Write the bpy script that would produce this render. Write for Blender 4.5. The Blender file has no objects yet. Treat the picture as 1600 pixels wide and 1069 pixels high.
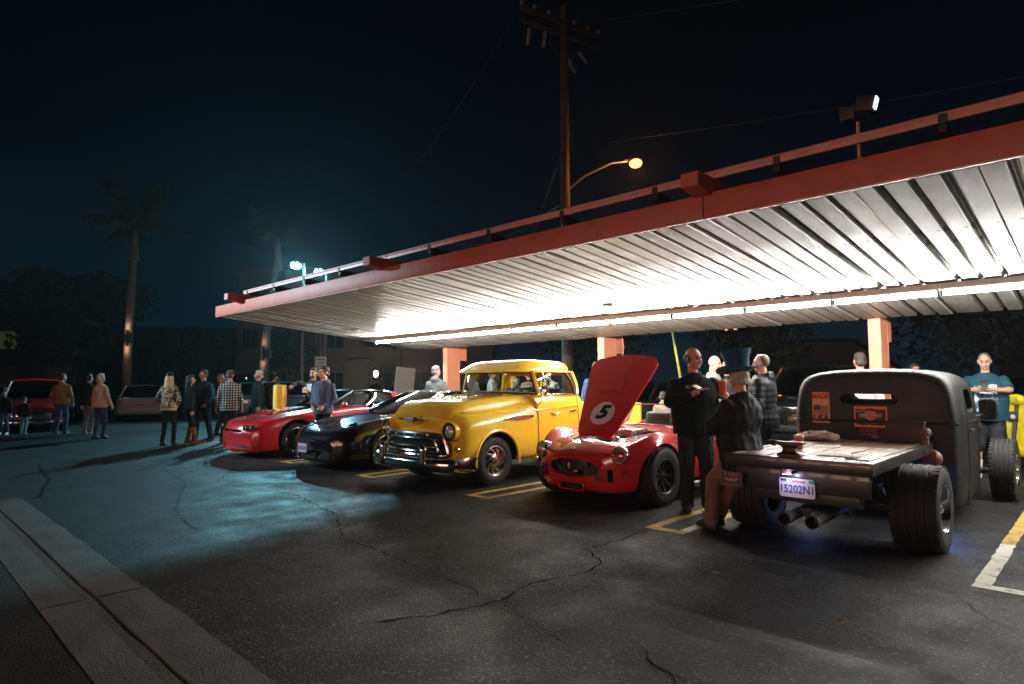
import bpy, bmesh, math, random
from mathutils import Vector, Matrix, Quaternion, noise as mnoise
R = math.radians
random.seed(7)
scene = bpy.context.scene
col = scene.collection

# ------------------------------------------------------------------ camera
cam_data = bpy.data.cameras.new('camera')
cam = bpy.data.objects.new('camera', cam_data)
col.objects.link(cam)
cam_data.sensor_width = 36.0
cam_data.lens = 21.88
cam_data.clip_start = 0.05
cam_data.clip_end = 900
_f = 972.6
_p, _y, _r = math.atan2(64.5, _f), R(44.0), R(-0.35)
_fw = Vector((-math.sin(_y)*math.cos(_p), math.cos(_y)*math.cos(_p), math.sin(_p)))
_rt = Vector((math.cos(_y), math.sin(_y), 0))
_up = _rt.cross(_fw)
_rt2 = _rt*math.cos(_r) + _up*math.sin(_r)
_up2 = _up*math.cos(_r) - _rt*math.sin(_r)
_m = Matrix((_rt2, _up2, -_fw)).transposed().to_4x4()
_m.translation = Vector((0, 0, 1.42))
cam.matrix_world = _m
scene.camera = cam

# ------------------------------------------------------------------ night sky
world = bpy.data.worlds.new('World')
scene.world = world
world.use_nodes = True
wn = world.node_tree.nodes; wl = world.node_tree.links
for n in list(wn): wn.remove(n)
wo = wn.new('ShaderNodeOutputWorld')
bg = wn.new('ShaderNodeBackground')
tc = wn.new('ShaderNodeTexCoord')
sx = wn.new('ShaderNodeSeparateXYZ')
rp = wn.new('ShaderNodeValToRGB')
wl.new(tc.outputs['Generated'], sx.inputs[0])
wl.new(sx.outputs['Z'], rp.inputs[0])
wl.new(rp.outputs[0], bg.inputs[0])
wl.new(bg.outputs[0], wo.inputs[0])
e = rp.color_ramp.elements
e[0].position = 0.0;  e[0].color = (0.0014, 0.0085, 0.0140, 1)
e[1].position = 0.75; e[1].color = (0.0005, 0.0007, 0.0014, 1)
for ps, cl in ((0.07, (0.0010, 0.0062, 0.0105, 1)), (0.14, (0.0007, 0.0036, 0.0068, 1)), (0.32, (0.0006, 0.0016, 0.0034, 1)), (0.50, (0.0005, 0.0009, 0.0019, 1))):
    k = e.new(ps); k.color = cl
bg.inputs[1].default_value = 1.0

# ------------------------------------------------------------------ exposure, render
scene.render.engine = 'CYCLES'
scene.view_settings.view_transform = 'Standard'
scene.view_settings.look = 'None'
scene.view_settings.exposure = 0.30
scene.view_settings.gamma = 1.0
try: scene.view_settings.use_curve_mapping = False
except Exception: pass
cy = scene.cycles
cy.use_denoising = True
try: cy.denoiser = 'OPENIMAGEDENOISE'
except Exception: pass
cy.max_bounces = 7; cy.diffuse_bounces = 3; cy.glossy_bounces = 4
cy.transmission_bounces = 4; cy.transparent_max_bounces = 12
cy.caustics_reflective = False; cy.caustics_refractive = False
cy.sample_clamp_indirect = 4.0
cy.sample_clamp_direct = 0.0
cy.use_light_tree = True

# ------------------------------------------------------------------ helpers: materials
MATS = {}
def setin(b, k, v):
    if k in b.inputs: b.inputs[k].default_value = v
def mat(name, c=(.5, .5, .5), rough=.5, metal=0., coat=0., spec=.5, emit=None, estr=0., var=0., vscale=8., bump=0., bscale=40., stretch=None, c2=None, sheen=0., rvar=0., thr=None):
    """a principled material with procedural colour variation, roughness variation and relief"""
    if name in MATS: return MATS[name]
    m = bpy.data.materials.new(name); m.use_nodes = True
    nt = m.node_tree; b = nt.nodes['Principled BSDF']
    setin(b, 'Base Color', (*c, 1)); setin(b, 'Roughness', rough); setin(b, 'Metallic', metal)
    setin(b, 'Specular IOR Level', spec)
    if coat: setin(b, 'Coat Weight', coat); setin(b, 'Coat Roughness', .04)
    if sheen: setin(b, 'Sheen Weight', sheen); setin(b, 'Sheen Roughness', .5)
    if emit: setin(b, 'Emission Color', (*emit, 1)); setin(b, 'Emission Strength', estr)
    if var or bump or rvar:
        t = nt.nodes.new('ShaderNodeTexCoord'); mp = nt.nodes.new('ShaderNodeMapping')
        nt.links.new(t.outputs['Object'], mp.inputs[0])
        if stretch: mp.inputs['Scale'].default_value = stretch
    if var:
        n = nt.nodes.new('ShaderNodeTexNoise'); n.inputs['Scale'].default_value = vscale; n.inputs['Detail'].default_value = 6; n.inputs['Roughness'].default_value = .6
        nt.links.new(mp.outputs[0], n.inputs['Vector'])
        rr = nt.nodes.new('ShaderNodeValToRGB')
        lo, hi = thr or (.3, .7)
        rr.color_ramp.elements[0].position = lo; rr.color_ramp.elements[1].position = hi
        d = c2 or tuple(max(0, q*(1-var)) for q in c)
        u = c if c2 else tuple(min(1, q*(1+var*.5)) for q in c)
        rr.color_ramp.elements[0].color = (*d, 1); rr.color_ramp.elements[1].color = (*u, 1)
        nt.links.new(n.outputs['Fac'], rr.inputs[0]); nt.links.new(rr.outputs[0], b.inputs['Base Color'])
    if rvar:
        n = nt.nodes.new('ShaderNodeTexNoise'); n.inputs['Scale'].default_value = vscale*1.7; n.inputs['Detail'].default_value = 5
        nt.links.new(mp.outputs[0], n.inputs['Vector'])
        mr = nt.nodes.new('ShaderNodeMapRange'); mr.inputs[1].default_value = .3; mr.inputs[2].default_value = .7
        mr.inputs[3].default_value = max(.02, rough-rvar); mr.inputs[4].default_value = min(1, rough+rvar)
        nt.links.new(n.outputs['Fac'], mr.inputs[0]); nt.links.new(mr.outputs[0], b.inputs['Roughness'])
    if bump:
        n = nt.nodes.new('ShaderNodeTexNoise'); n.inputs['Scale'].default_value = bscale; n.inputs['Detail'].default_value = 5
        nt.links.new(mp.outputs[0], n.inputs['Vector'])
        bp = nt.nodes.new('ShaderNodeBump'); bp.inputs['Strength'].default_value = bump; bp.inputs['Distance'].default_value = .02
        nt.links.new(n.outputs['Fac'], bp.inputs['Height']); nt.links.new(bp.outputs[0], b.inputs['Normal'])
    MATS[name] = m
    return m

def glass_mat(name, tint=(.8, .85, .85), refl=.05):
    """thin window glass: tinted see-through plus a Fresnel mirror coat"""
    if name in MATS: return MATS[name]
    m = bpy.data.materials.new(name); m.use_nodes = True; nt = m.node_tree
    for n in list(nt.nodes): nt.nodes.remove(n)
    o = nt.nodes.new('ShaderNodeOutputMaterial'); t = nt.nodes.new('ShaderNodeBsdfTransparent'); g = nt.nodes.new('ShaderNodeBsdfGlossy')
    mx = nt.nodes.new('ShaderNodeMixShader'); lw = nt.nodes.new('ShaderNodeLayerWeight'); mr = nt.nodes.new('ShaderNodeMapRange')
    t.inputs[0].default_value = (*tint, 1); g.inputs['Roughness'].default_value = .02; g.inputs[0].default_value = (.9, .9, .9, 1)
    lw.inputs[0].default_value = .12
    mr.inputs[3].default_value = refl; mr.inputs[4].default_value = .85
    nt.links.new(lw.outputs['Fresnel'], mr.inputs[0]); nt.links.new(mr.outputs[0], mx.inputs[0])
    nt.links.new(t.outputs[0], mx.inputs[1]); nt.links.new(g.outputs[0], mx.inputs[2]); nt.links.new(mx.outputs[0], o.inputs[0])
    MATS[name] = m
    return m

def glow(name, c, s):
    if name in MATS: return MATS[name]
    m = bpy.data.materials.new(name); m.use_nodes = True; nt = m.node_tree
    for n in list(nt.nodes): nt.nodes.remove(n)
    o = nt.nodes.new('ShaderNodeOutputMaterial'); em = nt.nodes.new('ShaderNodeEmission')
    em.inputs[0].default_value = (*c, 1); em.inputs[1].default_value = s
    nt.links.new(em.outputs[0], o.inputs[0]); MATS[name] = m
    return m

# ------------------------------------------------------------------ helpers: curves through points
def hermite(P, t, s):
    """monotone-limited cubic through points P (lists of floats) at knots t, sampled at s"""
    n = len(P); D = len(P[0])
    if n == 2:
        return [tuple(P[0][d]+(P[1][d]-P[0][d])*((q-t[0])/(t[1]-t[0])) for d in range(D)) for q in s]
    out = [[0]*D for _ in s]
    for d in range(D):
        h = [t[i+1]-t[i] for i in range(n-1)]
        dl = [(P[i+1][d]-P[i][d])/h[i] for i in range(n-1)]
        m = [dl[0]]+[0]*(n-2)+[dl[-1]]
        for i in range(1, n-1):
            if dl[i-1]*dl[i] > 0:
                w1 = 2*h[i]+h[i-1]; w2 = h[i]+2*h[i-1]
                m[i] = (w1+w2)/(w1/dl[i-1]+w2/dl[i])
        j = 0
        for k, q in enumerate(s):
            while j < n-2 and q > t[j+1]: j += 1
            u = (q-t[j])/h[j]
            a = 2*u**3-3*u*u+1; b = u**3-2*u*u+u; c = -2*u**3+3*u*u; e_ = u**3-u*u
            out[k][d] = a*P[j][d]+b*h[j]*m[j]+c*P[j+1][d]+e_*h[j]*m[j+1]
    return [tuple(o) for o in out]
def spl(P, k=4):
    """resample an open polyline with k pieces per span"""
    t = list(range(len(P))); s = [i/k for i in range((len(P)-1)*k+1)]
    return hermite(P, t, s)

# ------------------------------------------------------------------ helpers: meshes
class MB:
    def __init__(s): s.v = []; s.f = []; s.m = []
    def add(s, vs, fs, mi=0):
        o = len(s.v); s.v += [tuple(q) for q in vs]; s.f += [tuple(o+i for i in f) for f in fs]; s.m += [mi]*len(fs)
        return s
    def box(s, c, d, rot=None, mi=0, taper=1.0):
        hx, hy, hz = d[0]/2, d[1]/2, d[2]/2
        vs = [Vector((x*hx*(taper if z > 0 else 1), y*hy*(taper if z > 0 else 1), z*hz)) for z in (-1, 1) for y in (-1, 1) for x in (-1, 1)]
        if rot is not None: vs = [rot @ q for q in vs]
        vs = [q+Vector(c) for q in vs]
        return s.add(vs, [(0, 2, 3, 1), (4, 5, 7, 6), (0, 1, 5, 4), (2, 6, 7, 3), (0, 4, 6, 2), (1, 3, 7, 5)], mi)
    def loft(s, rings, cap=True, mi=0, closed=True):
        n = len(rings[0]); vs = [p for r in rings for p in r]; fs = []
        for i in range(len(rings)-1):
            for j in range(n if closed else n-1):
                k = (j+1) % n
                fs.append((i*n+j, i*n+k, (i+1)*n+k, (i+1)*n+j))
        if cap and closed:
            fs.append(tuple(range(n-1, -1, -1))); fs.append(tuple((len(rings)-1)*n+j for j in range(n)))
        return s.add(vs, fs, mi)
    def tube(s, path, r, seg=8, cap=True, mi=0, squash=None, closed=False):
        P = [Vector(p) for p in path]; n = len(P)
        rad = r if isinstance(r, (list, tuple)) else [r]*n
        rings = []; up = None
        for i in range(n):
            if closed: t = (P[(i+1) % n]-P[i-1])
            else: t = (P[min(i+1, n-1)]-P[max(i-1, 0)])
            if t.length < 1e-9: t = Vector((0, 0, 1))
            t.normalize()
            if up is None:
                up = Vector((0, 0, 1)) if abs(t.z) < .9 else Vector((1, 0, 0))
            a = t.cross(up)
            if a.length < 1e-6: a = t.orthogonal()
            a.normalize(); b = a.cross(t); up = b
            k1, k2 = squash or (1, 1)
            rings.append([P[i]+(a*math.cos(q)*k1+b*math.sin(q)*k2)*rad[i] for q in (2*math.pi*j/seg for j in range(seg))])
        if closed: rings.append(rings[0]); cap = False
        return s.loft(rings, cap, mi)
    def lathe(s, prof, o=(0, 0, 0), axis=(0, 0, 1), seg=16, mi=0, cap=True):
        o = Vector(o); ax = Vector(axis).normalized(); a = ax.orthogonal().normalized(); b = ax.cross(a)
        rings = [[o+ax*h+(a*math.cos(q)+b*math.sin(q))*max(r, 1e-4) for q in (2*math.pi*j/seg for j in range(seg))] for r, h in prof]
        return s.loft(rings, cap, mi)
    def ell(s, c, r, rot=None, seg=12, rings=8, mi=0):
        c = Vector(c); vs = []
        for i in range(1, rings):
            th = math.pi*i/rings
            for j in range(seg):
                ph = 2*math.pi*j/seg
                vs.append(Vector((r[0]*math.sin(th)*math.cos(ph), r[1]*math.sin(th)*math.sin(ph), r[2]*math.cos(th))))
        vs += [Vector((0, 0, r[2])), Vector((0, 0, -r[2]))]
        if rot is not None: vs = [rot @ q for q in vs]
        vs = [q+c for q in vs]; fs = []; T = len(vs)-2
        for i in range(rings-2):
            for j in range(seg):
                k = (j+1) % seg
                fs.append((i*seg+j, (i+1)*seg+j, (i+1)*seg+k, i*seg+k))
        for j in range(seg):
            k = (j+1) % seg
            fs.append((T, j, k)); fs.append((T+1, (rings-2)*seg+k, (rings-2)*seg+j))
        return s.add(vs, fs, mi)
    def caps(s, a, b, ra, rb, seg=10, mi=0, flat=None):
        """a tapered capsule with round ends"""
        a = Vector(a); b = Vector(b); d = (b-a)
        if d.length < 1e-6: d = Vector((0, 0, 1e-4))
        t = d.normalized(); up = Vector((0, 1, 0)) if abs(t.y) < .9 else Vector((1, 0, 0))
        x = t.cross(up).normalized(); y = x.cross(t); k1, k2 = flat or (1, 1)
        rings = []
        for q in (-80, -50, -20): rings.append((a+t*ra*math.sin(R(q)), ra*math.cos(R(q))))
        for q in (20, 50, 80): rings.append((b+t*rb*math.sin(R(q)), rb*math.cos(R(q))))
        return s.loft([[c+(x*math.cos(w)*k1+y*math.sin(w)*k2)*r for w in (2*math.pi*j/seg for j in range(seg))] for c, r in rings], True, mi)
    def prism(s, poly, o, u, v, n, depth, mi=0):
        """a 2-D outline (counter-clockwise in u,v) at o, extruded by depth along n"""
        o, u, v, n = Vector(o), Vector(u), Vector(v), Vector(n); k = len(poly)
        a = [o+u*p[0]+v*p[1] for p in poly]; b = [q+n*depth for q in a]
        fs = [tuple(range(k-1, -1, -1)), tuple(range(k, 2*k))]+[(i, (i+1) % k, k+(i+1) % k, k+i) for i in range(k)]
        return s.add(a+b, fs, mi)
    def patch(s, rows, mi=0):
        n = len(rows[0])
        return s.add([p for r in rows for p in r], [(i*n+j, i*n+j+1, (i+1)*n+j+1, (i+1)*n+j) for i in range(len(rows)-1) for j in range(n-1)], mi)
    def mesh(s, name, mats, smooth=True, ang=35):
        me = bpy.data.meshes.new(name); me.from_pydata(s.v, [], s.f)
        for m in (mats if isinstance(mats, (list, tuple)) else [mats]): me.materials.append(m)
        me.polygons.foreach_set('material_index', s.m)
        bm = bmesh.new(); bm.from_mesh(me); bmesh.ops.recalc_face_normals(bm, faces=bm.faces); bm.to_mesh(me); bm.free()
        if smooth:
            me.polygons.foreach_set('use_smooth', [True]*len(me.polygons)); me.set_sharp_from_angle(angle=R(ang))
        me.update()
        return me
    def build(s, name, mats, parent=None, loc=None, smooth=True, ang=35, bevel=0, kind=None):
        ob = link(name, s.mesh(name, mats, smooth, ang), parent, loc)
        if bevel: bake_bevel(ob, bevel)
        if kind: ob['kind'] = kind
        return ob

def link(name, data, parent=None, loc=None):
    ob = bpy.data.objects.new(name, data); col.objects.link(ob)
    if parent is not None: ob.parent = parent
    if loc is not None: ob.location = loc
    return ob
def thing(name, label, cat, loc=(0, 0, 0), rz=0, group=None):
    o = link(name, None, None, loc); o.rotation_euler = (0, 0, rz)
    o.empty_display_size = .2
    return tag(o, label, cat, group)
def tag(o, label, cat, group=None):
    o['label'] = label; o['category'] = cat
    if group: o['group'] = group
    return o
def structure(o): o['kind'] = 'structure'; return o
def stuff(o): o['kind'] = 'stuff'; return o
def bake(ob):
    """apply the modifiers of ob to its mesh"""
    bpy.context.view_layer.update()
    dg = bpy.context.evaluated_depsgraph_get()
    me = bpy.data.meshes.new_from_object(ob.evaluated_get(dg))
    old = ob.data; ob.modifiers.clear(); ob.data = me
    if old.users == 0: bpy.data.meshes.remove(old)
    return ob
def bake_bevel(ob, w, seg=2):
    m = ob.modifiers.new('b', 'BEVEL'); m.width = w; m.segments = seg; m.limit_method = 'ANGLE'; m.angle_limit = R(40); m.harden_normals = False
    bake(ob); ob.data.polygons.foreach_set('use_smooth', [True]*len(ob.data.polygons)); ob.data.set_sharp_from_angle(angle=R(50))
def cut(ob, cutter_mb, cmats, op='DIFFERENCE'):
    """boolean with a cutter whose own material lines the opening"""
    c = link('cutter', cutter_mb.mesh('cutter', cmats, False), ob.parent)
    c.location = ob.location
    bpy.context.view_layer.update()
    m = ob.modifiers.new('c', 'BOOLEAN'); m.object = c; m.operation = op; m.solver = 'EXACT'
    try: m.material_mode = 'TRANSFER'
    except Exception: pass
    bake(ob)
    cm = c.data; bpy.data.objects.remove(c); bpy.data.meshes.remove(cm)
    ob.data.polygons.foreach_set('use_smooth', [True]*len(ob.data.polygons)); ob.data.set_sharp_from_angle(angle=R(32))
    return ob
def take_faces(ob, test, name, push=.0):
    """move the faces whose centre passes test into a new child part"""
    me = ob.data; bm = bmesh.new(); bm.from_mesh(me)
    sel = [f for f in bm.faces if test(f.calc_center_median())]
    if not sel: bm.free(); return None
    b2 = bm.copy(); idx = {f.index for f in sel}
    bmesh.ops.delete(bm, geom=sel, context='FACES'); bm.to_mesh(me); bm.free()
    b2.faces.ensure_lookup_table()
    bmesh.ops.delete(b2, geom=[f for f in b2.faces if f.index not in idx], context='FACES')
    if push:
        b2.normal_update()
        for v in b2.verts: v.co += v.normal*push
    m2 = bpy.data.meshes.new(name); b2.to_mesh(m2); b2.free()
    for m in me.materials: m2.materials.append(m)
    m2.polygons.foreach_set('use_smooth', [True]*len(m2.polygons)); m2.set_sharp_from_angle(angle=R(32)); me.set_sharp_from_angle(angle=R(32))
    o = link(name, m2, ob.parent); o.location = ob.location
    return o
def text(s, size, m, parent, name='lettering', o=(0, 0, 0), u=(1, 0, 0), v=(0, 0, 1), depth=.002, align='CENTER', bold=0., shear=0., xs=1., space=1.):
    """a line of lettering: u runs along the text, v is its up direction"""
    cu = bpy.data.curves.new('t', 'FONT'); cu.body = s; cu.size = size; cu.align_x = align; cu.align_y = 'CENTER'
    cu.extrude = depth; cu.offset = bold; cu.shear = shear; cu.resolution_u = 3; cu.space_character = space
    t = link('t', cu); bpy.context.view_layer.update()
    me = bpy.data.meshes.new_from_object(t.evaluated_get(bpy.context.evaluated_depsgraph_get()))
    bpy.data.objects.remove(t); bpy.data.curves.remove(cu)
    u = Vector(u).normalized(); v = Vector(v).normalized(); w = u.cross(v)
    M = Matrix((u*xs, v, w)).transposed().to_4x4(); M.translation = Vector(o)
    me.transform(M); me.materials.clear(); me.materials.append(m)
    return link(name, me, parent)
def copy_tree(o, parent=None):
    c = o.copy(); col.objects.link(c)
    if parent is not None: c.parent = parent
    for ch in [q for q in bpy.data.objects if q.parent == o]: copy_tree(ch, c)
    return c
def rrect(w, h, r, k=4):
    """rounded rectangle outline centred on 0"""
    out = []
    for cx, cy_, a0 in ((w/2-r, h/2-r, 0), (-w/2+r, h/2-r, 90), (-w/2+r, -h/2+r, 180), (w/2-r, -h/2+r, 270)):
        for i in range(k+1):
            a = R(a0+90*i/k); out.append((cx+r*math.cos(a), cy_+r*math.sin(a)))
    return out
X, Y, Z = Vector((1, 0, 0)), Vector((0, 1, 0)), Vector((0, 0, 1))
# ================================================================== THE SETTING
def asphalt(name, base, dark, speck):
    m = bpy.data.materials.new(name); m.use_nodes = True; nt = m.node_tree; b = nt.nodes['Principled BSDF']; L = nt.links.new
    t = nt.nodes.new('ShaderNodeTexCoord')
    def noise(sc, det, rough=.55):
        n = nt.nodes.new('ShaderNodeTexNoise'); n.inputs['Scale'].default_value = sc; n.inputs['Detail'].default_value = det; n.inputs['Roughness'].default_value = rough
        L(t.outputs['Object'], n.inputs['Vector']); return n
    def ramp(src, p0, c0, p1, c1):
        r = nt.nodes.new('ShaderNodeValToRGB'); r.color_ramp.elements[0].position = p0; r.color_ramp.elements[1].position = p1
        r.color_ramp.elements[0].color = (*c0, 1); r.color_ramp.elements[1].color = (*c1, 1); L(src, r.inputs[0]); return r
    def mix(kind, f, a, c):
        x = nt.nodes.new('ShaderNodeMix'); x.data_type = 'RGBA'; x.blend_type = kind
        if isinstance(f, float): x.inputs[0].default_value = f
        else: L(f, x.inputs[0])
        L(a, x.inputs[6]); L(c, x.inputs[7]); return x.outputs[2]
    big = ramp(noise(.45, 7, .65).outputs['Fac'], .30, dark, .72, base)
    st = ramp(noise(1.7, 5, .7).outputs['Fac'], .60, (1, 1, 1), .78, (1.55, 1.52, 1.48))
    c = mix('MULTIPLY', 1.0, big.outputs[0], st.outputs[0])
    vo = nt.nodes.new('ShaderNodeTexVoronoi'); vo.inputs['Scale'].default_value = 82; L(t.outputs['Object'], vo.inputs['Vector'])
    sp = nt.nodes.new('ShaderNodeSeparateColor'); L(vo.outputs['Color'], sp.inputs[0])
    pk = ramp(sp.outputs[0], .84, (.75, .75, .75), .97, (speck, speck, speck*.96))
    c = mix('MULTIPLY', 1.0, c, pk.outputs[0])
    L(c, b.inputs['Base Color'])
    rr = ramp(noise(2.3, 4).outputs['Fac'], .35, (.58,)*3, .7, (.80,)*3); L(rr.outputs[0], b.inputs['Roughness'])
    setin(b, 'Specular IOR Level', .20)
    d = nt.nodes.new('ShaderNodeMath'); d.operation = 'ADD'
    n2 = noise(70, 3); L(vo.outputs['Distance'], d.inputs[0]); L(n2.outputs['Fac'], d.inputs[1])
    bp = nt.nodes.new('ShaderNodeBump'); bp.inputs['Strength'].default_value = .36; bp.inputs['Distance'].default_value = .006
    L(d.outputs[0], bp.inputs['Height']); L(bp.outputs[0], b.inputs['Normal'])
    return m
M_ASPH = asphalt('asphalt', (.0160, .0153, .0147), (.0082, .0078, .0075), 6.5)
M_ROAD = asphalt('road_asphalt', (.026, .027, .029), (.017, .018, .020), 1.8)
M_CONC = mat('kerb_concrete', (.060, .062, .060), .85, var=.45, vscale=2.2, bump=.4, bscale=60)
M_CRACK = mat('crack_fill', (.0032, .003, .003), .95, spec=.02)
M_GRAVEL = mat('gutter_grit', (.06, .056, .05), .95, var=.6, vscale=40, bump=.8, bscale=90)

g = MB().add([(-300, -300, 0), (300, -300, 0), (300, 300, 0), (-300, 300, 0)], [(0, 1, 2, 3)]).build('ground', M_ASPH, smooth=False); structure(g)
g = MB().add([(-10.4, -3.2, .017), (40, -3.2, .017), (40, .806, .017), (-10.4, .806, .017)], [(0, 1, 2, 3)]).build('road', M_ROAD, smooth=False); structure(g)

# kerb: two rows of cast concrete slabs with a gritty joint between them
kerb = link('kerb', None); structure(kerb)
def slab(x0, x1, y0, y1, h, jag):
    n = 14; mb = MB(); rows = []
    for i in range(n+1):
        x = x0+(x1-x0)*i/n
        ya = y0+random.uniform(-jag, jag)*.4; yb = y1+random.uniform(-jag, jag)
        z = h+random.uniform(-.002, .002)
        rows.append([(x, ya, 0), (x, ya+.012, z), (x, (ya+yb)/2, z+.003), (x, yb-.012, z), (x, yb, 0)])
    mb.loft([list(r) for r in rows], True, closed=True)
    return mb.build('slab', M_CONC, kerb, smooth=False)
for x0, x1 in ((-9.9, -4.93), (-4.91, .3), (.32, 5.3), (5.32, 10.3)):
    slab(x0+.006, x1-.006, .80, 1.05, .021, .004); slab(x0+.006, x1-.006, 1.11, 1.42, .022, .012)
MB().box((.2, 1.08, .007), (20.2, .10, .016)).build('gutter_grit', M_GRAVEL, kerb, smooth=False)

# yellow hairpin stall lines
def paint_mat():
    m = bpy.data.materials.new('stall_paint'); m.use_nodes = True; nt = m.node_tree; b = nt.nodes['Principled BSDF']; L = nt.links.new
    t = nt.nodes.new('ShaderNodeTexCoord')
    n = nt.nodes.new('ShaderNodeTexNoise'); n.inputs['Scale'].default_value = 9; n.inputs['Detail'].default_value = 8; n.inputs['Roughness'].default_value = .75; L(t.outputs['Object'], n.inputs['Vector'])
    r = nt.nodes.new('ShaderNodeValToRGB'); r.color_ramp.elements[0].position = .36; r.color_ramp.elements[1].position = .50
    r.color_ramp.elements[0].color = (.10, .085, .06, 1); r.color_ramp.elements[1].color = (.52, .33, .045, 1)
    L(n.outputs['Fac'], r.inputs[0]); L(r.outputs[0], b.inputs['Base Color']); setin(b, 'Roughness', .7)
    return m, r
M_YEL, _ = paint_mat()
M_PALE = mat('stall_line_pale', (.50, .47, .40), .75, var=.65, vscale=9, thr=(.32, .5))  # paler tone on the front ends of the right-hand stall lines
def strip(mb, x0, x1, y0, y1, mi=0):
    n = max(2, int((y1-y0)/.12)); rows = []
    for i in range(n+1):
        y = y0+(y1-y0)*i/n
        rows.append([(x0+random.uniform(-.006, .006), y, .004), (x1+random.uniform(-.006, .006), y, .004)])
    mb.patch(rows, mi)
for xs in (-16.17, -13.57, -10.97, -8.38, -5.82, -3.18, -.57, 2.05, 4.65):
    mb = MB()
    wh = xs > -3.3
    if wh:
        yw = 5.9 if xs < -2 else 6.9
        strip(mb, xs-.21, xs-.11, 5.47, yw, 1 if xs > -2 else 0); strip(mb, xs-.21, xs-.11, yw, 10.6, 0)
        strip(mb, xs+.11, xs+.21, 5.47, 6.2, 1); strip(mb, xs+.11, xs+.21, 6.2, 10.6, 0)
        strip(mb, xs-.21, xs+.21, 5.36, 5.47, 1 if xs > -2 else 0)
    else:
        strip(mb, xs-.21, xs-.11, 5.47, 10.6); strip(mb, xs+.11, xs+.21, 5.47, 10.6); strip(mb, xs-.21, xs+.21, 5.36, 5.47)
    structure(mb.build('stall_line', [M_YEL, M_PALE], smooth=False))

# cracks in the asphalt: jagged dark joints
def crack(pts, w, seed):
    rnd = random.Random(seed); mb = MB(); P = []
    for a, b in zip(pts[:-1], pts[1:]):
        a = Vector(a); b = Vector(b); n = max(2, int((b-a).length/.07)); d = (b-a).normalized(); s = Vector((-d.y, d.x))
        for i in range(n): P.append(a+(b-a)*i/n+s*rnd.uniform(-.022, .022))
    P.append(Vector(pts[-1])); rows = []
    for i, p in enumerate(P):
        d = (P[min(i+1, len(P)-1)]-P[max(i-1, 0)]).normalized(); s = Vector((-d.y, d.x)); k = .62*w*rnd.uniform(.25, 1.1)
        if i in (0, len(P)-1): k *= .2
        rows.append([(p.x-s.x*k/2, p.y-s.y*k/2, .003), (p.x+s.x*k/2, p.y+s.y*k/2, .003)])
    mb.patch(rows); structure(mb.build('crack', M_CRACK, smooth=False))
crack([(-3.33, 5.30), (-3.28, 4.80), (-3.32, 4.35), (-2.95, 4.05), (-2.93, 3.70), (-3.05, 3.35), (-2.95, 2.95), (-3.10, 2.45), (-3.3, 2.1)], .030, 1)
crack([(-1.92, 2.95), (-1.60, 2.75), (-1.35, 2.40), (-1.12, 2.15), (-.6, 2.0)], .020, 2)
crack([(-11.7, 4.9), (-9.5, 3.6), (-7.6, 3.9), (-6.1, 3.6), (-5.2, 3.1), (-4.6, 3.1), (-3.1, 2.95)], .020, 3)
crack([(-7.3, 5.0), (-6.2, 4.6), (-5.6, 4.2), (-5.3, 3.7)], .016, 4)
crack([(-14, 2.2), (-11.8, 2.0), (-9.95, 1.6)], .05, 5)
crack([(-13.5, 3.0), (-12.0, 3.6), (-9.8, 3.3), (-7.8, 2.5), (-6.5, 2.3)], .016, 6)
crack([(-.9, 5.2), (-.6, 4.7), (-.3, 4.5), (.4, 4.2)], .012, 7)
crack([(-3.0, 2.95), (-2.2, 2.7), (-1.5, 2.8)], .010, 8)

# ------------------------------------------------------------------ the carport canopy
M_ROOF = mat('canopy_soffit_paint', (.29, .285, .262), .38, spec=.8, var=.50, vscale=2.6, bump=.30, bscale=5, stretch=(1, .28, 1), rvar=.13, thr=(.22, .62))
M_RED = mat('canopy_coral_paint', (.46, .105, .065), .55, var=.18, vscale=5, bump=.08, bscale=30)
M_COL = mat('canopy_column_paint', (.70, .26, .15), .5, var=.12, vscale=4)
M_CHAN = mat('canopy_channel_paint', (.62, .30, .27), .45, var=.2, vscale=6)
M_DARK = mat('dark_steel', (.03, .022, .022), .6, var=.3)
M_BLK = mat('black_plastic', (.012, .012, .013), .5)
canopy = thing('carport_canopy', 'long coral drive-in canopy with ribbed cream underside sheltering the parked cars', 'canopy', (-14.23, 5.34, 0))
XL, XR = 0.0, 21.8            # along the canopy, from its left end
def zroof(y): return 2.925-.098*y
deck = MB(); prof = [(.0, .045), (.012, .045), (.026, .0), (.172, .0), (.186, .045), (.198, .045)]
rows = []
for i, y in enumerate((0.03, 1.1, 2.2, 3.3, 4.4, 5.51)):
    rows.append([(x, y, zroof(y)+z) for x, z in prof])
deck.patch(rows); me = deck.mesh('deck_panel', M_ROOF, True, 20)
for i in range(109):
    o = link('deck_panel', me, canopy, (i*.2, 0, random.uniform(-.003, .003)))
    o.rotation_euler = (random.uniform(-.0012, .0012), random.uniform(-.012, .012), 0)
MB().box((XR/2, 2.77, zroof(2.77)+.075), (XR, 5.45, .012), Matrix.Rotation(-math.atan(.098), 3, 'X')).build('roof_skin', M_DARK, canopy, smooth=False)
for a, b in ((XL-.02, 11.57), (11.58, XR+.02)):
    MB().box(((a+b)/2, -.012, 3.045), (b-a, .05, .222)).build('fascia', M_RED, canopy, bevel=.004)
    MB().box(((a+b)/2, -.005, 2.928), (b-a, .03, .012)).build('drip_edge', M_CHAN, canopy, smooth=False)
MB().box((-.032, 2.75, 2.76), (.024, 5.5, .16), Matrix.Rotation(-math.atan(.098), 3, 'X')).build('end_trim', M_RED, canopy, smooth=False)
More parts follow.
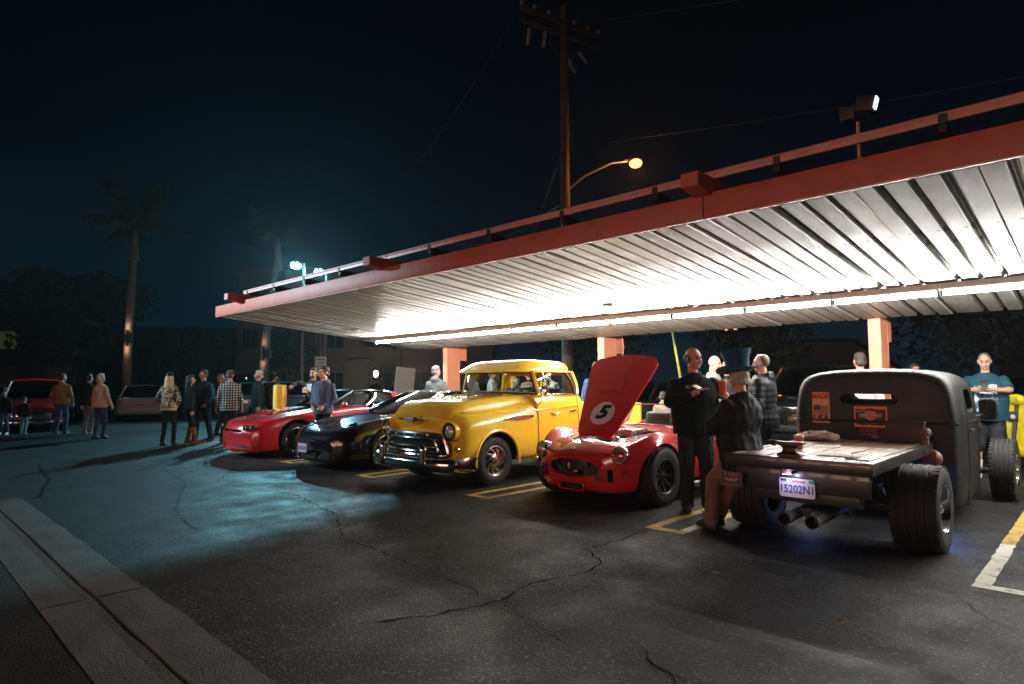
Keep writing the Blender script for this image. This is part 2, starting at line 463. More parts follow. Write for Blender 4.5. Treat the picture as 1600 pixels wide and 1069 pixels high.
for bx in (1.22, 6.38, 11.58, 16.78):
    bm_ = MB()                   # tapered cantilever beam on top of the deck
    bm_.loft([[(bx-.085, y, z0), (bx+.085, y, z0), (bx+.085, y, z1), (bx-.085, y, z1)] for y, z0, z1 in ((-.30, 3.17, 3.295), (.05, 3.12, 3.30), (2.5, 2.82, 3.22), (5.6, 2.46, 2.95), (6.0, 2.46, 2.85))])
    bm_.build('roof_beam', M_RED, canopy, smooth=False)
    c = MB(); w, d = .17, .46   # I-section column: two flanges and a web
    for yy in (5.52, 5.52+d-.03): c.box((bx, yy+.015, 1.235), (w, .03, 2.47))
    c.box((bx, 5.52+d/2, 1.235), (w*.94, d-.06, 2.47)); c.box((bx, 5.52+d/2, .02), (.34, .62, .04))
    c.build('column', M_COL, canopy, smooth=False)
    MB().prism([(0, 0), (.22, 0), (.25, .03), (.25, .42), (0, .42)], (bx+.02, 5.985, 2.47), (0, 1, 0), (0, 0, -1), (1, 0, 0), .05).build('column_bracket', M_COL, canopy, smooth=False)
# white channel rail above the fascia on short joists
for i in range(0, 18):
    x = 1.2+i*1.22
    MB().box((x, 1.03, 3.235), (.05, 1.75, .10), Matrix.Rotation(-.098, 3, 'X')).build('joist', M_DARK, canopy, smooth=False)
    MB().box((x+.01, .155, 3.365), (.06, .05, .075)).build('rail_clip', M_DARK, canopy, smooth=False)
for a, b in ((1.02, 6.25), (6.27, 11.48), (11.50, 16.7), (16.72, XR)):
    MB().lathe([(.028, 0), (.028, b-a)], (a, .16, 3.395), (1, 0, 0), 10).box(((a+b)/2, .155, 3.365), (b-a, .03, .05)).build('channel_rail', M_CHAN, canopy)
for x, y, h, w in ((.5, 1.6, .10, .5), (7.4, 1.9, .04, .4), (3.0, 2.5, .03, .5)):
    MB().box((x+1.1, y+.9, zroof(y+.9)-.012), (w*.6, .06, .018)).build('deck_patch', M_CHAN, canopy, smooth=False)
MB().tube([(6.6, 5.99, 2.45), (6.6, 6.05, 2.2), (6.53, 6.02, 1.6), (6.53, 6.0, .3)], .012, 6).build('conduit', M_COL, canopy)
for x in (9.15, 9.32): MB().box((x, 5.6, 2.40), (.05, .06, .07)).build('gutter_outlet', M_COL, canopy, smooth=False)

# fluorescent battens in a row under the deck
M_TUBE = glow('fluorescent_glow', (1.0, .97, .90), 345)
M_BATTEN = mat('batten_paint', (.72, .70, .66), .5)
_ly = 8.82; _lz = zroof(_ly-5.34)-.015
h_me = MB().box((0, 0, -.035), (1.17, .075, .075)).box((0, 0, -.080), (1.16, .04, .014)).mesh('housing', M_BATTEN, False)
t_me = MB().lathe([(.019, -.555), (.019, .555)], (0, 0, -.120), (1, 0, 0), 10).mesh('tube', M_TUBE)
s_me = MB().box((0, 0, -.110), (.022, .03, .05)).mesh('lampholder', M_BLK, False)
_places = ['at the far left end of the row', 'second from the far left end', 'left of the first column', 'right of the first column', 'above the black coupe', 'left of the yellow pickup roof', 'above the yellow pickup nose', 'above the yellow pickup cab',
           'above the second column', 'left of the raised red bonnet', 'above the raised red bonnet', 'above the pizza eater', 'above the blue top hat', 'right of the blue top hat', 'above the third column', 'above the black cab roof', 'nearest to the right edge']
for i in range(17):
    x = -13.27+.59+i*1.183
    t = thing('fluorescent_light', 'lit white tube light under the canopy, '+_places[i], 'light', (x, _ly, _lz), 0, 'tube lights under the canopy')
    link('housing', h_me, t); link('tube', t_me, t)
    for q in (-.572, .572): link('lampholder', s_me, t, (q, 0, 0))

# floodlight on the canopy roof
fl = thing('floodlight', 'twin-box floodlight with one lit bluish lens on the canopy roof', 'floodlight', (-1.62, 6.4, 3.32)); fl.scale = (.8, .8, .8)
MB().tube([(0, 0, -.1), (0, 0, .68)], .018, 8).build('post', M_COL, fl)
MB().box((-.10, 0, .80), (.16, .12, .16)).build('ballast_box', mat('flood_box', (.035, .032, .03), .6), fl, bevel=.008)
MB().box((.09, .02, .86), (.20, .16, .18), Matrix.Rotation(.25, 3, 'Y')).build('lamp_body', M_DARK, fl, bevel=.01)
MB().box((.20, -.02, .84), (.012, .10, .13), Matrix.Rotation(.25, 3, 'Y')).build('lens', glow('flood_lens', (.45, .7, 1), 4), fl, smooth=False)

# ------------------------------------------------------------------ lamps of the place
def lamp_data(name, c, p, size=.05, spot=None):
    d = bpy.data.lights.new(name, 'SPOT' if spot else 'POINT'); d.color = c; d.energy = p; d.shadow_soft_size = size
    if spot: d.spot_size = R(spot); d.spot_blend = .4
    return d
M_POLE = mat('galvanised_pole', (.25, .25, .25), .5, .6)
CY = (.30, .82, 1.0)
for n, (x, y, z, pw, lb) in enumerate(((-25.54, 12.87, 6.63, 2600, 'bright cyan-white lamp on a tall pole, the higher and left one of the two'), (-26.3, 14.4, 6.63, 2200, 'bright cyan-white lamp on a tall pole, the lower and right one of the two'))):
    t = thing('floodlight_pole', lb, 'floodlight', (x, y, 0), 0, 'cyan lot floodlights')
    MB().tube([(0, .35, 0), (0, .35, z+.15)], [.09, .06], 10).build('pole', M_POLE, t)
    MB().tube([(0, .35, z+.10), (0, .1, z+.10)], .03, 8).build('arm', M_POLE, t)
    MB().lathe([(.05, .26), (.20, .16), (.24, .02), (.23, 0)], (0, 0, z), (.5, -.6, .25), 14).build('lamp_head', M_POLE, t)
    MB().ell((.02, -.03, z), (.24, .24, .20), None, 14, 8).build('lens', glow('cyan_lens', (.22, .82, 1.0), 9), t)
    l = link('lamp_light', lamp_data('lamp_light', CY, pw*1.25, .12, 112), t, (.25, -.25, z-.15))
    link('lamp_light', lamp_data('lamp_light', CY, 60, .15), t, (.3, -.3, z-.3))
    l.rotation_euler = (Vector((-13, 1.5, -.5))-Vector((x, y, z))).to_track_quat('-Z', 'Y').to_euler()

# ------------------------------------------------------------------ utility pole with the sodium lamp
M_WOOD = mat('pole_wood', (.085, .055, .04), .85, var=.5, vscale=6, stretch=(4, 4, .4), bump=.3, bscale=20)
up = thing('utility_pole', 'tall wooden utility pole with crossarms behind the canopy', 'utility pole', (-12.0, 14.85, 0))
MB().tube([(0, 0, 0), (0, 0, 6), (.03, 0, 13.3)], [.17, .155, .12], 12).build('pole', M_WOOD, up)
ad = Vector((.23, .97, 0)).normalized()
for z, hw in ((12.75, 1.55), (12.35, 1.5)):
    a = -ad*hw; b = ad*hw
    MB().box((.05, -.13, z), (2*hw, .10, .12), Matrix.Rotation(math.atan2(ad.y, ad.x), 3, 'Z')).build('crossarm', M_WOOD, up)
M_INS = mat('insulator_porcelain', (.30, .24, .22), .4)
im = MB().lathe([(.02, -.02), (.06, 0), (.065, .05), (.04, .07), (.06, .09), (.055, .14), (.02, .17)], (0, 0, 0), (0, 0, 1), 10).mesh('insulator', M_INS)
for k in (-1.5, -1.05, -.5, .5, 1.05, 1.5):
    q = ad*k; link('insulator', im, up, (q.x+.05, q.y-.13, 12.81))
im2 = MB().lathe([(.03, -.24), (.05, -.2), (.05, -.03), (.03, 0), (.05, .04), (.05, .2), (.03, .24)], (0, 0, 0), (0, 0, 1), 8).mesh('fuse_cutout', M_INS)
for k, dz in ((-1.2, -.45), (-.6, -.35), (.3, -.7), (.9, -.5), (.45, -.95)):
    q = ad*k; o = link('fuse_cutout', im2, up, (q.x+.02, q.y-.2, 12.35+dz)); o.rotation_euler = (.3, .5 if k < 0 else -.5, 0)
for s in (-1, 1):
    q = ad*(.9*s); MB().tube([(q.x+.05, q.y-.13, 12.3), (.02, -.1, 11.6)], .018, 6).build('brace', M_DARK, up)
M_WIRE = mat('cable', (.05, .045, .045), .6)
def cable(a, b, sag, r, label, lit=None, group='overhead cables'):
    P = []
    for i in range(21):
        u = i/20; p = Vector(a).lerp(Vector(b), u); p.z -= sag*4*u*(1-u); P.append(p)
    o = MB().tube(P, r, 5, False).build('cable', M_WIRE); tag(o, label, 'cable', group)
cable((-12.1, 14.7, 6.9), (-33, 26, 12.5), 1.0, .035, 'thick drooping cable running left from the utility pole, upper of the pair')
cable((-12.1, 14.7, 6.75), (-33, 25.2, 11.8), 1.1, .03, 'thick drooping cable running left from the utility pole, lower of the pair')
cable((-11.0, 15.8, 12.9), (30, 30, 12.5), 1.2, .012, 'thin wire crossing the sky to the right, upper of the pair')
cable((-10.9, 15.8, 8.9), (30, 27, 10.2), 1.0, .012, 'thin wire crossing the sky to the right, lower of the pair')
cable((-13.1, 13.7, 12.9), (-40, 24, 13.5), 1.5, .012, 'thin wire crossing the sky to the left')
cable((-11.95, 14.9, 9.5), (-10.6, 13.0, 2.6), .0, .010, 'thin steel guy wire sloping down right from the utility pole')
cable((-12.0, 14.9, 9.0), (-14.5, 14.0, 2.2), .0, .010, 'thin steel guy wire sloping down left from the utility pole')
guy = MB().tube([(-7.62, 13.4, 2.9), (-6.95, 13.0, .1)], .03, 8).build('guy_guard', mat('yellow_guard', (.55, .50, .03), .5)); tag(guy, 'bright yellow guy wire guard slanting behind the pizza eater', 'guard')
sl = thing('street_lamp', 'orange sodium street lamp on an arm of the utility pole', 'street lamp', (-12.0, 14.85, 0))
MB().tube([(.1, .08, 7.45), (.45, .4, 7.85), (1.05, .98, 8.25), (1.5, 1.42, 8.33)], .035, 8).build('arm', M_POLE, sl)
MB().loft([[(1.63+.0, 1.55+0, 0)]*1 for _ in ()] or [[Vector((1.35+k*.4, 1.28+k*.38, 8.30))+Vector((-.69*math.sin(q)*w, .72*math.sin(q)*w, math.cos(q)*h+.04)) for q in (2*math.pi*j/12 for j in range(12))] for k, w, h in ((0, .04, .03), (.3, .10, .07), (.7, .14, .09), (1, .08, .05))]).build('lamp_head', M_POLE, sl)
MB().ell((1.60, 1.52, 8.24), (.20, .20, .14)).build('lens', glow('sodium_lens', (1.0, .38, .08), 4.5), sl)
link('lamp_light', lamp_data('lamp_light', (1.0, .34, .07), 480, .1), sl, (1.62, 1.50, 8.08))

# ------------------------------------------------------------------ plants
M_TRUNK = mat('palm_bark', (.16, .125, .095), .9, var=.5, vscale=9, bump=.6, bscale=30, stretch=(1, 1, 3))
M_FROND = mat('palm_frond', (.035, .05, .022), .6, var=.4, vscale=3)
M_BARK = mat('tree_bark', (.06, .045, .035), .9, var=.4)
M_LEAF = mat('leaf_dark', (.030, .050, .024), .6, var=.5, vscale=1.2)
M_LEAF2 = mat('leaf_olive', (.045, .055, .028), .6, var=.5, vscale=1.2)
def frond_mesh(L, droop, seed):
    rnd = random.Random(seed); mb = MB(); P = []
    for i in range(13):
        u = i/12; P.append(Vector((L*(u-.18*u*u*droop), 0, L*(.55*u-.75*droop*u*u))))
    mb.tube(P, [.03*(1-.8*i/12)+.004 for i in range(13)], 5)
    for i in range(1, 13):
        for k in range(5):
            u = (i-1+k/5)/12; p = P[i-1].lerp(P[i], k/5); ln = L*.30*math.sin(math.pi*min(1, u*.85+.12))+.08
            for s in (-1, 1):
                d = Vector((.40+rnd.uniform(-.1, .15), s*.62, -.75-.45*u+rnd.uniform(-.3, .3))).normalized()
                q = p+d*ln; w = Vector((.013, 0, .006))
                mb.add([p-w, p+w, p+d*ln*.5+w*1.1, q, p+d*ln*.5-w*1.1], [(0, 1, 2, 3, 4)])
    return mb.mesh('frond', M_FROND, False)
FR = [frond_mesh(2.5, .7, 1), frond_mesh(2.3, 1.0, 2), frond_mesh(2.7, .45, 3)]
M_TBAND = mat('trunk_band', (.02, .02, .022), .5)
def palm(name, label, loc, h, r, crown, lean, n, bz, pw_):
    t = thing('palm_tree', label, 'palm tree', loc)
    prof = []
    P = []; rad = []
    nn = 46
    for i in range(nn):
        u = i/(nn-1); P.append((lean[0]*u*u, lean[1]*u*u, h*u)); rad.append(r*(1.15-.3*u)*(1.06 if i % 2 else .97))
    MB().tube(P, rad, 12).build('trunk', M_TRUNK, t)
    top = Vector(P[-1])
    MB().tube([top+Vector((0, 0, -.35)), top, top+Vector((0, 0, .7)), top+Vector((0, 0, 1.3))], [r*1.25, r*1.15, r*.75, r*.35], 10).build('crown_shaft', M_TRUNK, t)
    MB().lathe([(r*1.22, 0), (r*1.45, .04), (r*1.4, .12), (r*1.2, .16)], top+Vector((0, 0, -.5)), (0, 0, 1), 12).build('skirt', M_TRUNK, t)
    MB().lathe([(r*1.10, 0), (r*1.12, .02), (r*1.12, .38), (r*1.10, .4)], (lean[0]*.25, lean[1]*.25, bz), (0, 0, 1), 12).build('trunk_band', M_TBAND, t)
    for dz_, a_ in ((.42, 1), (-.02, -1)):
        f_ = MB().lathe([(.05, 0), (.06, .10*a_), (.055, .13*a_)], (r*1.25+.05, -r*.6, bz+dz_), (0, 0, 1), 10).build('trunk_lamp', M_DARK, t)
        link('lamp_light', lamp_data('lamp_light', (1.0, .66, .50), pw_, .04), f_, (r*1.25+.12, -r*.75-.05, bz+dz_+.28*a_))
    for k in range(n):
        o = link('frond', FR[k % 3], t, top+Vector((0, 0, 1.0)))
        o.rotation_euler = (0, -R(random.uniform(10, 62)) if k % 3 else -R(random.uniform(-15, 20)), 2*math.pi*k/n*1.0+random.uniform(-.2, .2)); o.scale = (crown,)*3
    return t
palm('palm', 'tall palm at the far left with lit lower trunk', (-31.9, 8.1, 0), 7.6, .175, 1.0, (.1, .1), 16, 3.35, 7)
palm('palm', 'palm behind the people left of the canopy with pale cyan-lit trunk', (-29.0, 13.0, 0), 7.4, .20, .8, (.35, .45), 14, 2.7, 5)
def leafy(mb, c, r, n, rnd, size):
    for _ in range(n):
        d = Vector((rnd.gauss(0, 1), rnd.gauss(0, 1), rnd.gauss(0, 1))).normalized()*rnd.uniform(.55, 1.0)
        p = Vector(c)+Vector((d.x*r[0], d.y*r[1], d.z*r[2])); u = Vector((rnd.uniform(-1, 1), rnd.uniform(-1, 1), rnd.uniform(-1, 1))).normalized(); w = u.orthogonal().normalized()
        s = size*rnd.uniform(.5, 1.3); mb.add([p-u*s, p+w*s*.55, p+u*s, p-w*s*.55], [(0, 1, 2, 3)])
def tree(label, loc, h, rad, seed, n=1500, m=None, name='tree', size=.16, group=None):
    rnd = random.Random(seed); t = thing(name, label, 'tree', loc, 0, group)
    tr = MB(); hz = h*.45; tr.tube([(0, 0, 0), (.05, 0, hz*.5), (.0, .1, hz)], [.22*h/8, .16*h/8, .11*h/8], 8)
    cr = MB(); k = 9
    for i in range(k):
        a = rnd.uniform(0, 6.28); q = rnd.uniform(.15, .75)*rad; z = rnd.uniform(.45, .92)*h
        c = Vector((q*math.cos(a), q*math.sin(a), z)); tr.tube([(0, .1, hz*.9), c*.55+Vector((0, 0, hz*.45)), c], [.08*h/8, .05*h/8, .015], 5)
        s = rnd.uniform(.32, .55)*rad; leafy(cr, c, (s*1.15, s*1.15, s*.85), n//k, rnd, size)
    tr.build('trunk', M_BARK, t); cr.build('crown', m or M_LEAF, t, smooth=False)
    return t
tree('huge dark round tree behind the left palm', (-41.5, 8.0, 0), 7.6, 4.0, 1, 3600, M_LEAF2, size=.22)
tree('low dark tree right of the left palm behind the people', (-40, 13.5, 0), 5.0, 3.0, 3, 1800, size=.17)
tree('dark tree behind the pale palm trunk', (-41, 18.5, 0), 5.6, 3.4, 4, 1800, size=.19)
tree('cyan-lit leafy tree left of the apartment block', (-33, 16.3, 0), 4.6, 1.5, 5, 900, size=.12)
tree('dark tree behind the blue top hat', (-14, 33, 0), 5.4, 3.4, 6, 1500, size=.2)
tree('dark tree right of the gabled house', (-4.2, 36, 0), 6.8, 4.2, 7, 1900, M_LEAF2, size=.2)
tree('dark tree behind the phone user at the right', (1.5, 30, 0), 6.4, 4.4, 8, 1900, size=.2)
tree('dark tree behind the raised red bonnet', (-22, 31, 0), 6.5, 4.5, 9, 1700, size=.2)
def hedge(label, a, b, h, seed, n=900):
    rnd = random.Random(seed); a = Vector(a); b = Vector(b); mb = MB(); k = max(3, int((b-a).length/.6))
    for i in range(k+1): leafy(mb, a.lerp(b, i/k)+Vector((0, 0, h*.5)), (.5, .5, h*.55), n//(k+1), rnd, .08)
    t = thing('hedge', label, 'hedge', a)
    o = mb.build('foliage', M_LEAF, t, smooth=False); o.location = -a
    return t
hedge('clipped hedge at the foot of the pale palm trunk', (-28.8, 11.9, 0), (-26.6, 13.6, 0), .95, 11)
hedge('dark hedge below the lit wall lamp of the apartment block', (-27.5, 21.5, 0), (-22.5, 25.5, 0), 1.6, 12)
hedge('dark bushes in front of the gabled house', (-16.5, 40, 0), (-9, 47.5, 0), 1.9, 13, 1500)

# ------------------------------------------------------------------ buildings
M_STUCCO = mat('stucco_beige', (.11, .092, .076), .9, var=.25, vscale=1.5)
M_STUCCO2 = mat('stucco_grey', (.09, .086, .084), .9, var=.3, vscale=1.5)
M_PANE = mat('dark_pane', (.010, .013, .016), .35, spec=.3)
M_FRAME = mat('window_frame', (.10, .10, .10), .6)
def block(label, loc, rz, wx, dy, h, cols, rows, wallm, name='apartment_building', ww=1.0, wh=1.15, skip=(), z0=1.0, dz=2.7, lit=None):
    """a building whose front (local -y) has separate windows, each with frame, pane and sill"""
    t = thing(name, label, 'building', loc, rz)
    MB().box((0, dy/2, h/2), (wx, dy, h)).build('wall', wallm, t, smooth=False)
    MB().box((0, dy/2, h+.12), (wx+.3, dy+.3, .24)).build('parapet', M_STUCCO2, t, smooth=False)
    fm = MB().box((0, -.03, wh/2+.03), (ww+.14, .06, .08)).box((0, -.03, -wh/2-.03), (ww+.14, .06, .08)).box((-ww/2-.03, -.031, 0), (.08, .058, wh)).box((ww/2+.03, -.031, 0), (.08, .058, wh)).box((0, -.032, 0), (.04, .04, wh)).mesh('window', M_FRAME, False)
    pm = MB().box((0, -.012, 0), (ww, .02, wh)).mesh('pane', M_PANE, False)
    sm = MB().box((0, -.07, -wh/2-.10), (ww+.25, .14, .06)).mesh('sill', wallm, False)
    for r in range(rows):
        for c in range(cols):
            if (r, c) in skip: continue
            x = -wx/2+(c+.5)*wx/cols; z = z0+dz*r+wh/2
            w = link('window', fm, t, (x, 0, z)); link('pane', pm if lit != (r, c) else MB().box((0, -.012, 0), (ww, .02, wh)).mesh('pane', glow('lit_window', (.42, .50, .16), .035), False), w); link('sill', sm, w)
    return t
ap = block('beige apartment block with dark windows and a glowing wall lamp', (-33.6, 21.5, 0), R(44), 16, 9, 8.5, 9, 3, M_STUCCO, skip=((0, 4), (1, 4), (2, 4)))
for x in (-5.2, -3.3, .2, 2.2): MB().box((x, -.06, 4.25), (.28, .12, 8.5)).build('pilaster', M_STUCCO2, ap, smooth=False)
MB().box((-.1, -.25, 2.9), (1.4, .5, .12)).build('porch_slab', M_STUCCO2, ap, smooth=False)
for x in (1.0, 3.4):
    b_ = MB().box((x, -.45, 3.6), (1.9, .9, .1)).build('balcony', M_STUCCO2, ap, smooth=False)
    for k in range(9): MB().box((x-.9+k*.225, -.86, 4.1), (.03, .03, .9)).build('baluster', M_FRAME, b_, smooth=False)
    MB().box((x, -.86, 4.57), (1.9, .05, .05)).build('handrail', M_FRAME, b_, smooth=False)
wlmp = thing('wall_lamp', 'bright white wall lamp glowing beside the apartment door', 'wall lamp', (-30.3, 20.2, 2.0), R(44))
MB().box((0, .02, .0), (.14, .10, .30)).build('backplate', M_FRAME, wlmp, bevel=.01)
MB().ell((0, -.10, 0), (.13, .10, .20)).build('globe', glow('wall_lamp_globe', (1, .9, .75), 14), wlmp)
link('lamp_light', lamp_data('lamp_light', (1, .85, .65), 150, .1), wlmp, (0, -.6, .1))
gb = thing('gabled_house', 'pale house with a low gable roof behind the black pickup', 'house', (-15.2, 49.3, 0), R(44))
MB().prism([(-5.2, 0), (5.2, 0), (5.2, 2.3), (1.9, 4.3), (-2.2, 4.3), (-5.2, 2.3)], (0, 0, 0), (1, 0, 0), (0, 0, 1), (0, 1, 0), 9).build('wall', mat('house_siding', (.34, .33, .31), .85, var=.15, vscale=2), gb, smooth=False)
for s in (-1, 1):
    q = [(-5.6, 2.1), (-2.2, 4.42), (-2.2, 4.58), (-5.75, 2.2)] if s < 0 else [(1.9, 4.42), (5.6, 2.1), (5.75, 2.2), (1.9, 4.58)]
    MB().prism(q, (0, -.4, 0), (1, 0, 0), (0, 0, 1), (0, 1, 0), 9.8).build('roof', mat('roof_shingle', (.06, .055, .055), .9, var=.3), gb, smooth=False)
MB().box((-.15, 4.5, 4.50), (4.2, 9.8, .14)).build('ridge_roof', MATS['roof_shingle'], gb, smooth=False)
w = MB().box((3.4, -.03, 1.5), (1.3, .06, 1.1)).build('window', M_FRAME, gb, smooth=False); MB().box((3.4, -.07, 1.5), (1.15, .03, .95)).build('pane', M_PANE, w, smooth=False)
block('dark house at the far left edge with one dim greenish window', (-54.5, 3.8, 0), R(75), 14, 8, 6.6, 5, 2, M_STUCCO2, 'house', 1.1, 1.2, lit=(1, 3), z0=1.5, dz=2.45)
block('long low dark building behind the trees left of the palm', (-62, 22, 0), R(62), 26, 8, 6.6, 8, 2, M_STUCCO2, 'low_building')
block('dark low building behind the canopy at the right', (6, 44, 0), R(10), 20, 8, 4.0, 6, 1, M_STUCCO2, 'low_building')

# the diner opposite the canopy, whose red neon shows in the chrome
dn = thing('diner_building', 'diner facing the canopy with red neon bands along its roof edge', 'diner', (-4, -11, 0))
MB().box((0, -3, 2.1), (17, 6, 4.2)).build('wall', M_STUCCO, dn, smooth=False)
MB().box((0, -2.8, 4.35), (18, 7.2, .3)).build('roof', M_RED, dn, smooth=False)
M_NEON = glow('neon_red', (1.0, .28, .10), 17)
for z in (3.55, 3.8, 4.05):
    for i in range(4): MB().tube([(-8.4+i*4.25, .9, z), (-4.4+i*4.25, .9, z)], .022, 6).build('neon_tube', M_NEON, dn)
MB().box((0, .45, 3.8), (17.6, .8, .7)).build('neon_fascia', M_RED, dn, smooth=False)
for i in range(6):
    w = MB().box((-7+i*2.8, .03, 1.8), (2.2, .06, 1.9)).build('window', M_FRAME, dn, smooth=False)
    MB().box((-7+i*2.8, .07, 1.8), (2.05, .03, 1.75)).build('pane', glow('diner_window', (1.0, .68, .54), 6.2), w, smooth=False)

# ------------------------------------------------------------------ street furniture
M_BOLL = mat('bollard_yellow', (.72, .40, .02), .45, var=.15, vscale=6)
def bollard(label, x, y, h, r):
    t = thing('bollard', label, 'bollard', (x, y, 0), 0, 'yellow steel bollards')
    MB().lathe([(r, 0), (r, h-.06), (r*.96, h-.02), (r*.8, h)], (0, 0, 0), (0, 0, 1), 20).build('post', M_BOLL, t)
    MB().lathe([(r*1.25, 0), (r*1.25, .05), (r*1.02, .07)], (0, 0, 0), (0, 0, 1), 20).build('collar', M_CONC, t)
bollard('thick yellow bollard with a bearded man leaning on it', -13.99, 6.70, 1.42, .15)
bollard('yellow bollard far behind the red hatchback roof', -18.3, 14.9, 1.36, .28)
M_SIGN = mat('sign_white', (.62, .66, .66), .5)
M_INK = mat('sign_ink', (.03, .05, .12), .6)
sg = thing('parking_sign', 'white notice sign on a thin pole above the bearded man', 'sign', (-19.9, 11.0, 0), R(48))
MB().tube([(0, 0, 0), (0, 0, 4.0)], .03, 8).build('pole', M_POLE, sg)
MB().box((0, -.045, 2.05), (.40, .02, .68)).build('panel', M_SIGN, sg, bevel=.005)
for k in range(5): MB().box((0, -.058, 2.28-k*.11), (.28-.05*(k % 2), .004, .03)).build('printed_line', M_INK, sg, smooth=False)
sb = thing('sign_board', 'blank white upright board behind the red hatchback', 'sign', (-19.6, 14.3, 0), R(70))
MB().box((0, 0, 1.05), (.75, .05, 2.0), Matrix.Rotation(.10, 3, 'Y')).build('panel', M_SIGN, sb, bevel=.01)
for s in (-.3, .3): MB().box((s, 0, .1), (.05, .3, .2)).build('foot', M_POLE, sb, smooth=False)

# parking-lot flood on the near left side, twin of the cyan ones; its light falls on the canopy's left end
lp = thing('floodlight_pole', 'third cyan lot floodlight on a pole by the left end of the diner', 'floodlight', (-20.5, -3.5, 0), 0, 'cyan lot floodlights')
MB().tube([(0, -.3, 0), (0, -.3, 6.3)], [.09, .06], 10).build('pole', M_POLE, lp)
MB().tube([(0, -.3, 6.2), (0, .0, 6.2)], .03, 8).build('arm', M_POLE, lp)
MB().lathe([(.05, .26), (.20, .16), (.24, .02), (.23, 0)], (0, 0, 6.1), (-.3, -.8, .3), 14).build('lamp_head', M_POLE, lp)
MB().ell((.02, .05, 6.08), (.15, .15, .13), None, 14, 8).build('lens', MATS['cyan_lens'], lp)
l = link('lamp_light', lamp_data('lamp_light', (.55, .85, 1.0), 13000, .12, 42), lp, (.08, .25, 6.0))
l.data.spot_blend = .9
l.rotation_euler = (Vector((-13.6, 5.3, 3.4))-Vector((-20.4, -3.2, 6.0))).to_track_quat('-Z', 'Y').to_euler()

# small marks on the asphalt: oil drips in the bays, a few dry leaves
M_OIL = mat('oil_stain', (.0045, .0042, .004), .75, spec=.2)
rnd = random.Random(5)
for x, y, r in ((-4.5, 5.2, .22), (-4.2, 5.0, .10), (-7.0, 4.9, .20), (-1.9, 4.9, .24), (-1.5, 5.15, .12), (-9.6, 4.8, .18), (-4.75, 4.75, .12), (.8, 5.6, .2), (-6.6, 3.1, .14)):
    k = [(r*(.55+.45*abs(mnoise.noise((math.cos(a)*1.6+x, math.sin(a)*1.6+y, 0)))*2)*rnd.uniform(.85, 1.1)) for a in (2*math.pi*i/26 for i in range(26))]
    structure(MB().add([(x, y, .0022)]+[(x+k[i]*1.3*math.cos(2*math.pi*i/26), y+k[i]*math.sin(2*math.pi*i/26), .0022) for i in range(26)], [(0, 1+i, 1+(i+1) % 26) for i in range(26)]).build('oil_stain', M_OIL, smooth=False))
M_DRY = mat('dry_leaf', (.20, .11, .05), .7)
for (x, y), lb in zip(((-1.22, 4.05), (-6.7, 1.33), (-2.2, 4.45), (-3.9, 2.2)), ('dry brown leaf on the asphalt behind the hot rod truck', 'dry pale leaf on the concrete kerb at the left', 'dry leaf on the asphalt in front of the brown trousers', 'dry leaf on the open asphalt near the kerb')):
    t = MB().patch([[(x+u*.03+v*.01, y+v*.018*(1-abs(u)**2), .006+.008*u*u+.004*v) for v in (-1, 0, 1)] for u in (-1, -.5, 0, .5, 1)]).build('dry_leaf', M_DRY); tag(t, lb, 'leaf', 'dry leaves on the ground')
# ================================================================== VEHICLES: shared builders
def paint(name, c, rough=.28, metal=0., flake=.0):
    return mat(name, c, rough, metal, coat=1.0, var=.06, vscale=3, bump=.012, bscale=120)
M_CHROME = mat('chrome', (.80, .81, .82), .13, 1.0, rvar=.04, vscale=9)
M_ALU = mat('polished_aluminium', (.62, .62, .62), .22, 1.0, rvar=.06, vscale=14)
M_REFL = mat('lamp_reflector', (.80, .78, .76), .38, .75)
M_TYRE = mat('tyre_rubber', (.0095, .0095, .0098), .75, var=.4, vscale=14, bump=.15, bscale=60)
M_WELL = mat('wheel_well', (.008, .008, .008), .9)
M_GLASS = glass_mat('car_glass', (.80, .86, .85), .05)
M_TINT = glass_mat('tinted_glass', (.12, .14, .15), .06)
M_LENS = glass_mat('lamp_glass', (.92, .92, .92), .10)
M_RUBBER = mat('rubber_seal', (.012, .012, .012), .6)
M_SEAT = mat('seat_vinyl', (.05, .045, .04), .55, var=.2)
M_TRIM = mat('interior_trim', (.03, .03, .03), .7)
M_TAIL = mat('tail_lamp_red', (.35, .015, .012), .2, coat=1)
M_AMBER = mat('amber_lens', (.75, .22, .02), .2, coat=1)
M_PLATE = mat('plate_white', (.68, .66, .66), .4)
M_SEAM = mat('panel_gap', (.006, .006, .006), .9)

def tyre_mesh(Rr, w, rim, tread=True, seg=44):
    """tyre along x, outer face at +w/2; grooved tread with cross cuts"""
    h = w/2; pr = [(rim, -h*.80), (rim+.012, -h*.93), (rim+(Rr-rim)*.45, -h), (Rr-.035, -h*.97), (Rr-.012, -h*.88), (Rr-.003, -h*.76)]
    gr = [-.55, -.18, .18, .55]
    for q in gr:
        pr += [(Rr, h*(q-.09)), (Rr-.010, h*(q-.06)), (Rr-.010, h*(q+.06)), (Rr, h*(q+.09))]
    pr += [(Rr-.003, h*.76), (Rr-.012, h*.88), (Rr-.035, h*.97), (rim+(Rr-rim)*.45, h), (rim+.012, h*.93), (rim, h*.80)]
    mb = MB(); mb.lathe(pr, (0, 0, 0), (1, 0, 0), seg, cap=False)
    # shallow cross cuts as raised shoulder blocks
    for k in range(seg):
        a = 2*math.pi*(k+.5)/seg; c = Vector((0, math.cos(a), math.sin(a))); rot = Matrix.Rotation(a, 3, 'X')
        for s in (-1, 1): mb.box(Vector((s*h*.80, 0, 0))+c*(Rr-.006), (h*.26, .012, Rr*2*math.pi/seg*.62), rot @ Matrix.Rotation(0, 3, 'X'))
    return mb
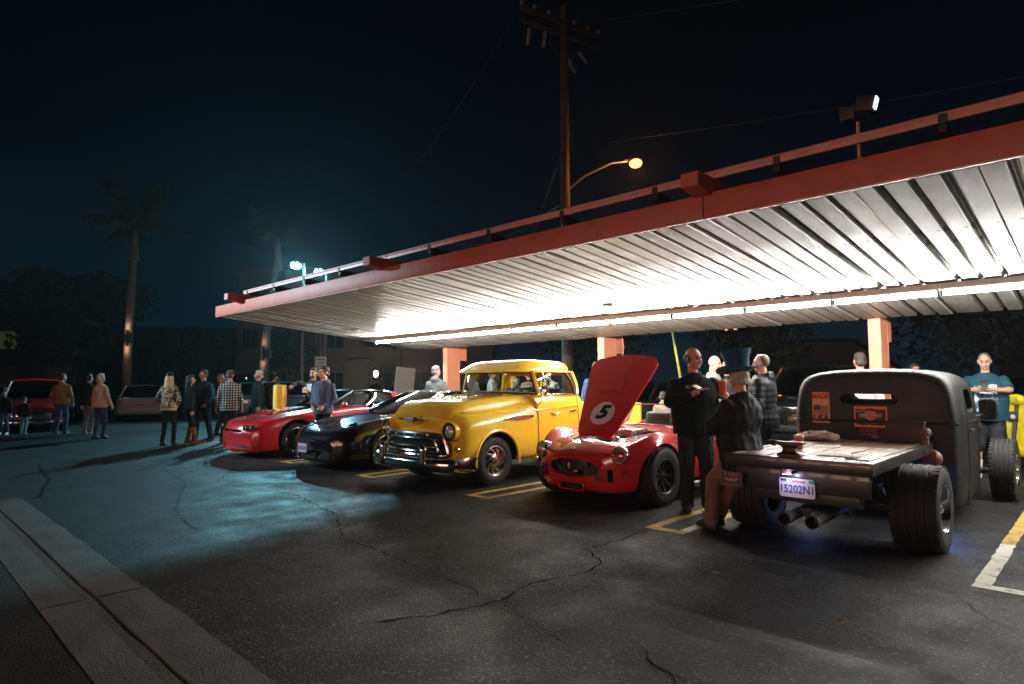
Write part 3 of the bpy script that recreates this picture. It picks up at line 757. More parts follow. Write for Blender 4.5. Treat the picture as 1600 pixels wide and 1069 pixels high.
def wheel(parent, loc, Rr, w, rim, side, style, m_rim, m_hub=None, m_back=None, steer=0.):
    """a wheel part (the tyre) with its rim, spokes and cap as sub-parts; side=+1 shows its face towards +x"""
    k = (round(Rr, 3), round(w, 3), round(rim, 3))
    if k not in wheel.cache: wheel.cache[k] = tyre_mesh(Rr, w, rim).mesh('wheel', M_TYRE, True, 40)
    o = link('wheel', wheel.cache[k], parent, loc); o.rotation_euler = (0, 0, (0 if side > 0 else math.pi)+steer)
    h = w/2
    MB().lathe([(rim+.012, h*.84), (rim+.014, h*.92), (rim-.002, h*.95), (rim-.014, h*.86), (rim-.02, h*.3), (rim-.05, -h*.5), (.02, -h*.55)], (0, 0, 0), (1, 0, 0), 32, cap=False).build('rim', m_rim if style != 'black' else m_rim, o)
    MB().lathe([(rim-.03, -h*.30), (.0, -h*.30)], (0, 0, 0), (1, 0, 0), 24, cap=False).build('brake_disc', m_back or M_WELL, o)
    hub = m_hub or m_rim
    if style == 'slot':       # pressed steel/aluminium disc with ten curved slots
        n = 9; mb = MB(); prof = [(rim-.012, h*.62), (rim*.86, h*.56)]
        mb.lathe([(rim-.010, h*.80), (rim*.90, h*.70), (rim*.86, h*.60)], (0, 0, 0), (1, 0, 0), 36, cap=False)
        mb.lathe([(rim*.46, h*.72), (rim*.36, h*.86), (rim*.20, h*.90), (rim*.17, h*1.02), (.001, h*1.06)], (0, 0, 0), (1, 0, 0), 30, cap=False)
        for i in range(n):
            a0 = 2*math.pi*i/n; rows = []
            for q in range(5):
                u = q/4; r = rim*(.46+.42*u); a = a0+.55*u; wd = (.215-.05*u)
                rows.append([(h*(.73-.12*u-.02*abs(t)), r*math.cos(a+t*wd*1.0), r*math.sin(a+t*wd)) for t in (-1, -.5, 0, .5, 1)])
            mb.patch(rows)
        mb.build('wheel_disc', m_rim, o)
    elif style == 'five':     # twin five-spoke alloy
        for i in range(5):
            a0 = 2*math.pi*i/5; mb = MB()
            for t in (-.17, .17):
                a = a0+t; b = a0+t*1.15
                mb.loft([[(h*(x1), r*math.cos(q)-s_*wd*math.sin(q), r*math.sin(q)+s_*wd*math.cos(q)) for (x1, s_) in ((hx, -1), (hx, 1), (hx-.18, 1), (hx-.18, -1))] for r, q, hx, wd in ((rim*.16, a0+t*1.2, .62, .022), (rim*.5, a, .74, .017), (rim-.008, b, .88, .020))])
            mb.build('spoke', m_rim, o, ang=25)
        MB().lathe([(rim*.20, h*.45), (rim*.19, h*.68), (rim*.10, h*.72), (.001, h*.72)], (0, 0, 0), (1, 0, 0), 20, cap=False).build('hub_cap', hub, o)
    elif style == 'dish':     # smooth chrome reverse rim with a cap
        MB().lathe([(rim-.012, h*.60), (rim*.80, h*.30), (rim*.62, h*.26), (rim*.5, h*.44), (rim*.36, h*.50), (rim*.30, h*.42), (rim*.26, h*.72), (rim*.12, h*.86), (.001, h*.88)], (0, 0, 0), (1, 0, 0), 36, cap=False).build('wheel_disc', m_rim, o)
        for i in range(10):
            a = 2*math.pi*i/10; MB().lathe([(.010, 0), (.009, .03), (.004, .036)], (h*.50, rim*.43*math.cos(a), rim*.43*math.sin(a)), (1, 0, 0), 6).build('lug_nut', m_rim, o)
    elif style == 'mesh':     # dark multi-spoke with knock-off hub
        for i in range(9):
            a = 2*math.pi*i/9; mb = MB()
            mb.loft([[(h*hx, r*math.cos(a)-s_*wd*math.sin(a), r*math.sin(a)+s_*wd*math.cos(a)) for (hx, s_) in ((x1, -1), (x1, 1), (x1-.16, 1), (x1-.16, -1))] for r, x1, wd in ((rim*.2, .55, .02), (rim*.6, .5, .014), (rim-.008, .72, .022))])
            mb.build('spoke', m_hub or m_rim, o, ang=25)
        MB().lathe([(rim*.24, h*.4), (rim*.22, h*.62), (rim*.10, h*.70), (rim*.08, h*1.0), (.001, h*1.02)], (0, 0, 0), (1, 0, 0), 18, cap=False).build('hub_cap', m_hub or m_rim, o)
    return o
wheel.cache = {}

def body(name, stations, m, parent, k=4, ky=4, ends=True):
    """stations: (y, [(x, z[, dy]) from bottom centre to top centre]); mirrored into one closed shell"""
    rings = []; ts = [s[0] for s in stations]; prof = []
    for y, p in stations:
        q = spl([(a[0], y+(a[2] if len(a) > 2 else 0), a[1]) for a in p], k); prof.append(q)
    ss = []
    for i in range(len(ts)-1): ss += [ts[i]+(ts[i+1]-ts[i])*j/ky for j in range(ky)]
    ss.append(ts[-1]); n = len(prof[0])
    lines = [hermite([pr[j] for pr in prof], ts, ss) for j in range(n)]
    for i in range(len(ss)):
        half = [lines[j][i] for j in range(n)]
        rings.append(half+[(-a[0], a[1], a[2]) for a in half[-2:0:-1]])
    mb = MB(); mb.loft(rings, ends)
    return mb.build(name, m, parent)
def bow(st, amt, w, ylim):
    """curve the nose in plan: pull the outer points of the front stations back"""
    return [(y, [(a[0], a[1], (a[2] if len(a) > 2 else 0)+amt*(abs(a[0])/w)**2*max(0, 1-y/ylim)) for a in p]) for y, p in st]
def arches(ob, ys, z, r, x_in=.5, x_out=1.3, seg=28):
    mb = MB()
    for y in ys:
        for s in (-1, 1): mb.lathe([(r, x_in), (r, x_out)], (0, y, z), (s, 0, 0), seg)
    cut(ob, mb, M_WELL)
def seam(parent, P, r=.005, m=None, name='panel_gap'):
    return MB().tube(P, r, 4, False).build(name, m or M_SEAM, parent)
def arc3(a, b, c, n=8):
    """smooth curve a -> b -> c (b is the middle point on it)"""
    a, b, c = Vector(a), Vector(b), Vector(c); q = b*2-(a+c)*.5
    return [a*(1-t)**2+q*2*t*(1-t)+c*t*t for t in (i/n for i in range(n+1))]
def sheet(name, bot, top, m, parent, bow=(0, 0, 0), n=5):
    rows = []
    for i in range(n+1):
        u = i/n; k = 4*u*(1-u); rows.append([Vector(p).lerp(Vector(q), u)+Vector(bow)*k for p, q in zip(bot, top)])
    return MB().patch(rows).build(name, m, parent)
def greenhouse(p, A, Bp, C, D, m_body, m_glass, m_roof=None, Fc=None, Rc=None, crown=.05, pw=.032, door_split=True, tint_side=None):
    """cabin above the belt: A/C = front/rear pillar foot, Bp/D = front/rear roof corner (x,y,z); Fc/Rc = centre offsets of windscreen and rear glass"""
    m_roof = m_roof or m_body
    f0 = arc3((-A[0], A[1], A[2]), (0, A[1]-Fc[0], A[2]+.01), A); f1 = arc3((-Bp[0], Bp[1], Bp[2]), (0, Bp[1]-Fc[1], Bp[2]+crown*.5), Bp)
    r0 = arc3((-C[0], C[1], C[2]), (0, C[1]+Rc[0], C[2]+.01), C); r1 = arc3((-D[0], D[1], D[2]), (0, D[1]+Rc[1], D[2]+crown*.5), D)
    sheet('windscreen', f0, f1, m_glass, p); sheet('rear_window', r0, r1, m_glass, p)
    rows = []
    for i in range(9):
        u = i/8; rows.append([a.lerp(b, u)+Vector((0, 0, crown*math.sin(math.pi*u)*(.35+.65*(1-abs(j/4-1)**2)))) for j, (a, b) in enumerate(zip(f1, r1))])
    mb = MB(); n = len(rows[0]); mb.patch(rows); mb.patch([[q-Vector((0, 0, .03)) for q in r] for r in rows])
    mb.build('roof', m_roof, p)
    for s in (-1, 1):
        a, b, c, d = [Vector((s*q[0], q[1], q[2])) for q in (A, Bp, C, D)]
        out = Vector((s*.018, 0, 0))
        sheet('side_window', [a.lerp(c, t/6) for t in range(7)], [b.lerp(d, t/6) for t in range(7)], tint_side or m_glass, p, (s*.02, 0, 0), 4)
        MB().tube(arc3(a, a.lerp(b, .5)+Vector((s*.012, 0, .015)), b, 5), pw, 6).build('pillar', m_body, p)
        MB().tube(arc3(c, c.lerp(d, .5)+Vector((s*.012, 0, .02)), d, 5), pw*1.25, 6).build('pillar', m_body, p)
        MB().tube(arc3(b, b.lerp(d, .5)+Vector((s*.01, 0, crown*.4)), d, 6), pw*.9, 6).build('roof_rail', m_roof, p)
        if door_split:
            q = a.lerp(c, .56); w = b.lerp(d, .58); MB().tube([q, w], pw*.8, 6).build('pillar', M_RUBBER, p)
        MB().tube([a, c], .014, 5).build('belt_trim', M_RUBBER, p)
    return
def lamp_round(parent, o, d, r, depth=.05, m_bez=None, lens=None, name='headlight', refl=None):
    """round lamp: bezel ring (the part) with reflector and lens as sub-parts; d = outward direction"""
    o = Vector(o); d = Vector(d).normalized()
    h = MB().lathe([(r*.86, .012), (r*.95, .022), (r*1.06, .010), (r*1.10, -.01), (r*1.08, -depth)], o, d, 24, cap=False).build(name, m_bez or M_CHROME, parent)
    MB().lathe([(r*.92, .0), (r*.75, -.03), (r*.4, -.055), (.001, -.065)], o, d, 20, cap=False).build('reflector', refl or M_REFL, h)
    MB().lathe([(r*.10, -.05), (r*.12, -.02), (.001, -.012)], o, d, 8).build('bulb', M_PLATE, h)
    MB().lathe([(r*.90, .006), (r*.7, .022), (r*.35, .032), (.001, .035)], o, d, 20, cap=False).build('lens', lens or M_LENS, h)
    return h
def seats(p, xs, y, z0, zt, m=None):
    for x in xs:
        MB().box((x, y, zt-.14), (.46, .14, zt-z0), Matrix.Rotation(-.2, 3, 'X')).build('seat', m or M_SEAT, p, bevel=.05)
        MB().box((x, y+.06, zt+.02), (.24, .09, .16)).build('headrest', m or M_SEAT, p, bevel=.04)
def steering(p, c, r, tilt=.9, m=None):
    w = MB(); rot = Matrix.Rotation(tilt, 3, 'X')
    w.tube([Vector(c)+rot @ Vector((r*math.cos(a), r*math.sin(a), 0)) for a in (2*math.pi*i/20 for i in range(20))], .012, 6, closed=True)
    for a in (.2, math.pi-.2, -math.pi/2): w.tube([Vector(c), Vector(c)+rot @ Vector((r*math.cos(a), r*math.sin(a), 0))], .009, 5)
    w.build('steering_wheel', m or M_BLK, p)
def mirror_pod(p, o, s, m, w=.20, h=.12):
    MB().ell(o, (w/2, .06, h/2), None, 12, 8).build('door_mirror', m, p)
def plate(p, c, w, h, s, n=(0, -1, 0), ink=None, top=None, u=(1, 0, 0), v=(0, 0, 1), size=None, m=None, arch='California'):
    u, v, n = Vector(u), Vector(v), Vector(n); c = Vector(c)
    pl = MB().prism(rrect(w, h, .02), c-n*.004, u, v, n, .006).build('licence_plate', m or M_PLATE, p, smooth=False)
    ik_ = MATS.get('plate_ink') or mat('plate_ink', (.03, .045, .30), .5)
    if s: text(s, size or h*.56, ik_, pl, 'lettering', c+n*.004-v*h*.08, u, v, .001, bold=.0012, xs=.80)
    else:
        for k in range(7): MB().prism([(0, 0), (w*.075, 0), (w*.075, h*.42), (0, h*.42)], c+n*.002+u*(w*(-.42+.125*k))-v*h*.24, u, v, n, .0015).build('plate_mark', ik_, pl, smooth=False)
    if arch: text(arch, h*.22, mat('plate_red', (.45, .03, .05), .5), pl, 'lettering', c+n*.004+v*h*.36, u, v, .001, shear=.3)
    return pl
def simple_wheels(p, hw, yf, yr, Rr, w, rim, style, m, z=None, **k):
    for y in (yf, yr):
        for s in (-1, 1): wheel(p, (s*(hw-w/2), y, z or Rr), Rr, w, rim, s, style, m, **k)
# ================================================================== YELLOW PICKUP
P_YEL = paint('pickup_yellow_paint', (.95, .58, .035), .25)
tk = thing('pickup_truck', 'bright yellow fifties pickup with chrome grille and bumper parked under the canopy', 'pickup truck', (-7.14, 5.36, 0))
def sec(bw, bz, sx, s1, s2, ft, fx, vx, vz, hx, hz, kx, kz, tz):
    return [(0, bz), (bw-.10, bz), (bw-.02, bz+.06), (sx, s1), (sx, s2), (sx-.04, ft-.06), (fx, ft), (vx, vz), (hx, hz), (kx, kz), (0, tz)]
st = [(.00, [(0, .42), (.70, .42), (.78, .46), (.82, .58), (.83, .74), (.80, .86), (.70, .91), (.60, .92), (.50, .955), (.34, .98), (0, .99)]),
      (.05, sec(0.860, 0.380, 0.885, 0.580, 0.780, 0.955, 0.740, 0.635, 0.955, 0.605, 0.980, 0.455, 1.039, 1.055)),
      (.14, sec(0.880, 0.360, 0.905, 0.600, 0.800, 0.985, 0.760, 0.655, 0.985, 0.625, 1.045, 0.495, 1.104, 1.120)),
      (.32, sec(0.890, 0.340, 0.915, 0.600, 0.820, 1.000, 0.780, 0.685, 1.005, 0.655, 1.105, 0.535, 1.164, 1.180)),
      (.70, sec(0.900, 0.330, 0.920, 0.600, 0.830, 1.020, 0.800, 0.715, 1.040, 0.685, 1.135, 0.575, 1.194, 1.210)),
      (1.20, sec(0.900, 0.320, 0.920, 0.620, 0.850, 1.060, 0.820, 0.745, 1.090, 0.715, 1.170, 0.605, 1.229, 1.245)),
      (1.62, sec(0.900, 0.310, 0.920, 0.640, 0.880, 1.100, 0.840, 0.785, 1.150, 0.755, 1.193, 0.635, 1.252, 1.268))]
bd = body('body', bow(st, .20, .9, 1.0), [P_YEL], tk, 4, 5)
cabst = [(1.625, [(0, .30), (.80, .30), (.885, .36), (.917, .64), (.917, .88), (.90, 1.08), (.865, 1.18), (.80, 1.235), (.70, 1.25), (.5, 1.255), (0, 1.258)]),
         (2.0, [(0, .30), (.80, .30), (.885, .36), (.917, .64), (.917, .88), (.90, 1.08), (.865, 1.18), (.80, 1.235), (.72, 1.24), (.5, 1.10), (0, 1.10)]),
         (2.66, [(0, .30), (.80, .30), (.885, .36), (.917, .64), (.917, .88), (.90, 1.08), (.865, 1.18), (.80, 1.235), (.72, 1.24), (.5, 1.10), (0, 1.10)]),
         (2.74, [(0, .32), (.78, .32), (.86, .38), (.89, .64), (.89, .88), (.88, 1.08), (.85, 1.18), (.78, 1.23), (.70, 1.24), (.5, 1.24), (0, 1.24)])]
cb = body('cab_body', cabst, [P_YEL], tk, 4, 4)
arches(bd, (.80,), .34, .415, .52, 1.2)
for s in (-1, 1):
    dr = take_faces(cb, lambda c: c.x*s > .80 and 1.70 < c.y < 2.60 and c.z > .36, 'door', .002)
    for P in ([(s*.905, 1.64, .33), (s*.925, 1.64, .64), (s*.925, 1.64, .88), (s*.909, 1.64, 1.08), (s*.86, 1.64, 1.19)], [(s*.905, 2.61, .36), (s*.925, 2.61, .64), (s*.925, 2.61, .88), (s*.909, 2.61, 1.08), (s*.87, 2.61, 1.19)], [(s*.897, 1.64, .345), (s*.897, 2.61, .345)]):
        seam(tk, P)
    # chrome: handle, V emblem, spear badge
    h = MB().box((s*.936, 2.46, .985), (.022, .15, .026)).build('handle', M_CHROME, dr, bevel=.008)
    MB().tube([(s*.925, 1.93, .965), (s*.925, 2.02, .925), (s*.925, 2.11, .965)], .011, 6).build('v_emblem', M_CHROME, tk)
    b = MB().loft([[(s*(.922+dx), y, z+dz) for dx, dz in ((0, -w), (.016, -w*.5), (.016, w*.5), (0, w))] for y, z, w in ((.86, .905, .004), (1.0, .908, .018), (1.15, .915, .034), (1.40, .925, .032), (1.52, .932, .022))]).build('side_badge', M_CHROME, tk)
    MB().box((s*.941, 1.29, .918), (.006, .33, .034)).build('badge_inlay', mat('badge_red', (.55, .03, .025), .3), b, smooth=False)
    # arch lip
    MB().tube([(s*.912, 0.80+.425*math.cos(a), .34+.425*math.sin(a)) for a in (R(-8+i*196/22) for i in range(23))], .024, 8, squash=(1, .8)).build('arch_lip', P_YEL, tk)
    MB().tube([(s*.915, .70, 1.02), (s*.921, 1.2, 1.015), (s*.921, 1.9, 1.03), (s*.918, 2.6, 1.06)], .007, 6).build('swage_line', P_YEL, tk)
    # headlight in its hooded pod
    MB().lathe([(.118, -.16), (.130, -.02), (.133, .035), (.128, .045), (.122, .03), (.120, -.03)], (s*.715, .105, .775), (s*.10, -1, .02), 26, cap=False).build('headlight_pod', P_YEL, tk)
    MB().lathe([(.123, .028), (.116, .022), (.105, .0), (.103, -.05)], (s*.715, .095, .775), (s*.10, -1, .02), 26, cap=False).build('headlight_surround', M_BLK, tk)
    lamp_round(tk, (s*.716, .085, .775), (s*.10, -1, .02), .094)
    lamp_round(tk, (s*.80, .145, .545), (s*.25, -1, 0), .038, .03, name='parking_lamp')
    # running board and wipers
    MB().box((s*.86, 2.1, .315), (.12, 1.0, .03)).build('running_board', P_YEL, tk, bevel=.008)
    MB().tube([(s*.22, 1.24, 1.285), (s*.30, 1.36, 1.315), (s*.42, 1.44, 1.325)], .007, 5).build('wiper', M_CHROME, tk)
    # round mirror on an arm
    if s > 0:
        MB().tube([(.90, 1.66, 1.09), (.96, 1.68, 1.16), (.97, 1.70, 1.24)], .008, 6).build('mirror_arm', M_CHROME, tk)
        MB().lathe([(.02, .05), (.06, .04), (.085, .0), (.083, -.012), (.001, -.012)], (.975, 1.71, 1.31), (.1, -1, .05), 20).build('door_mirror', M_CHROME, tk)
# hood seams, nose emblem
seam(tk, [(.66, .18, 1.00), (.685, .5, 1.03), (.72, 1.0, 1.065), (.75, 1.55, 1.135)], .004); seam(tk, [(-.66, .18, 1.00), (-.685, .5, 1.03), (-.72, 1.0, 1.065), (-.75, 1.55, 1.135)], .004)
em = MB().loft([[(x, -.028-.03*(1-abs(x)/.30)+dy, .925+dz) for dy, dz in ((.05, w), (0, w*.8), (0, -w*.8), (.05, -w))] for x, w in ((-.30, .008), (-.16, .016), (-.12, .042), (.12, .042), (.16, .016), (.30, .008))]).build('nose_emblem', M_CHROME, tk, ang=20)
MB().box((0, -.066, .925), (.20, .012, .055)).build('emblem_plate', M_PLATE, em, bevel=.006)
for i in range(5): MB().box((-.06+i*.03, -.074, .925), (.014, .003, .026)).build('emblem_mark', M_INK, em, smooth=False)
for s in (-1, 1): MB().lathe([(.03, 0), (.028, .012), (.02, .02)], (s*.20, 1.0, 1.232), (0, -.1, 1), 10).build('hood_vent_trim', M_CHROME, tk)
for s in (-1, 1): MB().tube([(s*.20, .80, 1.205), (s*.22, .95, 1.235), (s*.20, 1.15, 1.24)], .012, 6).build('hood_ornament', M_CHROME, tk)
# grille: dark mouth, chrome surround, two floating bars, four teeth
tz = [(-.55, .735), (.55, .735), (.61, .70), (.69, .47), (.65, .44), (-.65, .44), (-.69, .47), (-.61, .70)]
MB().patch([[(x, .20*(x/.9)**2-.008, z) for x in [wt*(-1+2*k/16) for k in range(17)]] for z, wt in ((.44, .655), (.47, .685), (.60, .65), (.70, .61), (.735, .55))]).build('grille_mouth', M_WELL, tk)
def ring(poly, y, r, name, par, m=None):
    P = [Vector((a, y, b)) for a, b in poly]; Q = []
    for i in range(len(P)):
        a, b = P[i], P[(i+1) % len(P)]
        for k in range(4): Q.append(a.lerp(b, k/4))
    Q = [Vector((q.x, q.y+.20*(q.x/.9)**2, q.z)) for q in Q]
    Q2 = [(Q[i-1]+Q[i]*2+Q[(i+1) % len(Q)])/4 for i in range(len(Q))]
    return MB().tube(Q2, r, 8, closed=True).build(name, m or M_CHROME, par)
gr = ring(tz, -.025, .026, 'grille_surround', tk)
ring([(a*.80, .585+(b-.585)*.62) for a, b in tz], -.045, .020, 'grille_inner_frame', tk)
MB().tube([(-.55, .03, .672), (-.3, -.035, .675), (0, -.062, .676), (.3, -.035, .675), (.55, .03, .672)], .019, 8).build('grille_bar', M_CHROME, tk)
MB().tube([(-.60, .045, .57), (-.3, -.042, .572), (0, -.07, .573), (.3, -.042, .572), (.60, .045, .57)], .024, 8, squash=(1, .8)).build('grille_bar', M_CHROME, tk)
MB().tube([(-.62, .055, .495), (-.3, -.025, .496), (0, -.045, .497), (.3, -.025, .496), (.62, .055, .495)], .014, 8).build('grille_bar', M_CHROME, tk)
for x in (-.36, -.12, .12, .36): MB().box((x, -.04+.20*(x/.9)**2, .705), (.022, .03, .055)).build('grille_tooth', M_CHROME, tk, bevel=.006)
# bumper: curved blade with two bullet guards
bl = []
for i in range(25):
    u = i/12-1; x = .95*math.sin(u*1.45)/math.sin(1.45); y = -.17+.20*u*u+(.30*max(0, abs(u)-.82)/.18 if abs(u) > .82 else 0)
    bl.append([(x, y+dy, .345+dz) for dy, dz in ((.03, -.095), (-.012, -.08), (-.034, -.03), (-.036, .025), (-.014, .07), (.03, .088), (.045, .08), (.0, .0), (.045, -.09))])
MB().loft(bl).build('bumper', M_CHROME, tk, ang=50)
for x in (-.46, .46):
    MB().loft([[(x+a*w, -.165+b*d, z) for a, b in ((math.cos(q), math.sin(q)) for q in (2*math.pi*j/14 for j in range(14)))] for z, w, d in ((.28, .020, .03), (.31, .048, .05), (.40, .055, .06), (.47, .046, .052), (.53, .058, .060), (.57, .055, .055), (.60, .03, .03), (.607, .004, .004))]).build('bumper_guard', M_CHROME, tk)
    MB().tube([(x, -.15, .585), (x-.10*(1 if x > 0 else -1), -.155, .565), (x-.17*(1 if x > 0 else -1), -.155, .46)], .014, 7).build('bumper_guard_bar', M_CHROME, tk)
# cab: roof with visor lip, pillars, glass, interior
def rring(z, hw, yf, yr, n=36, p=4.6, crownf=0.):
    cyy = (yf+yr)/2; L = (yr-yf)/2; out = []
    for j in range(n):
        a = 2*math.pi*j/n; c, s_ = math.cos(a), math.sin(a)
        x = hw*math.copysign(abs(c)**(2/p), c); y = L*math.copysign(abs(s_)**(2/p), s_)
        out.append((x, cyy+y-(crownf*(1-(x/hw)**2) if s_ < 0 else 0), z))
    return out
MB().loft([rring(1.592, .70, 1.46, 2.74, crownf=.12), rring(1.586, .735, 1.40, 2.76, crownf=.22), rring(1.606, .752, 1.40, 2.78, crownf=.21), rring(1.640, .752, 1.45, 2.79, crownf=.15), rring(1.690, .732, 1.52, 2.78, crownf=.10), rring(1.740, .690, 1.60, 2.73, crownf=.07), rring(1.778, .60, 1.72, 2.62, crownf=.04), rring(1.798, .42, 1.9, 2.45), rring(1.804, .1, 2.1, 2.3)]).build('roof', P_YEL, tk, ang=60)
for s in (-1, 1):
    MB().tube(arc3((s*.845, 1.74, 1.235), (s*.79, 1.72, 1.43), (s*.725, 1.72, 1.60), 6), .030, 8, squash=(1, 1.3)).build('pillar', P_YEL, tk)
    MB().tube(arc3((s*.84, 2.66, 1.235), (s*.81, 2.66, 1.42), (s*.74, 2.62, 1.60), 6), .045, 8).build('pillar', P_YEL, tk)
    MB().tube(arc3((s*.862, 2.57, 1.245), (s*.826, 2.55, 1.42), (s*.756, 2.47, 1.585), 6), .024, 6).build('window_seal', M_RUBBER, tk)
    MB().tube([(s*.858, 1.96, 1.245), (s*.775, 1.90, 1.585)], .010, 6).build('quarter_light_bar', M_CHROME, tk)
    MB().tube([(s*.862, 1.70, 1.245), (s*.862, 2.6, 1.245)], .012, 6).build('belt_trim', M_CHROME, tk)
    MB().tube([(s*.76, 1.70, 1.595), (s*.77, 2.0, 1.60), (s*.765, 2.6, 1.60)], .016, 6).build('drip_rail', P_YEL, tk)
    sheet('side_window', [(s*.855, 1.76+t*.14, 1.25) for t in range(7)], [(s*.752, 1.76+t*.118, 1.585) for t in range(7)], M_GLASS, tk, (s*.015, 0, 0))
w0 = arc3((-.83, 1.70, 1.255), (0, 1.25, 1.285), (.83, 1.70, 1.255), 14); w1 = arc3((-.715, 1.69, 1.585), (0, 1.40, 1.585), (.715, 1.69, 1.585), 14)
sheet('windscreen', w0, w1, M_GLASS, tk, (0, -.02, 0))
MB().tube(w0+w1[::-1], .017, 6, closed=True).build('windscreen_seal', M_RUBBER, tk)
MB().tube([p+Vector((0, -.012, .018)) for p in w0], .006, 5).build('windscreen_trim', M_CHROME, tk)
# back of the cab with its large window
MB().box((0, 2.70, 1.265), (1.5, .04, .07)).box((-.70, 2.69, 1.43), (.10, .04, .34)).box((.70, 2.69, 1.43), (.10, .04, .34)).box((0, 2.68, 1.575), (1.36, .04, .06)).build('cab_back', P_YEL, tk, smooth=False)
MB().box((.03, 2.69, 1.42), (.05, .045, .28)).build('rear_pillar', P_YEL, tk, smooth=False)
sheet('rear_window', [(-.65+.1*i, 2.70, 1.295) for i in range(14)], [(-.65+.1*i, 2.68, 1.55) for i in range(14)], M_GLASS, tk)
MB().box((0, 2.50, 1.12), (1.36, .18, .42), Matrix.Rotation(-.15, 3, 'X')).build('bench_seat', M_SEAT, tk, bevel=.05)
MB().box((0, 1.72, 1.20), (1.4, .20, .10)).build('dashboard', P_YEL, tk, bevel=.03)
MB().tube([(.36, 1.68, 1.20), (.36, 1.88, 1.30)], .018, 8).build('steering_column', M_BLK, tk)
steering(tk, (.36, 1.90, 1.33), .19, .75)
MB().box((-.08, 1.48, 1.275), (.26, .05, .025)).build('dash_lamp', M_TAIL, tk, bevel=.008)
# cargo bed
bdm = MB()
for s in (-1, 1):
    bdm.loft([[(s*x, y, z) for x, z in ((.86, .34), (.91, .42), (.92, .70), (.91, 1.02), (.90, 1.07), (.84, 1.07), (.83, 1.0), (.83, .34))] for y in (2.80, 3.0, 3.8, 4.55, 4.62)])
bdm.box((0, 2.83, .83), (1.66, .05, .46)).box((0, 4.58, .80), (1.66, .05, .50)).box((0, 3.7, .58), (1.66, 1.75, .04))
bb = bdm.build('cargo_bed', P_YEL, tk)
arches(bb, (3.76,), .34, .40, .7, 1.2)
for y in (.80, 3.76):
    for s in (-1, 1): wheel(tk, (s*.765, y, .335), .335, .20, .205, s, 'slot', M_ALU, m_hub=M_CHROME)
MB().box((0, 1.9, .30), (.8, 3.6, .12)).build('chassis', M_DARK, tk, smooth=False)
MB().tube([(-.66, .80, .33), (.66, .80, .33)], .04, 8).build('axle', M_DARK, tk); MB().tube([(-.66, 3.76, .33), (.66, 3.76, .33)], .05, 8).build('axle', M_DARK, tk)
# ================================================================== RED ROADSTER
P_RED = paint('roadster_red_paint', (.56, .024, .024), .22)
rs = thing('roadster', 'red open roadster with its bonnet raised showing a white number 5 roundel', 'roadster', (-4.62, 5.76, 0))
st = [(.00, [(0, .27), (.26, .27), (.38, .32), (.43, .41), (.42, .49), (.37, .545), (.29, .565), (.2, .575), (.1, .58), (0, .58)]),
      (.035, [(0, .20), (.36, .20), (.53, .27), (.585, .41), (.58, .52), (.50, .605), (.38, .605), (.26, .61), (.13, .62), (0, .622)]),
      (.11, [(0, .16), (.44, .16), (.65, .24), (.725, .42), (.725, .57), (.64, .675), (.46, .645), (.31, .645), (.15, .66), (0, .665)]),
      (.26, [(0, .14), (.52, .15), (.74, .23), (.80, .42), (.80, .61), (.70, .755), (.52, .70), (.36, .695), (.17, .71), (0, .718)]),
      (.46, [(0, .13), (.56, .14), (.79, .22), (.845, .42), (.84, .63), (.735, .815), (.555, .745), (.38, .73), (.18, .75), (0, .757)]),
      (.70, [(0, .13), (.58, .14), (.81, .22), (.86, .42), (.855, .63), (.745, .835), (.57, .77), (.39, .755), (.18, .777), (0, .785)]),
      (1.10, [(0, .13), (.58, .14), (.79, .22), (.84, .42), (.83, .62), (.735, .805), (.58, .785), (.39, .785), (.18, .805), (0, .812)]),
      (1.62, [(0, .13), (.58, .14), (.77, .22), (.81, .42), (.80, .61), (.73, .765), (.60, .80), (.42, .825), (.2, .84), (0, .845)]),
      (2.20, [(0, .13), (.58, .14), (.75, .22), (.79, .42), (.785, .60), (.735, .745), (.60, .785), (.42, .79), (.2, .79), (0, .79)]),
      (2.60, [(0, .14), (.6, .15), (.80, .24), (.85, .44), (.84, .63), (.75, .80), (.60, .81), (.42, .81), (.2, .81), (0, .81)]),
      (3.00, [(0, .16), (.6, .17), (.85, .27), (.90, .46), (.885, .66), (.77, .85), (.60, .84), (.42, .835), (.2, .835), (0, .835)]),
      (3.45, [(0, .22), (.5, .23), (.74, .34), (.80, .50), (.79, .64), (.70, .77), (.56, .78), (.40, .785), (.2, .785), (0, .785)]),
      (3.85, [(0, .36), (.3, .37), (.45, .42), (.5, .50), (.48, .58), (.42, .62), (.33, .63), (.22, .63), (.1, .63), (0, .63)])]
rb = body('body', bow(st, .16, .6, .75), [P_RED], rs, 4, 5)
arches(rb, (.70, 2.98), .33, .385, .50, 1.2)
M_BAY = mat('engine_bay', (.03, .028, .028), .7, var=.4)
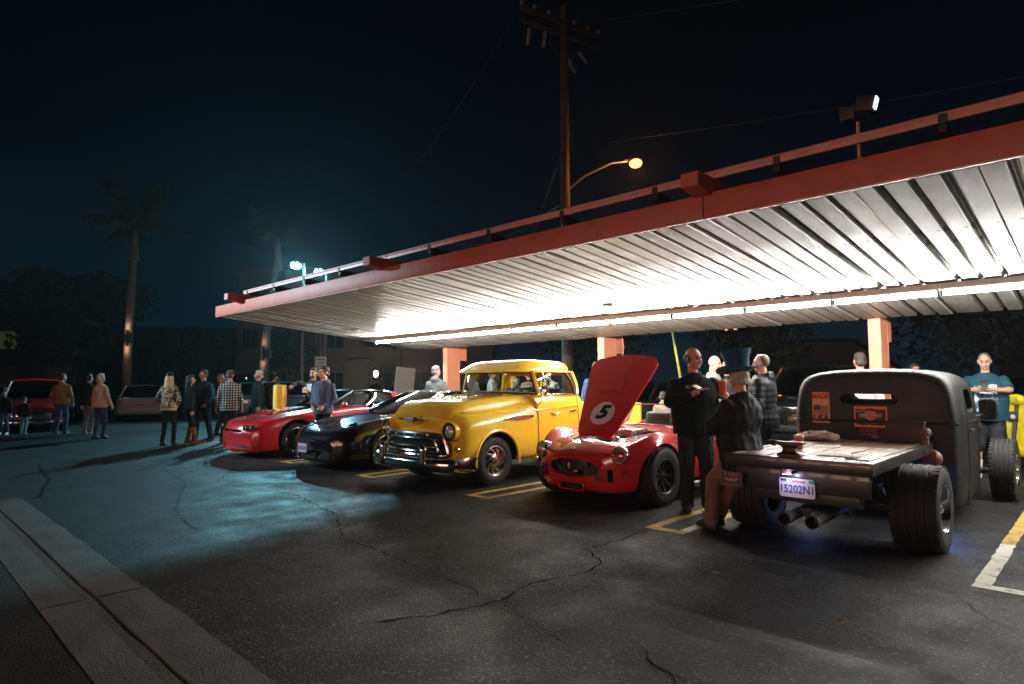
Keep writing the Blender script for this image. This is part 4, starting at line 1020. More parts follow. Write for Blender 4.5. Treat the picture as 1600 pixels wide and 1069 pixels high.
# mouth, lower duct, brake ducts, bonnet opening, cockpit
mo = MB(); mo.loft([[(.365*math.cos(a), y, .435+.115*math.sin(a)*(1.0 if math.sin(a) > 0 else .9)) for a in (2*math.pi*i/28 for i in range(28))] for y in (-.2, .16)])
cut(rb, mo, M_WELL)
mo = MB().prism(rrect(.36, .075, .025), (0, -.1, .225), (1, 0, 0), (0, 0, 1), (0, 1, 0), .22); cut(rb, mo, M_WELL)
for s in (-1, 1): cut(rb, MB().prism(rrect(.055, .15, .02), (s*.475, -.1, .37), (1, 0, 0), (0, 0, 1), (0, 1, 0), .3), M_WELL)
bay = [(-.30, .36), (.30, .36), (.41, 1.22), (-.41, 1.22)]
cut(rb, MB().prism(bay, (0, 0, .42), (1, 0, 0), (0, 1, 0), (0, 0, 1), .6), M_BAY)
cut(rb, MB().prism(rrect(1.16, .72, .12), (0, 2.22, .40), (1, 0, 0), (0, 1, 0), (0, 0, 1), .6), M_SEAT)
MB().tube([(.368*math.cos(a), -.003+.065*abs(math.cos(a))**2, .435+.117*math.sin(a)) for a in (2*math.pi*i/36 for i in range(36))], .014, 7, closed=True).build('mouth_lip', P_RED, rs)
MB().tube([(x, .0, .2275+z) for x, z in rrect(.37, .085, .03)], .009, 6, closed=True).build('duct_lip', P_RED, rs)
MB().box((0, .13, .435), (.60, .03, .20)).build('radiator', M_DARK, rs, smooth=False)
MB().tube([(-.25, .05, .50), (-.20, .04, .44), (-.10, .045, .375), (.02, .05, .37), (.08, .05, .39)], .020, 8).build('oil_hose', M_BLK, rs)
MB().tube([(-.13, .05, .52), (-.13, .05, .38)], .014, 7).build('oil_hose', M_BLK, rs)
MB().box((-.06, .045, .45), (.035, .03, .07)).build('hose_fitting', M_AMBER, rs, bevel=.008); MB().box((.04, .045, .395), (.06, .03, .02)).build('hose_fitting', M_AMBER, rs, bevel=.006)
MB().box((.16, .05, .49), (.10, .02, .05)).build('cooler_label', M_INK, rs, smooth=False)
for i in range(7): MB().tube([(-.28+i*.093, .10, .35), (-.28+i*.093, .10, .53)], .004, 4).build('mesh_wire', M_DARK, rs)
for s in (-1, 1):
    lamp_round(rs, (s*.575, .155, .60), (s*.16, -1, .12), .096, .10)
    lamp_round(rs, (s*.62, .20, .405), (s*.35, -1, 0), .034, .03, name='indicator')
    MB().tube([(s*.40, -.055, .31), (s*.40, -.06, .38), (s*.40, -.02, .44)], .017, 8).build('bumper_hoop', M_BLK, rs)
    MB().tube([(s*.40, -.06, .34), (s*.40, .03, .34)], .016, 8).build('bumper_stay', M_BLK, rs)
    MB().prism([(0, 0), (.20, .02), (.19, .17), (.01, .15)], (s*.845, 1.20, .42), (0, 1, 0), (0, 0, 1), (s, 0, 0), .004).build('side_vent', M_WELL, rs, smooth=False)
    seam(rs, [(s*.80, 1.72, .25), (s*.812, 1.72, .42), (s*.80, 1.72, .61), (s*.74, 1.72, .75)], .004)
    MB().tube([(s*.80, 1.25, .17), (s*.86, 1.4, .17), (s*.86, 2.5, .19)], .045, 10).build('side_exhaust', M_CHROME, rs)
MB().lathe([(.024, 0), (.022, .006), (.001, .008)], (0, .065, .652), (0, -.5, 1), 14).build('nose_badge', M_CHROME, rs)
# engine: block, air cleaner, hoses
MB().box((0, .85, .55), (.46, .60, .25)).build('engine_block', M_DARK, rs, bevel=.02)
MB().box((.20, 1.0, .775), (.22, .34, .13)).build('air_box', M_ALU, rs, bevel=.01)
MB().lathe([(.16, 0), (.17, .02), (.17, .06), (.05, .08)], (-.10, .85, .69), (0, 0, 1), 20).build('air_cleaner', M_CHROME, rs)
for x in (-.24, -.16, .30): MB().tube([(x, .45, .68), (x+.05, .7, .74), (x-.02, 1.15, .72)], .014, 6).build('engine_hose', M_BLK, rs)
for x in (-.20, .28): MB().lathe([(.05, 0), (.05, .10), (.03, .12)], (x, .52, .66), (0, 0, 1), 12).build('reservoir', M_ALU, rs)
MB().box((.24, .60, .70), (.08, .16, .06)).build('coil_cover', mat('cover_blue', (.03, .08, .25), .4), rs, bevel=.01)
# raised bonnet, hinged at the front
hd = link('bonnet', None, rs)
hg = Vector((.065, .37, .765)); tl = math.atan2(.96, .72); U = Vector((0, math.cos(tl), math.sin(tl))); N = Vector((0, -math.sin(tl), math.cos(tl)))
out = []
L = 1.21
def hw(t): return .255+.275*t**.9
n = 12; left = []; right = []
for i in range(n+1):
    t = i/n; w = hw(t)
    if t > .88: w -= .10*((t-.88)/.12)**2.2
    if t < .06: w -= .03*(1-t/.06)**2
    left.append((-w, t*L)); right.append((w, t*L))
rows = []
for i in range(n+1):
    w = right[i][0]; t = i/n
    rows.append([hg+X*(w*q)+U*(t*L+.03*(1-q*q)*(1 if t > .9 else 0))+N*(.035*(1-q*q)) for q in (-1, -.8, -.5, -.2, 0, .2, .5, .8, 1)])
hm = MB(); hm.patch(rows); hm.patch([[p-N*.02 for p in r] for r in rows])
edge = [r[0] for r in rows]+rows[-1][1:]+[r[-1] for r in rows[-2::-1]]+rows[0][-2:0:-1]
hm.add([q for p in edge for q in (p, p-N*.02)], [(2*i, 2*((i+1) % len(edge)), 2*((i+1) % len(edge))+1, 2*i+1) for i in range(len(edge))])
bpan = hm.build('bonnet_panel', P_RED, hd, ang=50)
def on(x, t, k=0): return hg+X*x+U*(t*L)+N*(.035*(1-(x/hw(t))**2)+k)
sc = [[on(x, t, k) for x in (-.155, -.14, -.07, 0, .07, .14, .155)] for t, k in ((.52, .002), (.53, .026), (.70, .022), (.93, .002))]
for r in sc: r[0] = r[0]-N*.02; r[-1] = r[-1]-N*.02
MB().patch(sc).build('scoop', P_RED, hd, ang=25)
rd = on(.01, .27, .0035)
dm = MB(); rr = .168
dm.patch([[on(.01+rr*r_*math.cos(a), .27+rr*r_*math.sin(a)/L, .003) for a in (2*math.pi*i/36 for i in range(37))] for r_ in (.001, .5, 1)])
dm.build('roundel', mat('roundel_white', (.66, .60, .60), .5), hd, smooth=False)
text('5', .265, mat('roundel_ink', (.012, .012, .016), .4), hd, 'race_number', on(.005, .27, .006)+U*.005, X, U, .002, bold=.012, shear=.22, xs=1.15)
for s in (-1, 1): MB().tube([on(s*.30, .95, .01), on(s*.24, .965, .012)], .008, 6).build('bonnet_latch', M_CHROME, hd)
MB().tube([hg+Vector((-.36, .9, .0)), on(-.36, .70, -.03)], .008, 6).build('bonnet_stay', M_CHROME, hd)
# windscreen, cockpit
sheet('windscreen', arc3((-.60, 1.80, .80), (0, 1.62, .855), (.60, 1.80, .80), 8), arc3((-.56, 2.00, 1.08), (0, 1.86, 1.12), (.56, 2.00, 1.08), 8), M_GLASS, rs)
fr = arc3((-.60, 1.80, .80), (0, 1.62, .855), (.60, 1.80, .80), 8)+arc3((-.56, 2.00, 1.08), (0, 1.86, 1.12), (.56, 2.00, 1.08), 8)[::-1]
MB().tube(fr, .012, 6, closed=True).build('windscreen_frame', M_ALU, rs)
seats(rs, (-.30, .30), 2.50, .45, .90)
steering(rs, (.30, 2.02, .78), .17, 1.1)
MB().tube([(.12, 2.72, .80), (.12, 2.70, 1.02), (.20, 2.70, 1.10), (.42, 2.70, 1.10), (.50, 2.70, 1.02), (.50, 2.72, .80)], .02, 8).build('roll_hoop', M_CHROME, rs)
MB().lathe([(.02, .05), (.06, .03), (.065, 0), (.001, -.01)], (.70, 1.75, .87), (0, -1, .1), 16).build('door_mirror', M_CHROME, rs)
for y in (.70, 2.98):
    for s in (-1, 1): wheel(rs, (s*.735, y, .335), .335, .24, .20, s, 'mesh', mat('wheel_black', (.02, .02, .02), .35), m_hub=mat('wheel_dark', (.05, .05, .05), .4, .5))
# ================================================================== BLACK HOT ROD FLATBED
P_BLK = mat('satin_black_paint', (.0065, .0078, .009), .52, spec=.4, var=.25, vscale=4, rvar=.06)
rr_ = thing('hot_rod_truck', 'matte black chopped hot rod pickup seen from behind with a wooden flatbed', 'pickup truck', (-1.93, 5.62, 0))
# cab: hollow shell, rounded in every direction
def csec(hw_, zt, zb=.10, f=1.0):
    return [(0, zb), (hw_*.80, zb), (hw_*.95, zb+.06), (hw_*1.0, .55), (hw_*1.0, .98), (hw_*.985, 1.14), (hw_*.935, zt-.19), (hw_*.82, zt-.075), (hw_*.60, zt-.02), (hw_*.3, zt), (0, zt+.005)]
cst = [(1.93, [(0, .20), (.52, .20), (.60, .25), (.645, .55), (.645, .98), (.635, 1.14), (.59, 1.30), (.50, 1.40), (.36, 1.44), (.18, 1.455), (0, 1.46)]),
       (1.945, [(0, .13), (.58, .13), (.69, .19), (.73, .55), (.73, .98), (.72, 1.14), (.675, 1.33), (.57, 1.435), (.41, 1.485), (.2, 1.505), (0, 1.51)]),
       (1.99, csec(.775, 1.53)), (2.07, csec(.80, 1.548)), (2.25, csec(.812, 1.552)), (2.9, csec(.80, 1.55)), (3.25, csec(.775, 1.525)),
       (3.38, [(0, .10), (.60, .10), (.71, .16), (.745, .55), (.745, .98), (.73, 1.14), (.68, 1.30), (.58, 1.40), (.42, 1.45), (.2, 1.47), (0, 1.475)]),
       (3.50, [(0, .14), (.56, .14), (.66, .20), (.70, .55), (.70, .94), (.67, 1.04), (.60, 1.09), (.50, 1.115), (.38, 1.13), (.2, 1.14), (0, 1.145)]),
       (3.66, [(0, .20), (.40, .20), (.46, .26), (.48, .55), (.48, .86), (.46, .96), (.42, 1.0), (.35, 1.03), (.26, 1.045), (.14, 1.05), (0, 1.055)])]
cbd = body('cab', cst, [P_BLK], rr_, 4, 5)
inn = MB()
def rr3(w, h, r, cz, y, k=4): return [(x, y, cz+z) for x, z in rrect(w, h, r, k)]
inn.loft([rr3(1.36, .98, .22, .99, 2.04), rr3(1.46, 1.02, .24, .985, 2.3), rr3(1.42, 1.00, .24, .98, 3.2)])
cut(cbd, inn, M_TRIM)
cut(cbd, MB().prism(rrect(.56, .115, .055), (.0, 1.7, 1.225), (1, 0, 0), (0, 0, 1), (0, 1, 0), .6), P_BLK)
cut(cbd, MB().prism(rrect(.46, .245, .08), (-1.3, 2.62, 1.205), (0, 1, 0), (0, 0, 1), (1, 0, 0), 2.6), P_BLK)
cut(cbd, MB().prism(rrect(1.10, .22, .08), (0, 3.0, 1.30), (1, 0, 0), (0, 0, 1), (0, 1, 0), .8), P_BLK)
MB().tube([(x, 1.945, 1.225+z) for x, z in rrect(.57, .125, .06)], .008, 6, closed=True).build('window_seal', M_RUBBER, rr_)
MB().tube([(-.16, 2.02, 1.26), (-.12, 2.05, 1.215), (.0, 2.06, 1.205), (.3, 2.1, 1.22)], .009, 6).build('harness_wire', M_BLK, rr_)
# belt bead round the cab, drip rail, door gaps
def around(z, hw_, ys):
    return [(-hw_, y, z) for y in ys[::-1]]+[(-hw_+.03, 1.985, z), (-hw_+.085, 1.945, z), (-hw_+.14, 1.938, z), (0, 1.932, z), (hw_-.14, 1.938, z), (hw_-.085, 1.945, z), (hw_-.03, 1.985, z)]+[(hw_, y, z) for y in ys]
MB().tube(around(.985, .803, [2.2, 2.6, 3.2, 3.4]), .016, 6, squash=(.8, 1.2)).build('belt_bead', P_BLK, rr_)
for s in (-1, 1):
    for P in ([(s*.785, 2.30, .14), (s*.815, 2.30, .55), (s*.815, 2.30, .98), (s*.80, 2.30, 1.14), (s*.755, 2.32, 1.36)], [(s*.76, 3.25, .14), (s*.78, 3.25, .55), (s*.778, 3.25, .98), (s*.76, 3.22, 1.16)]): seam(rr_, P, .006)
    MB().tube([(s*.825, 2.42, .90), (s*.835, 2.50, .90)], .012, 6).build('door_handle', M_DARK, rr_)
    MB().tube([(s*.79, 3.0, 1.02), (s*.86, 3.05, 1.04)], .012, 6).build('mirror_arm', M_BLK, rr_)
    hm_ = MB().prism(rrect(.17, .24, .05), (s*.90, 3.05, 1.10), (1, 0, 0), (0, 0, 1), (0, 1, 0), .07).build('door_mirror', M_BLK, rr_, bevel=.012)
    MB().prism(rrect(.14, .20, .04), (s*.90, 3.046, 1.10), (1, 0, 0), (0, 0, 1), (0, -1, 0), .003).build('mirror_glass', mat('mirror_dark', (.02, .02, .02), .05, spec=.8), hm_, smooth=False)
# stickers on the back of the cab
M_ORG = mat('sticker_orange', (.88, .33, .12), .5); M_ORG2 = mat('sticker_bright_orange', (.92, .20, .05), .5); M_CREAM = mat('sticker_cream', (.75, .55, .42), .5)
M_NAVY = mat('sticker_navy', (.05, .02, .04), .5); M_DRED = mat('sticker_dark_red', (.40, .03, .02), .5)
yb = 1.928
s1 = MB().prism(rrect(.185, .345, .018), (-.485, yb+.003, 1.125), (1, 0, 0), (0, 0, 1), (0, -1, 0), .003).build('flag_sticker', M_ORG, rr_, smooth=False)
text('MADE', .078, M_DRED, s1, 'lettering', (-.485, yb-.002, 1.25), depth=.001, bold=.004, xs=.85)
text('IN THE', .055, M_CREAM, s1, 'lettering', (-.485, yb-.002, 1.188), depth=.001, bold=.002, xs=.88)
text('USA', .098, M_NAVY, s1, 'lettering', (-.485, yb-.002, 1.002), depth=.001, bold=.005, xs=.92)
def wav(x): return .008*math.sin(x*38)
fg = MB()
for k in range(7):
    z = 1.138-k*.0145; fg.patch([[(-.565+.16*i/10, yb-.001, z+wav(.16*i/10)+dz) for i in range(11)] for dz in (0, .0075)])
fg.patch([[(-.565+.075*i/5, yb-.0016, 1.092+wav(.075*i/5)+dz) for i in range(6)] for dz in (0, .054)])
fg.build('printed_flag', M_NAVY, s1, smooth=False)
s2 = MB().prism(rrect(.32, .225, .012), (.015, yb+.003, 1.035), (1, 0, 0), (0, 0, 1), (0, -1, 0), .003).build('shield_sticker', M_ORG2, rr_, smooth=False)
MB().prism([(-.145, -.085), (-.07, -.092), (0, -.085), (.07, -.092), (.145, -.085), (.145, .085), (.07, .078), (0, .092), (-.07, .078), (-.145, .085)], (.015, yb, 1.035), (1, 0, 0), (0, 0, 1), (0, -1, 0), .002).build('printed_field', M_BLK, s2, smooth=False)
MB().prism([(0, -.058), (.045, -.03), (.052, .02), (.052, .05), (0, .056), (-.052, .05), (-.052, .02), (-.045, -.03)], (.015, yb-.002, 1.045), (1, 0, 0), (0, 0, 1), (0, -1, 0), .002).build('printed_shield', M_ORG2, s2, smooth=False)
MB().prism(rrect(.215, .036, .006), (.015, yb-.004, 1.05), (1, 0, 0), (0, 0, 1), (0, -1, 0), .002).build('printed_bar', M_CREAM, s2, smooth=False)
MB().prism(rrect(.207, .028, .005), (.015, yb-.006, 1.05), (1, 0, 0), (0, 0, 1), (0, -1, 0), .001).build('printed_bar', M_DRED, s2, smooth=False)
text('HARLEY-DAVIDSON', .023, M_CREAM, s2, 'lettering', (.015, yb-.008, 1.05), depth=.0008, bold=.0008, xs=.85)
text('MOTOR', .019, M_DRED, s2, 'lettering', (.015, yb-.005, 1.080), depth=.0008)
text('CYCLES', .017, M_DRED, s2, 'lettering', (.015, yb-.005, 1.020), depth=.0008)
text('Genuine', .030, M_CREAM, s2, 'lettering', (-.088, yb-.003, 1.095), depth=.0008, shear=.35, u=(1, 0, .12))
text('PARTS & SERVICE', .014, M_CREAM, s2, 'lettering', (.015, yb-.003, .972), depth=.0008)
text('DODGE', .055, M_DRED, rr_, 'lettering', (-.015, 1.930, .885), depth=.001, xs=.85, bold=.001)
MB().box((-.01, 1.930, .845), (.16, .002, .010)).build('printed_line', M_DRED, rr_, smooth=False); MB().box((.05, 1.930, .822), (.07, .002, .020)).build('printed_line', M_DRED, rr_, smooth=False)
# flatbed: dark steel frame, worn planks
M_BED = mat('bed_frame_paint', (.022, .022, .023), .38, coat=.3, var=.3, vscale=6)
M_PLANK = mat('bed_plank_wood', (.21, .13, .095), .40, spec=.35, var=.42, vscale=6, stretch=(5, .5, 5), bump=.25, bscale=30, rvar=.12)
BX0, BX1, BY0, BY1 = -.585, .585, -.33, 1.86
BZ = .04
bf = MB()
bf.box(((BX0+BX1)/2, BY0+.03, .745), (BX1-BX0, .06, .10)); 
for x in (BX0+.03, BX1-.03): bf.box((x, (BY0+BY1)/2+.03, .745), (.06, BY1-BY0-.062, .10))
bf.build('bed_frame', M_BED, rr_, bevel=.006)
for i in range(8):
    w = (BX1-BX0-.13)/8
    MB().box((BX0+.065+w*(i+.5), (BY0+BY1)/2+.03, (.782)+random.uniform(-.003, .003)), (w-.008, BY1-BY0-.07, .022), Matrix.Rotation(random.uniform(-.012, .012), 3, 'Y')).build('plank', M_PLANK, rr_, bevel=.003)
MB().box((BX1+.002, 1.50, .745), (.006, .22, .05)).build('maker_plate', M_BED, rr_, bevel=.003)
# chassis, tail panel, exhausts, lamps, plate, signs
MB().box((.0, -.18, .60), (1.06, .03, .20)).box((.02, -.14, .47), (.84, .03, .12)).build('tail_panel', M_BED, rr_, bevel=.006)
for s in (-1, 1):
    MB().box((s*.36, 2.2, .42), (.07, 4.2, .11)).build('frame_rail', M_DARK, rr_, smooth=False)
    MB().tube([(s*.36, .30, .60), (s*.50, .42, .40), (s*.58, .62, .34)], .030, 8).build('control_arm', M_DARK, rr_)
    MB().tube([(s*.48, .70, .36), (s*.44, .62, .66)], .045, 10).build('shock_absorber', M_DARK, rr_)
MB().tube([(-.66, .64, .34), (-.2, .64, .34), (-.14, .64, .34), (.14, .64, .34), (.2, .64, .34), (.66, .64, .34)], [.05, .05, .14, .14, .05, .05], 12).build('rear_axle', M_DARK, rr_)
for x in (-.10, .12):
    ex = MB().lathe([(.045, .9), (.045, .0), (.055, -.02), (.055, -.10), (.047, -.10), (.047, -.02), (.036, .05), (.001, .06)], (x, -.18, .285), (.02, 1, .02), 18, cap=False).build('exhaust_pipe', M_DARK, rr_)
MB().prism([(-.04, .10), (.04, .10), (.0, -.02)], (.01, -.05, .25), (1, 0, 0), (0, 0, 1), (0, -1, 0), .02).build('hook_bracket', M_DARK, rr_, smooth=False)
plate(rr_, (-.015, -.205, .535), .285, .155, '15202N1', size=.094)
pl = [o for o in bpy.data.objects if o.parent == rr_ and o.name.startswith('licence_plate')][0]
MB().prism(rrect(.045, .028, .004), (.105, -.211, .595), (1, 0, 0), (0, 0, 1), (0, -1, 0), .002).build('registration_tag', mat('tag_green', (.05, .30, .22), .5), pl, smooth=False)
MB().prism(rrect(.045, .018, .003), (-.12, -.211, .597), (1, 0, 0), (0, 0, 1), (0, -1, 0), .002).build('registration_tag', M_INK, pl, smooth=False)
tl_ = MB().box((-.07, -.245, .705), (.10, .08, .10)).build('plate_lamp', mat('rusty_red', (.12, .035, .025), .6, var=.5), rr_, bevel=.01)
MB().box((-.07, -.255, .653), (.06, .04, .006)).build('diode_strip', glow('blue_diode', (.45, .55, 1.0), 12), tl_, smooth=False)
link('lamp_light', lamp_data('lamp_light', (.62, .60, 1.0), 1.0, .02), tl_, (-.05, -.30, .645))
fs = thing('flying_sign', 'small dark FLYING A motor sign hung under the flatbed beside the brown trousers', 'sign', (-2.485, 5.36, .565))
MB().prism(rrect(.20, .125, .012), (0, 0, 0), (1, 0, 0), (0, 0, 1), (0, -1, 0), .008).build('panel', mat('sign_dark', (.02, .018, .02), .5), fs, smooth=False)
M_PINK = mat('sign_pink_print', (.40, .20, .19), .5)
MB().tube([(x, -.0095, z) for x, z in rrect(.19, .115, .01)], .0022, 4, closed=True).build('printed_border', M_PINK, fs)
text('FLYING', .036, M_PINK, fs, 'lettering', (0, -.010, .036), depth=.0008, bold=.0008, space=1.15)
text('A', .058, M_PINK, fs, 'lettering', (0, -.010, -.005), depth=.0008, bold=.002)
for s in (-1, 1):
    for k in range(3): MB().prism([(0, 0), (.055-.012*k, .008), (.05-.012*k, .014), (0, .008)], (s*.018, -.009, -.004-.009*k), (s, 0, 0), (0, 0, 1), (0, -1, 0), .0012).build('printed_wing', M_PINK, fs, smooth=False)
text('MOTOR SERVICE', .017, M_PINK, fs, 'lettering', (0, -.010, -.045), depth=.0008)
for x in (-.05, .05): MB().tube([(x, .004, .06), (x, .03, .14)], .003, 4).build('hanger', M_DARK, fs)
# round red tail lamp pods behind the bed
for s, x in ((1, .60), (-1, -.82)):
    MB().lathe([(.001, .07), (.05, .065), (.085, .03), (.09, 0), (.085, -.02), (.001, -.025)], (x, 1.70, .655), (0, -.6, .5), 18).build('tail_lamp', mat('pod_red', (.30, .07, .05), .5, var=.3), rr_)
# wheels: fat rears, front wheels standing clear ahead of the cab
for s in (-1, 1):
    wheel(rr_, (s*.70, .64, .355), .355, .36, .205, s, 'dish', M_CHROME)
    wheel(rr_, (s*.93, 3.92, .36), .36, .25, .20, s, 'dish', M_CHROME)
MB().tube([(-.80, 3.92, .34), (-.4, 3.92, .26), (.4, 3.92, .26), (.80, 3.92, .34)], .035, 8).build('front_axle', M_DARK, rr_)
for s in (-1, 1):
    MB().tube([(s*.36, 3.0, .38), (s*.62, 3.5, .34), (s*.74, 3.88, .34)], .022, 8).build('radius_rod', M_DARK, rr_)
    MB().tube([(s*.36, 4.0, .56), (s*.55, 3.98, .62), (s*.60, 4.08, .78)], .022, 8).build('lamp_bracket', M_DARK, rr_)
    h = MB().lathe([(.001, -.16), (.06, -.15), (.105, -.08), (.115, 0), (.10, .02), (.001, .03)], (s*.60, 4.10, .84), (0, 1, 0), 20).build('headlight', M_BLK, rr_)
# engine and radiator shell
MB().box((0, 3.95, .60), (.46, .62, .36)).build('engine_block', M_DARK, rr_, bevel=.03)
for s in (-1, 1):
    MB().box((s*.25, 3.95, .82), (.16, .56, .12), Matrix.Rotation(s*.6, 3, 'Y')).build('rocker_cover', M_ALU, rr_, bevel=.03)
    for k in range(4): MB().tube([(s*.30, 3.74+k*.14, .66), (s*.42, 3.72+k*.14, .60), (s*.46, 3.66+k*.14, .44)], .022, 8).build('header_pipe', M_CHROME, rr_)
MB().lathe([(.15, 0), (.16, .02), (.16, .08), (.05, .10)], (0, 3.95, .93), (0, 0, 1), 20).build('air_cleaner', M_CHROME, rr_)
MB().loft([[(x, y, .68+z) for x, z in rrect(w, h, .12)] for y, w, h in ((4.32, .50, .66), (4.36, .54, .70), (4.46, .54, .70), (4.50, .46, .62))]).build('radiator_shell', P_BLK, rr_)
# blue lamp glowing under the truck
ug = MB().box((.72, 1.35, .37), (.05, .40, .03)).build('under_light', M_DARK, rr_, smooth=False)
MB().box((.72, 1.35, .352), (.03, .38, .008)).build('diode_strip', glow('blue_strip', (.08, .28, 1.0), 6), ug, smooth=False)
link('lamp_light', lamp_data('lamp_light', (.07, .28, 1.0), 5, .03), ug, (.74, 1.35, .24))
link('lamp_light', lamp_data('lamp_light', (.30, .42, 1.0), .8, .03), ug, (-.30, .9, .22))  # added light without a fixture, for the pale ground patch under the tail
# ------------------------------------------------------------------ things lying on the flatbed
M_IRON = mat('anvil_iron', (.055, .035, .03), .45, .6, var=.4, vscale=10)
an = thing('anvil', 'small rusty anvil at the tail edge of the flatbed', 'anvil', (-1.98, 5.39, .797))
MB().loft([[(x, y, z) for x, y in rrect(w, d, .012, 2)] for z, w, d in ((0, .20, .09), (.018, .20, .09), (.04, .12, .06), (.062, .105, .055), (.082, .13, .06), (.098, .20, .065), (.108, .24, .065), (.122, .24, .065))]).build('anvil_body', M_IRON, an, ang=30)
MB().lathe([(.028, 0), (.020, .05), (.004, .10)], (-.12, 0, .105), (-1, 0, .12), 12).build('horn', M_IRON, an)
M_CUP = mat('cup_red', (.55, .06, .03), .45); M_LID = mat('cup_lid', (.62, .50, .45), .4)
def cup(label, loc, s=1., c=None, tilt=None):
    t = thing('cup', label, 'cup', loc, 0, 'red drink cups')
    MB().lathe([(.030*s, 0), (.042*s, .118*s), (.001, .118*s)], (0, 0, 0), (0, 0, 1), 16).build('cup_body', c or M_CUP, t)
    MB().lathe([(.045*s, .112*s), (.045*s, .122*s), (.037*s, .126*s), (.037*s, .133*s), (.001, .131*s)], (0, 0, 0), (0, 0, 1), 16, cap=False).build('lid', M_LID, t)
    if tilt: t.rotation_euler = tilt
    return t
cup('orange-red cup with a pale lid standing on the flatbed behind the anvil', (-2.12, 6.0, .797), 1.0, mat('cup_orange', (.60, .13, .05), .45))
pb = thing('paper_bag', 'crumpled pale food wrapper lying on the flatbed by the cab', 'wrapper', (-2.30, 7.05, .797), .15)
mb = MB(); mb.ell((0, 0, .045), (.21, .12, .05), None, 22, 12)
mb.v = [(x+mnoise.noise((x*20, y*20, z*20))*.03, y+mnoise.noise((x*18+5, y*18, z*18))*.03, max(.002, z+mnoise.noise((x*22, y*22+7, z*22))*.022)) for x, y, z in mb.v]
mb.build('wrapper', mat('wrapper_paper', (.55, .36, .30), .8, var=.25), pb, ang=20)
bx = thing('tool_box', 'dark flat wooden box standing against the cab on the flatbed', 'box', (-1.56, 7.38, .797))
MB().box((0, 0, .10), (.34, .10, .20)).build('box_body', mat('box_dark_wood', (.045, .022, .02), .6, var=.4), bx, bevel=.006)
MB().box((0, 0, .205), (.36, .12, .014)).build('lid', MATS['box_dark_wood'], bx, bevel=.004)
sk = thing('skull_ornament', 'small brownish skull ornament beside the dark box on the flatbed', 'skull', (-1.365, 7.28, .797)); sk.scale = (.82, .82, .82)
mb = MB(); mb.ell((0, .015, .135), (.058, .07, .062), None, 16, 12); mb.ell((0, -.03, .075), (.038, .04, .035), None, 12, 8); mb.box((0, -.02, .03), (.055, .06, .06))
mb.build('skull', mat('bone_brown', (.22, .11, .07), .6, var=.4), sk)
for s in (-1, 1): MB().ell((s*.022, -.056, .118), (.015, .012, .016), None, 10, 6).build('eye_socket', M_BLK, sk)
cl = thing('rag', 'thin pale shop rag spread on the planks near the tail of the flatbed', 'rag', (-1.70, 5.70, .7975))
rows = [[(-.16+.32*i/14+.01*math.sin(j), -.09+.18*j/9+.012*math.sin(i*.9), .004+.012*abs(mnoise.noise((i*.5, j*.6, 2)))) for i in range(15)] for j in range(10)]
MB().patch(rows).build('cloth', mat('rag_cloth', (.50, .42, .38), .8, var=.3), cl)
tw = thing('tow_strap', 'short black strap lying on the right tail corner of the flatbed', 'strap', (-1.47, 5.36, .797))
MB().tube([(-.08, 0, .012), (-.03, .02, .015), (.03, -.005, .012), (.08, .01, .014)], .012, 6, squash=(1, .6)).build('strap', M_BLK, tw)
# ================================================================== RED HATCHBACK COUPE (nose towards the camera side)
P_RED2 = paint('hatch_red_paint', (.50, .014, .018), .22)
hb = thing('hatchback_coupe', 'red eighties hatchback coupe with black wheels and dark windows left of the black coupe', 'car', (-12.60, 5.02, 0))
st = [(.00, [(0, .17), (.55, .17), (.66, .19), (.70, .26), (.70, .34), (.69, .40), (.66, .44), (.58, .47), (.40, .48), (.2, .485), (0, .485)]),
      (.05, [(0, .13), (.62, .13), (.74, .16), (.78, .26), (.78, .40), (.77, .50), (.74, .56), (.66, .585), (.46, .60), (.22, .605), (0, .605)]),
      (.14, [(0, .12), (.66, .12), (.79, .15), (.825, .26), (.825, .42), (.815, .55), (.79, .64), (.71, .675), (.5, .695), (.25, .70), (0, .70)]),
      (.40, [(0, .12), (.70, .12), (.83, .15), (.858, .30), (.858, .46), (.85, .60), (.825, .70), (.75, .735), (.55, .755), (.28, .765), (0, .765)]),
      (.95, [(0, .12), (.72, .12), (.84, .16), (.868, .32), (.87, .50), (.862, .66), (.835, .78), (.76, .815), (.56, .84), (.28, .86), (0, .86)]),
      (1.55, [(0, .12), (.72, .12), (.84, .16), (.868, .32), (.87, .52), (.862, .70), (.84, .84), (.77, .88), (.56, .90), (.28, .92), (0, .92)]),
      (1.95, [(0, .12), (.72, .12), (.84, .16), (.868, .32), (.87, .52), (.862, .72), (.84, .88), (.78, .92), (.56, .94), (.28, .94), (0, .94)]),
      (3.30, [(0, .13), (.72, .13), (.84, .17), (.868, .34), (.87, .54), (.865, .74), (.845, .90), (.79, .94), (.56, .95), (.28, .95), (0, .95)]),
      (4.20, [(0, .18), (.70, .18), (.82, .22), (.85, .38), (.855, .56), (.85, .76), (.83, .93), (.78, .985), (.56, 1.0), (.28, 1.0), (0, 1.0)]),
      (4.48, [(0, .26), (.64, .26), (.76, .30), (.80, .42), (.81, .58), (.81, .74), (.79, .90), (.74, .965), (.52, .98), (.26, .98), (0, .98)]),
      (4.55, [(0, .32), (.60, .32), (.71, .36), (.75, .46), (.76, .58), (.76, .72), (.74, .86), (.70, .91), (.5, .93), (.25, .93), (0, .93)])]
bdy = body('body', bow(st, .20, .85, .9), [P_RED2], hb, 4, 4)
arches(bdy, (.98, 3.56), .335, .40, .52, 1.2)
cut(bdy, MB().prism(rrect(.80, .05, .02), (0, -.2, .525), (1, 0, 0), (0, 0, 1), (0, 1, 0), .32), M_WELL)
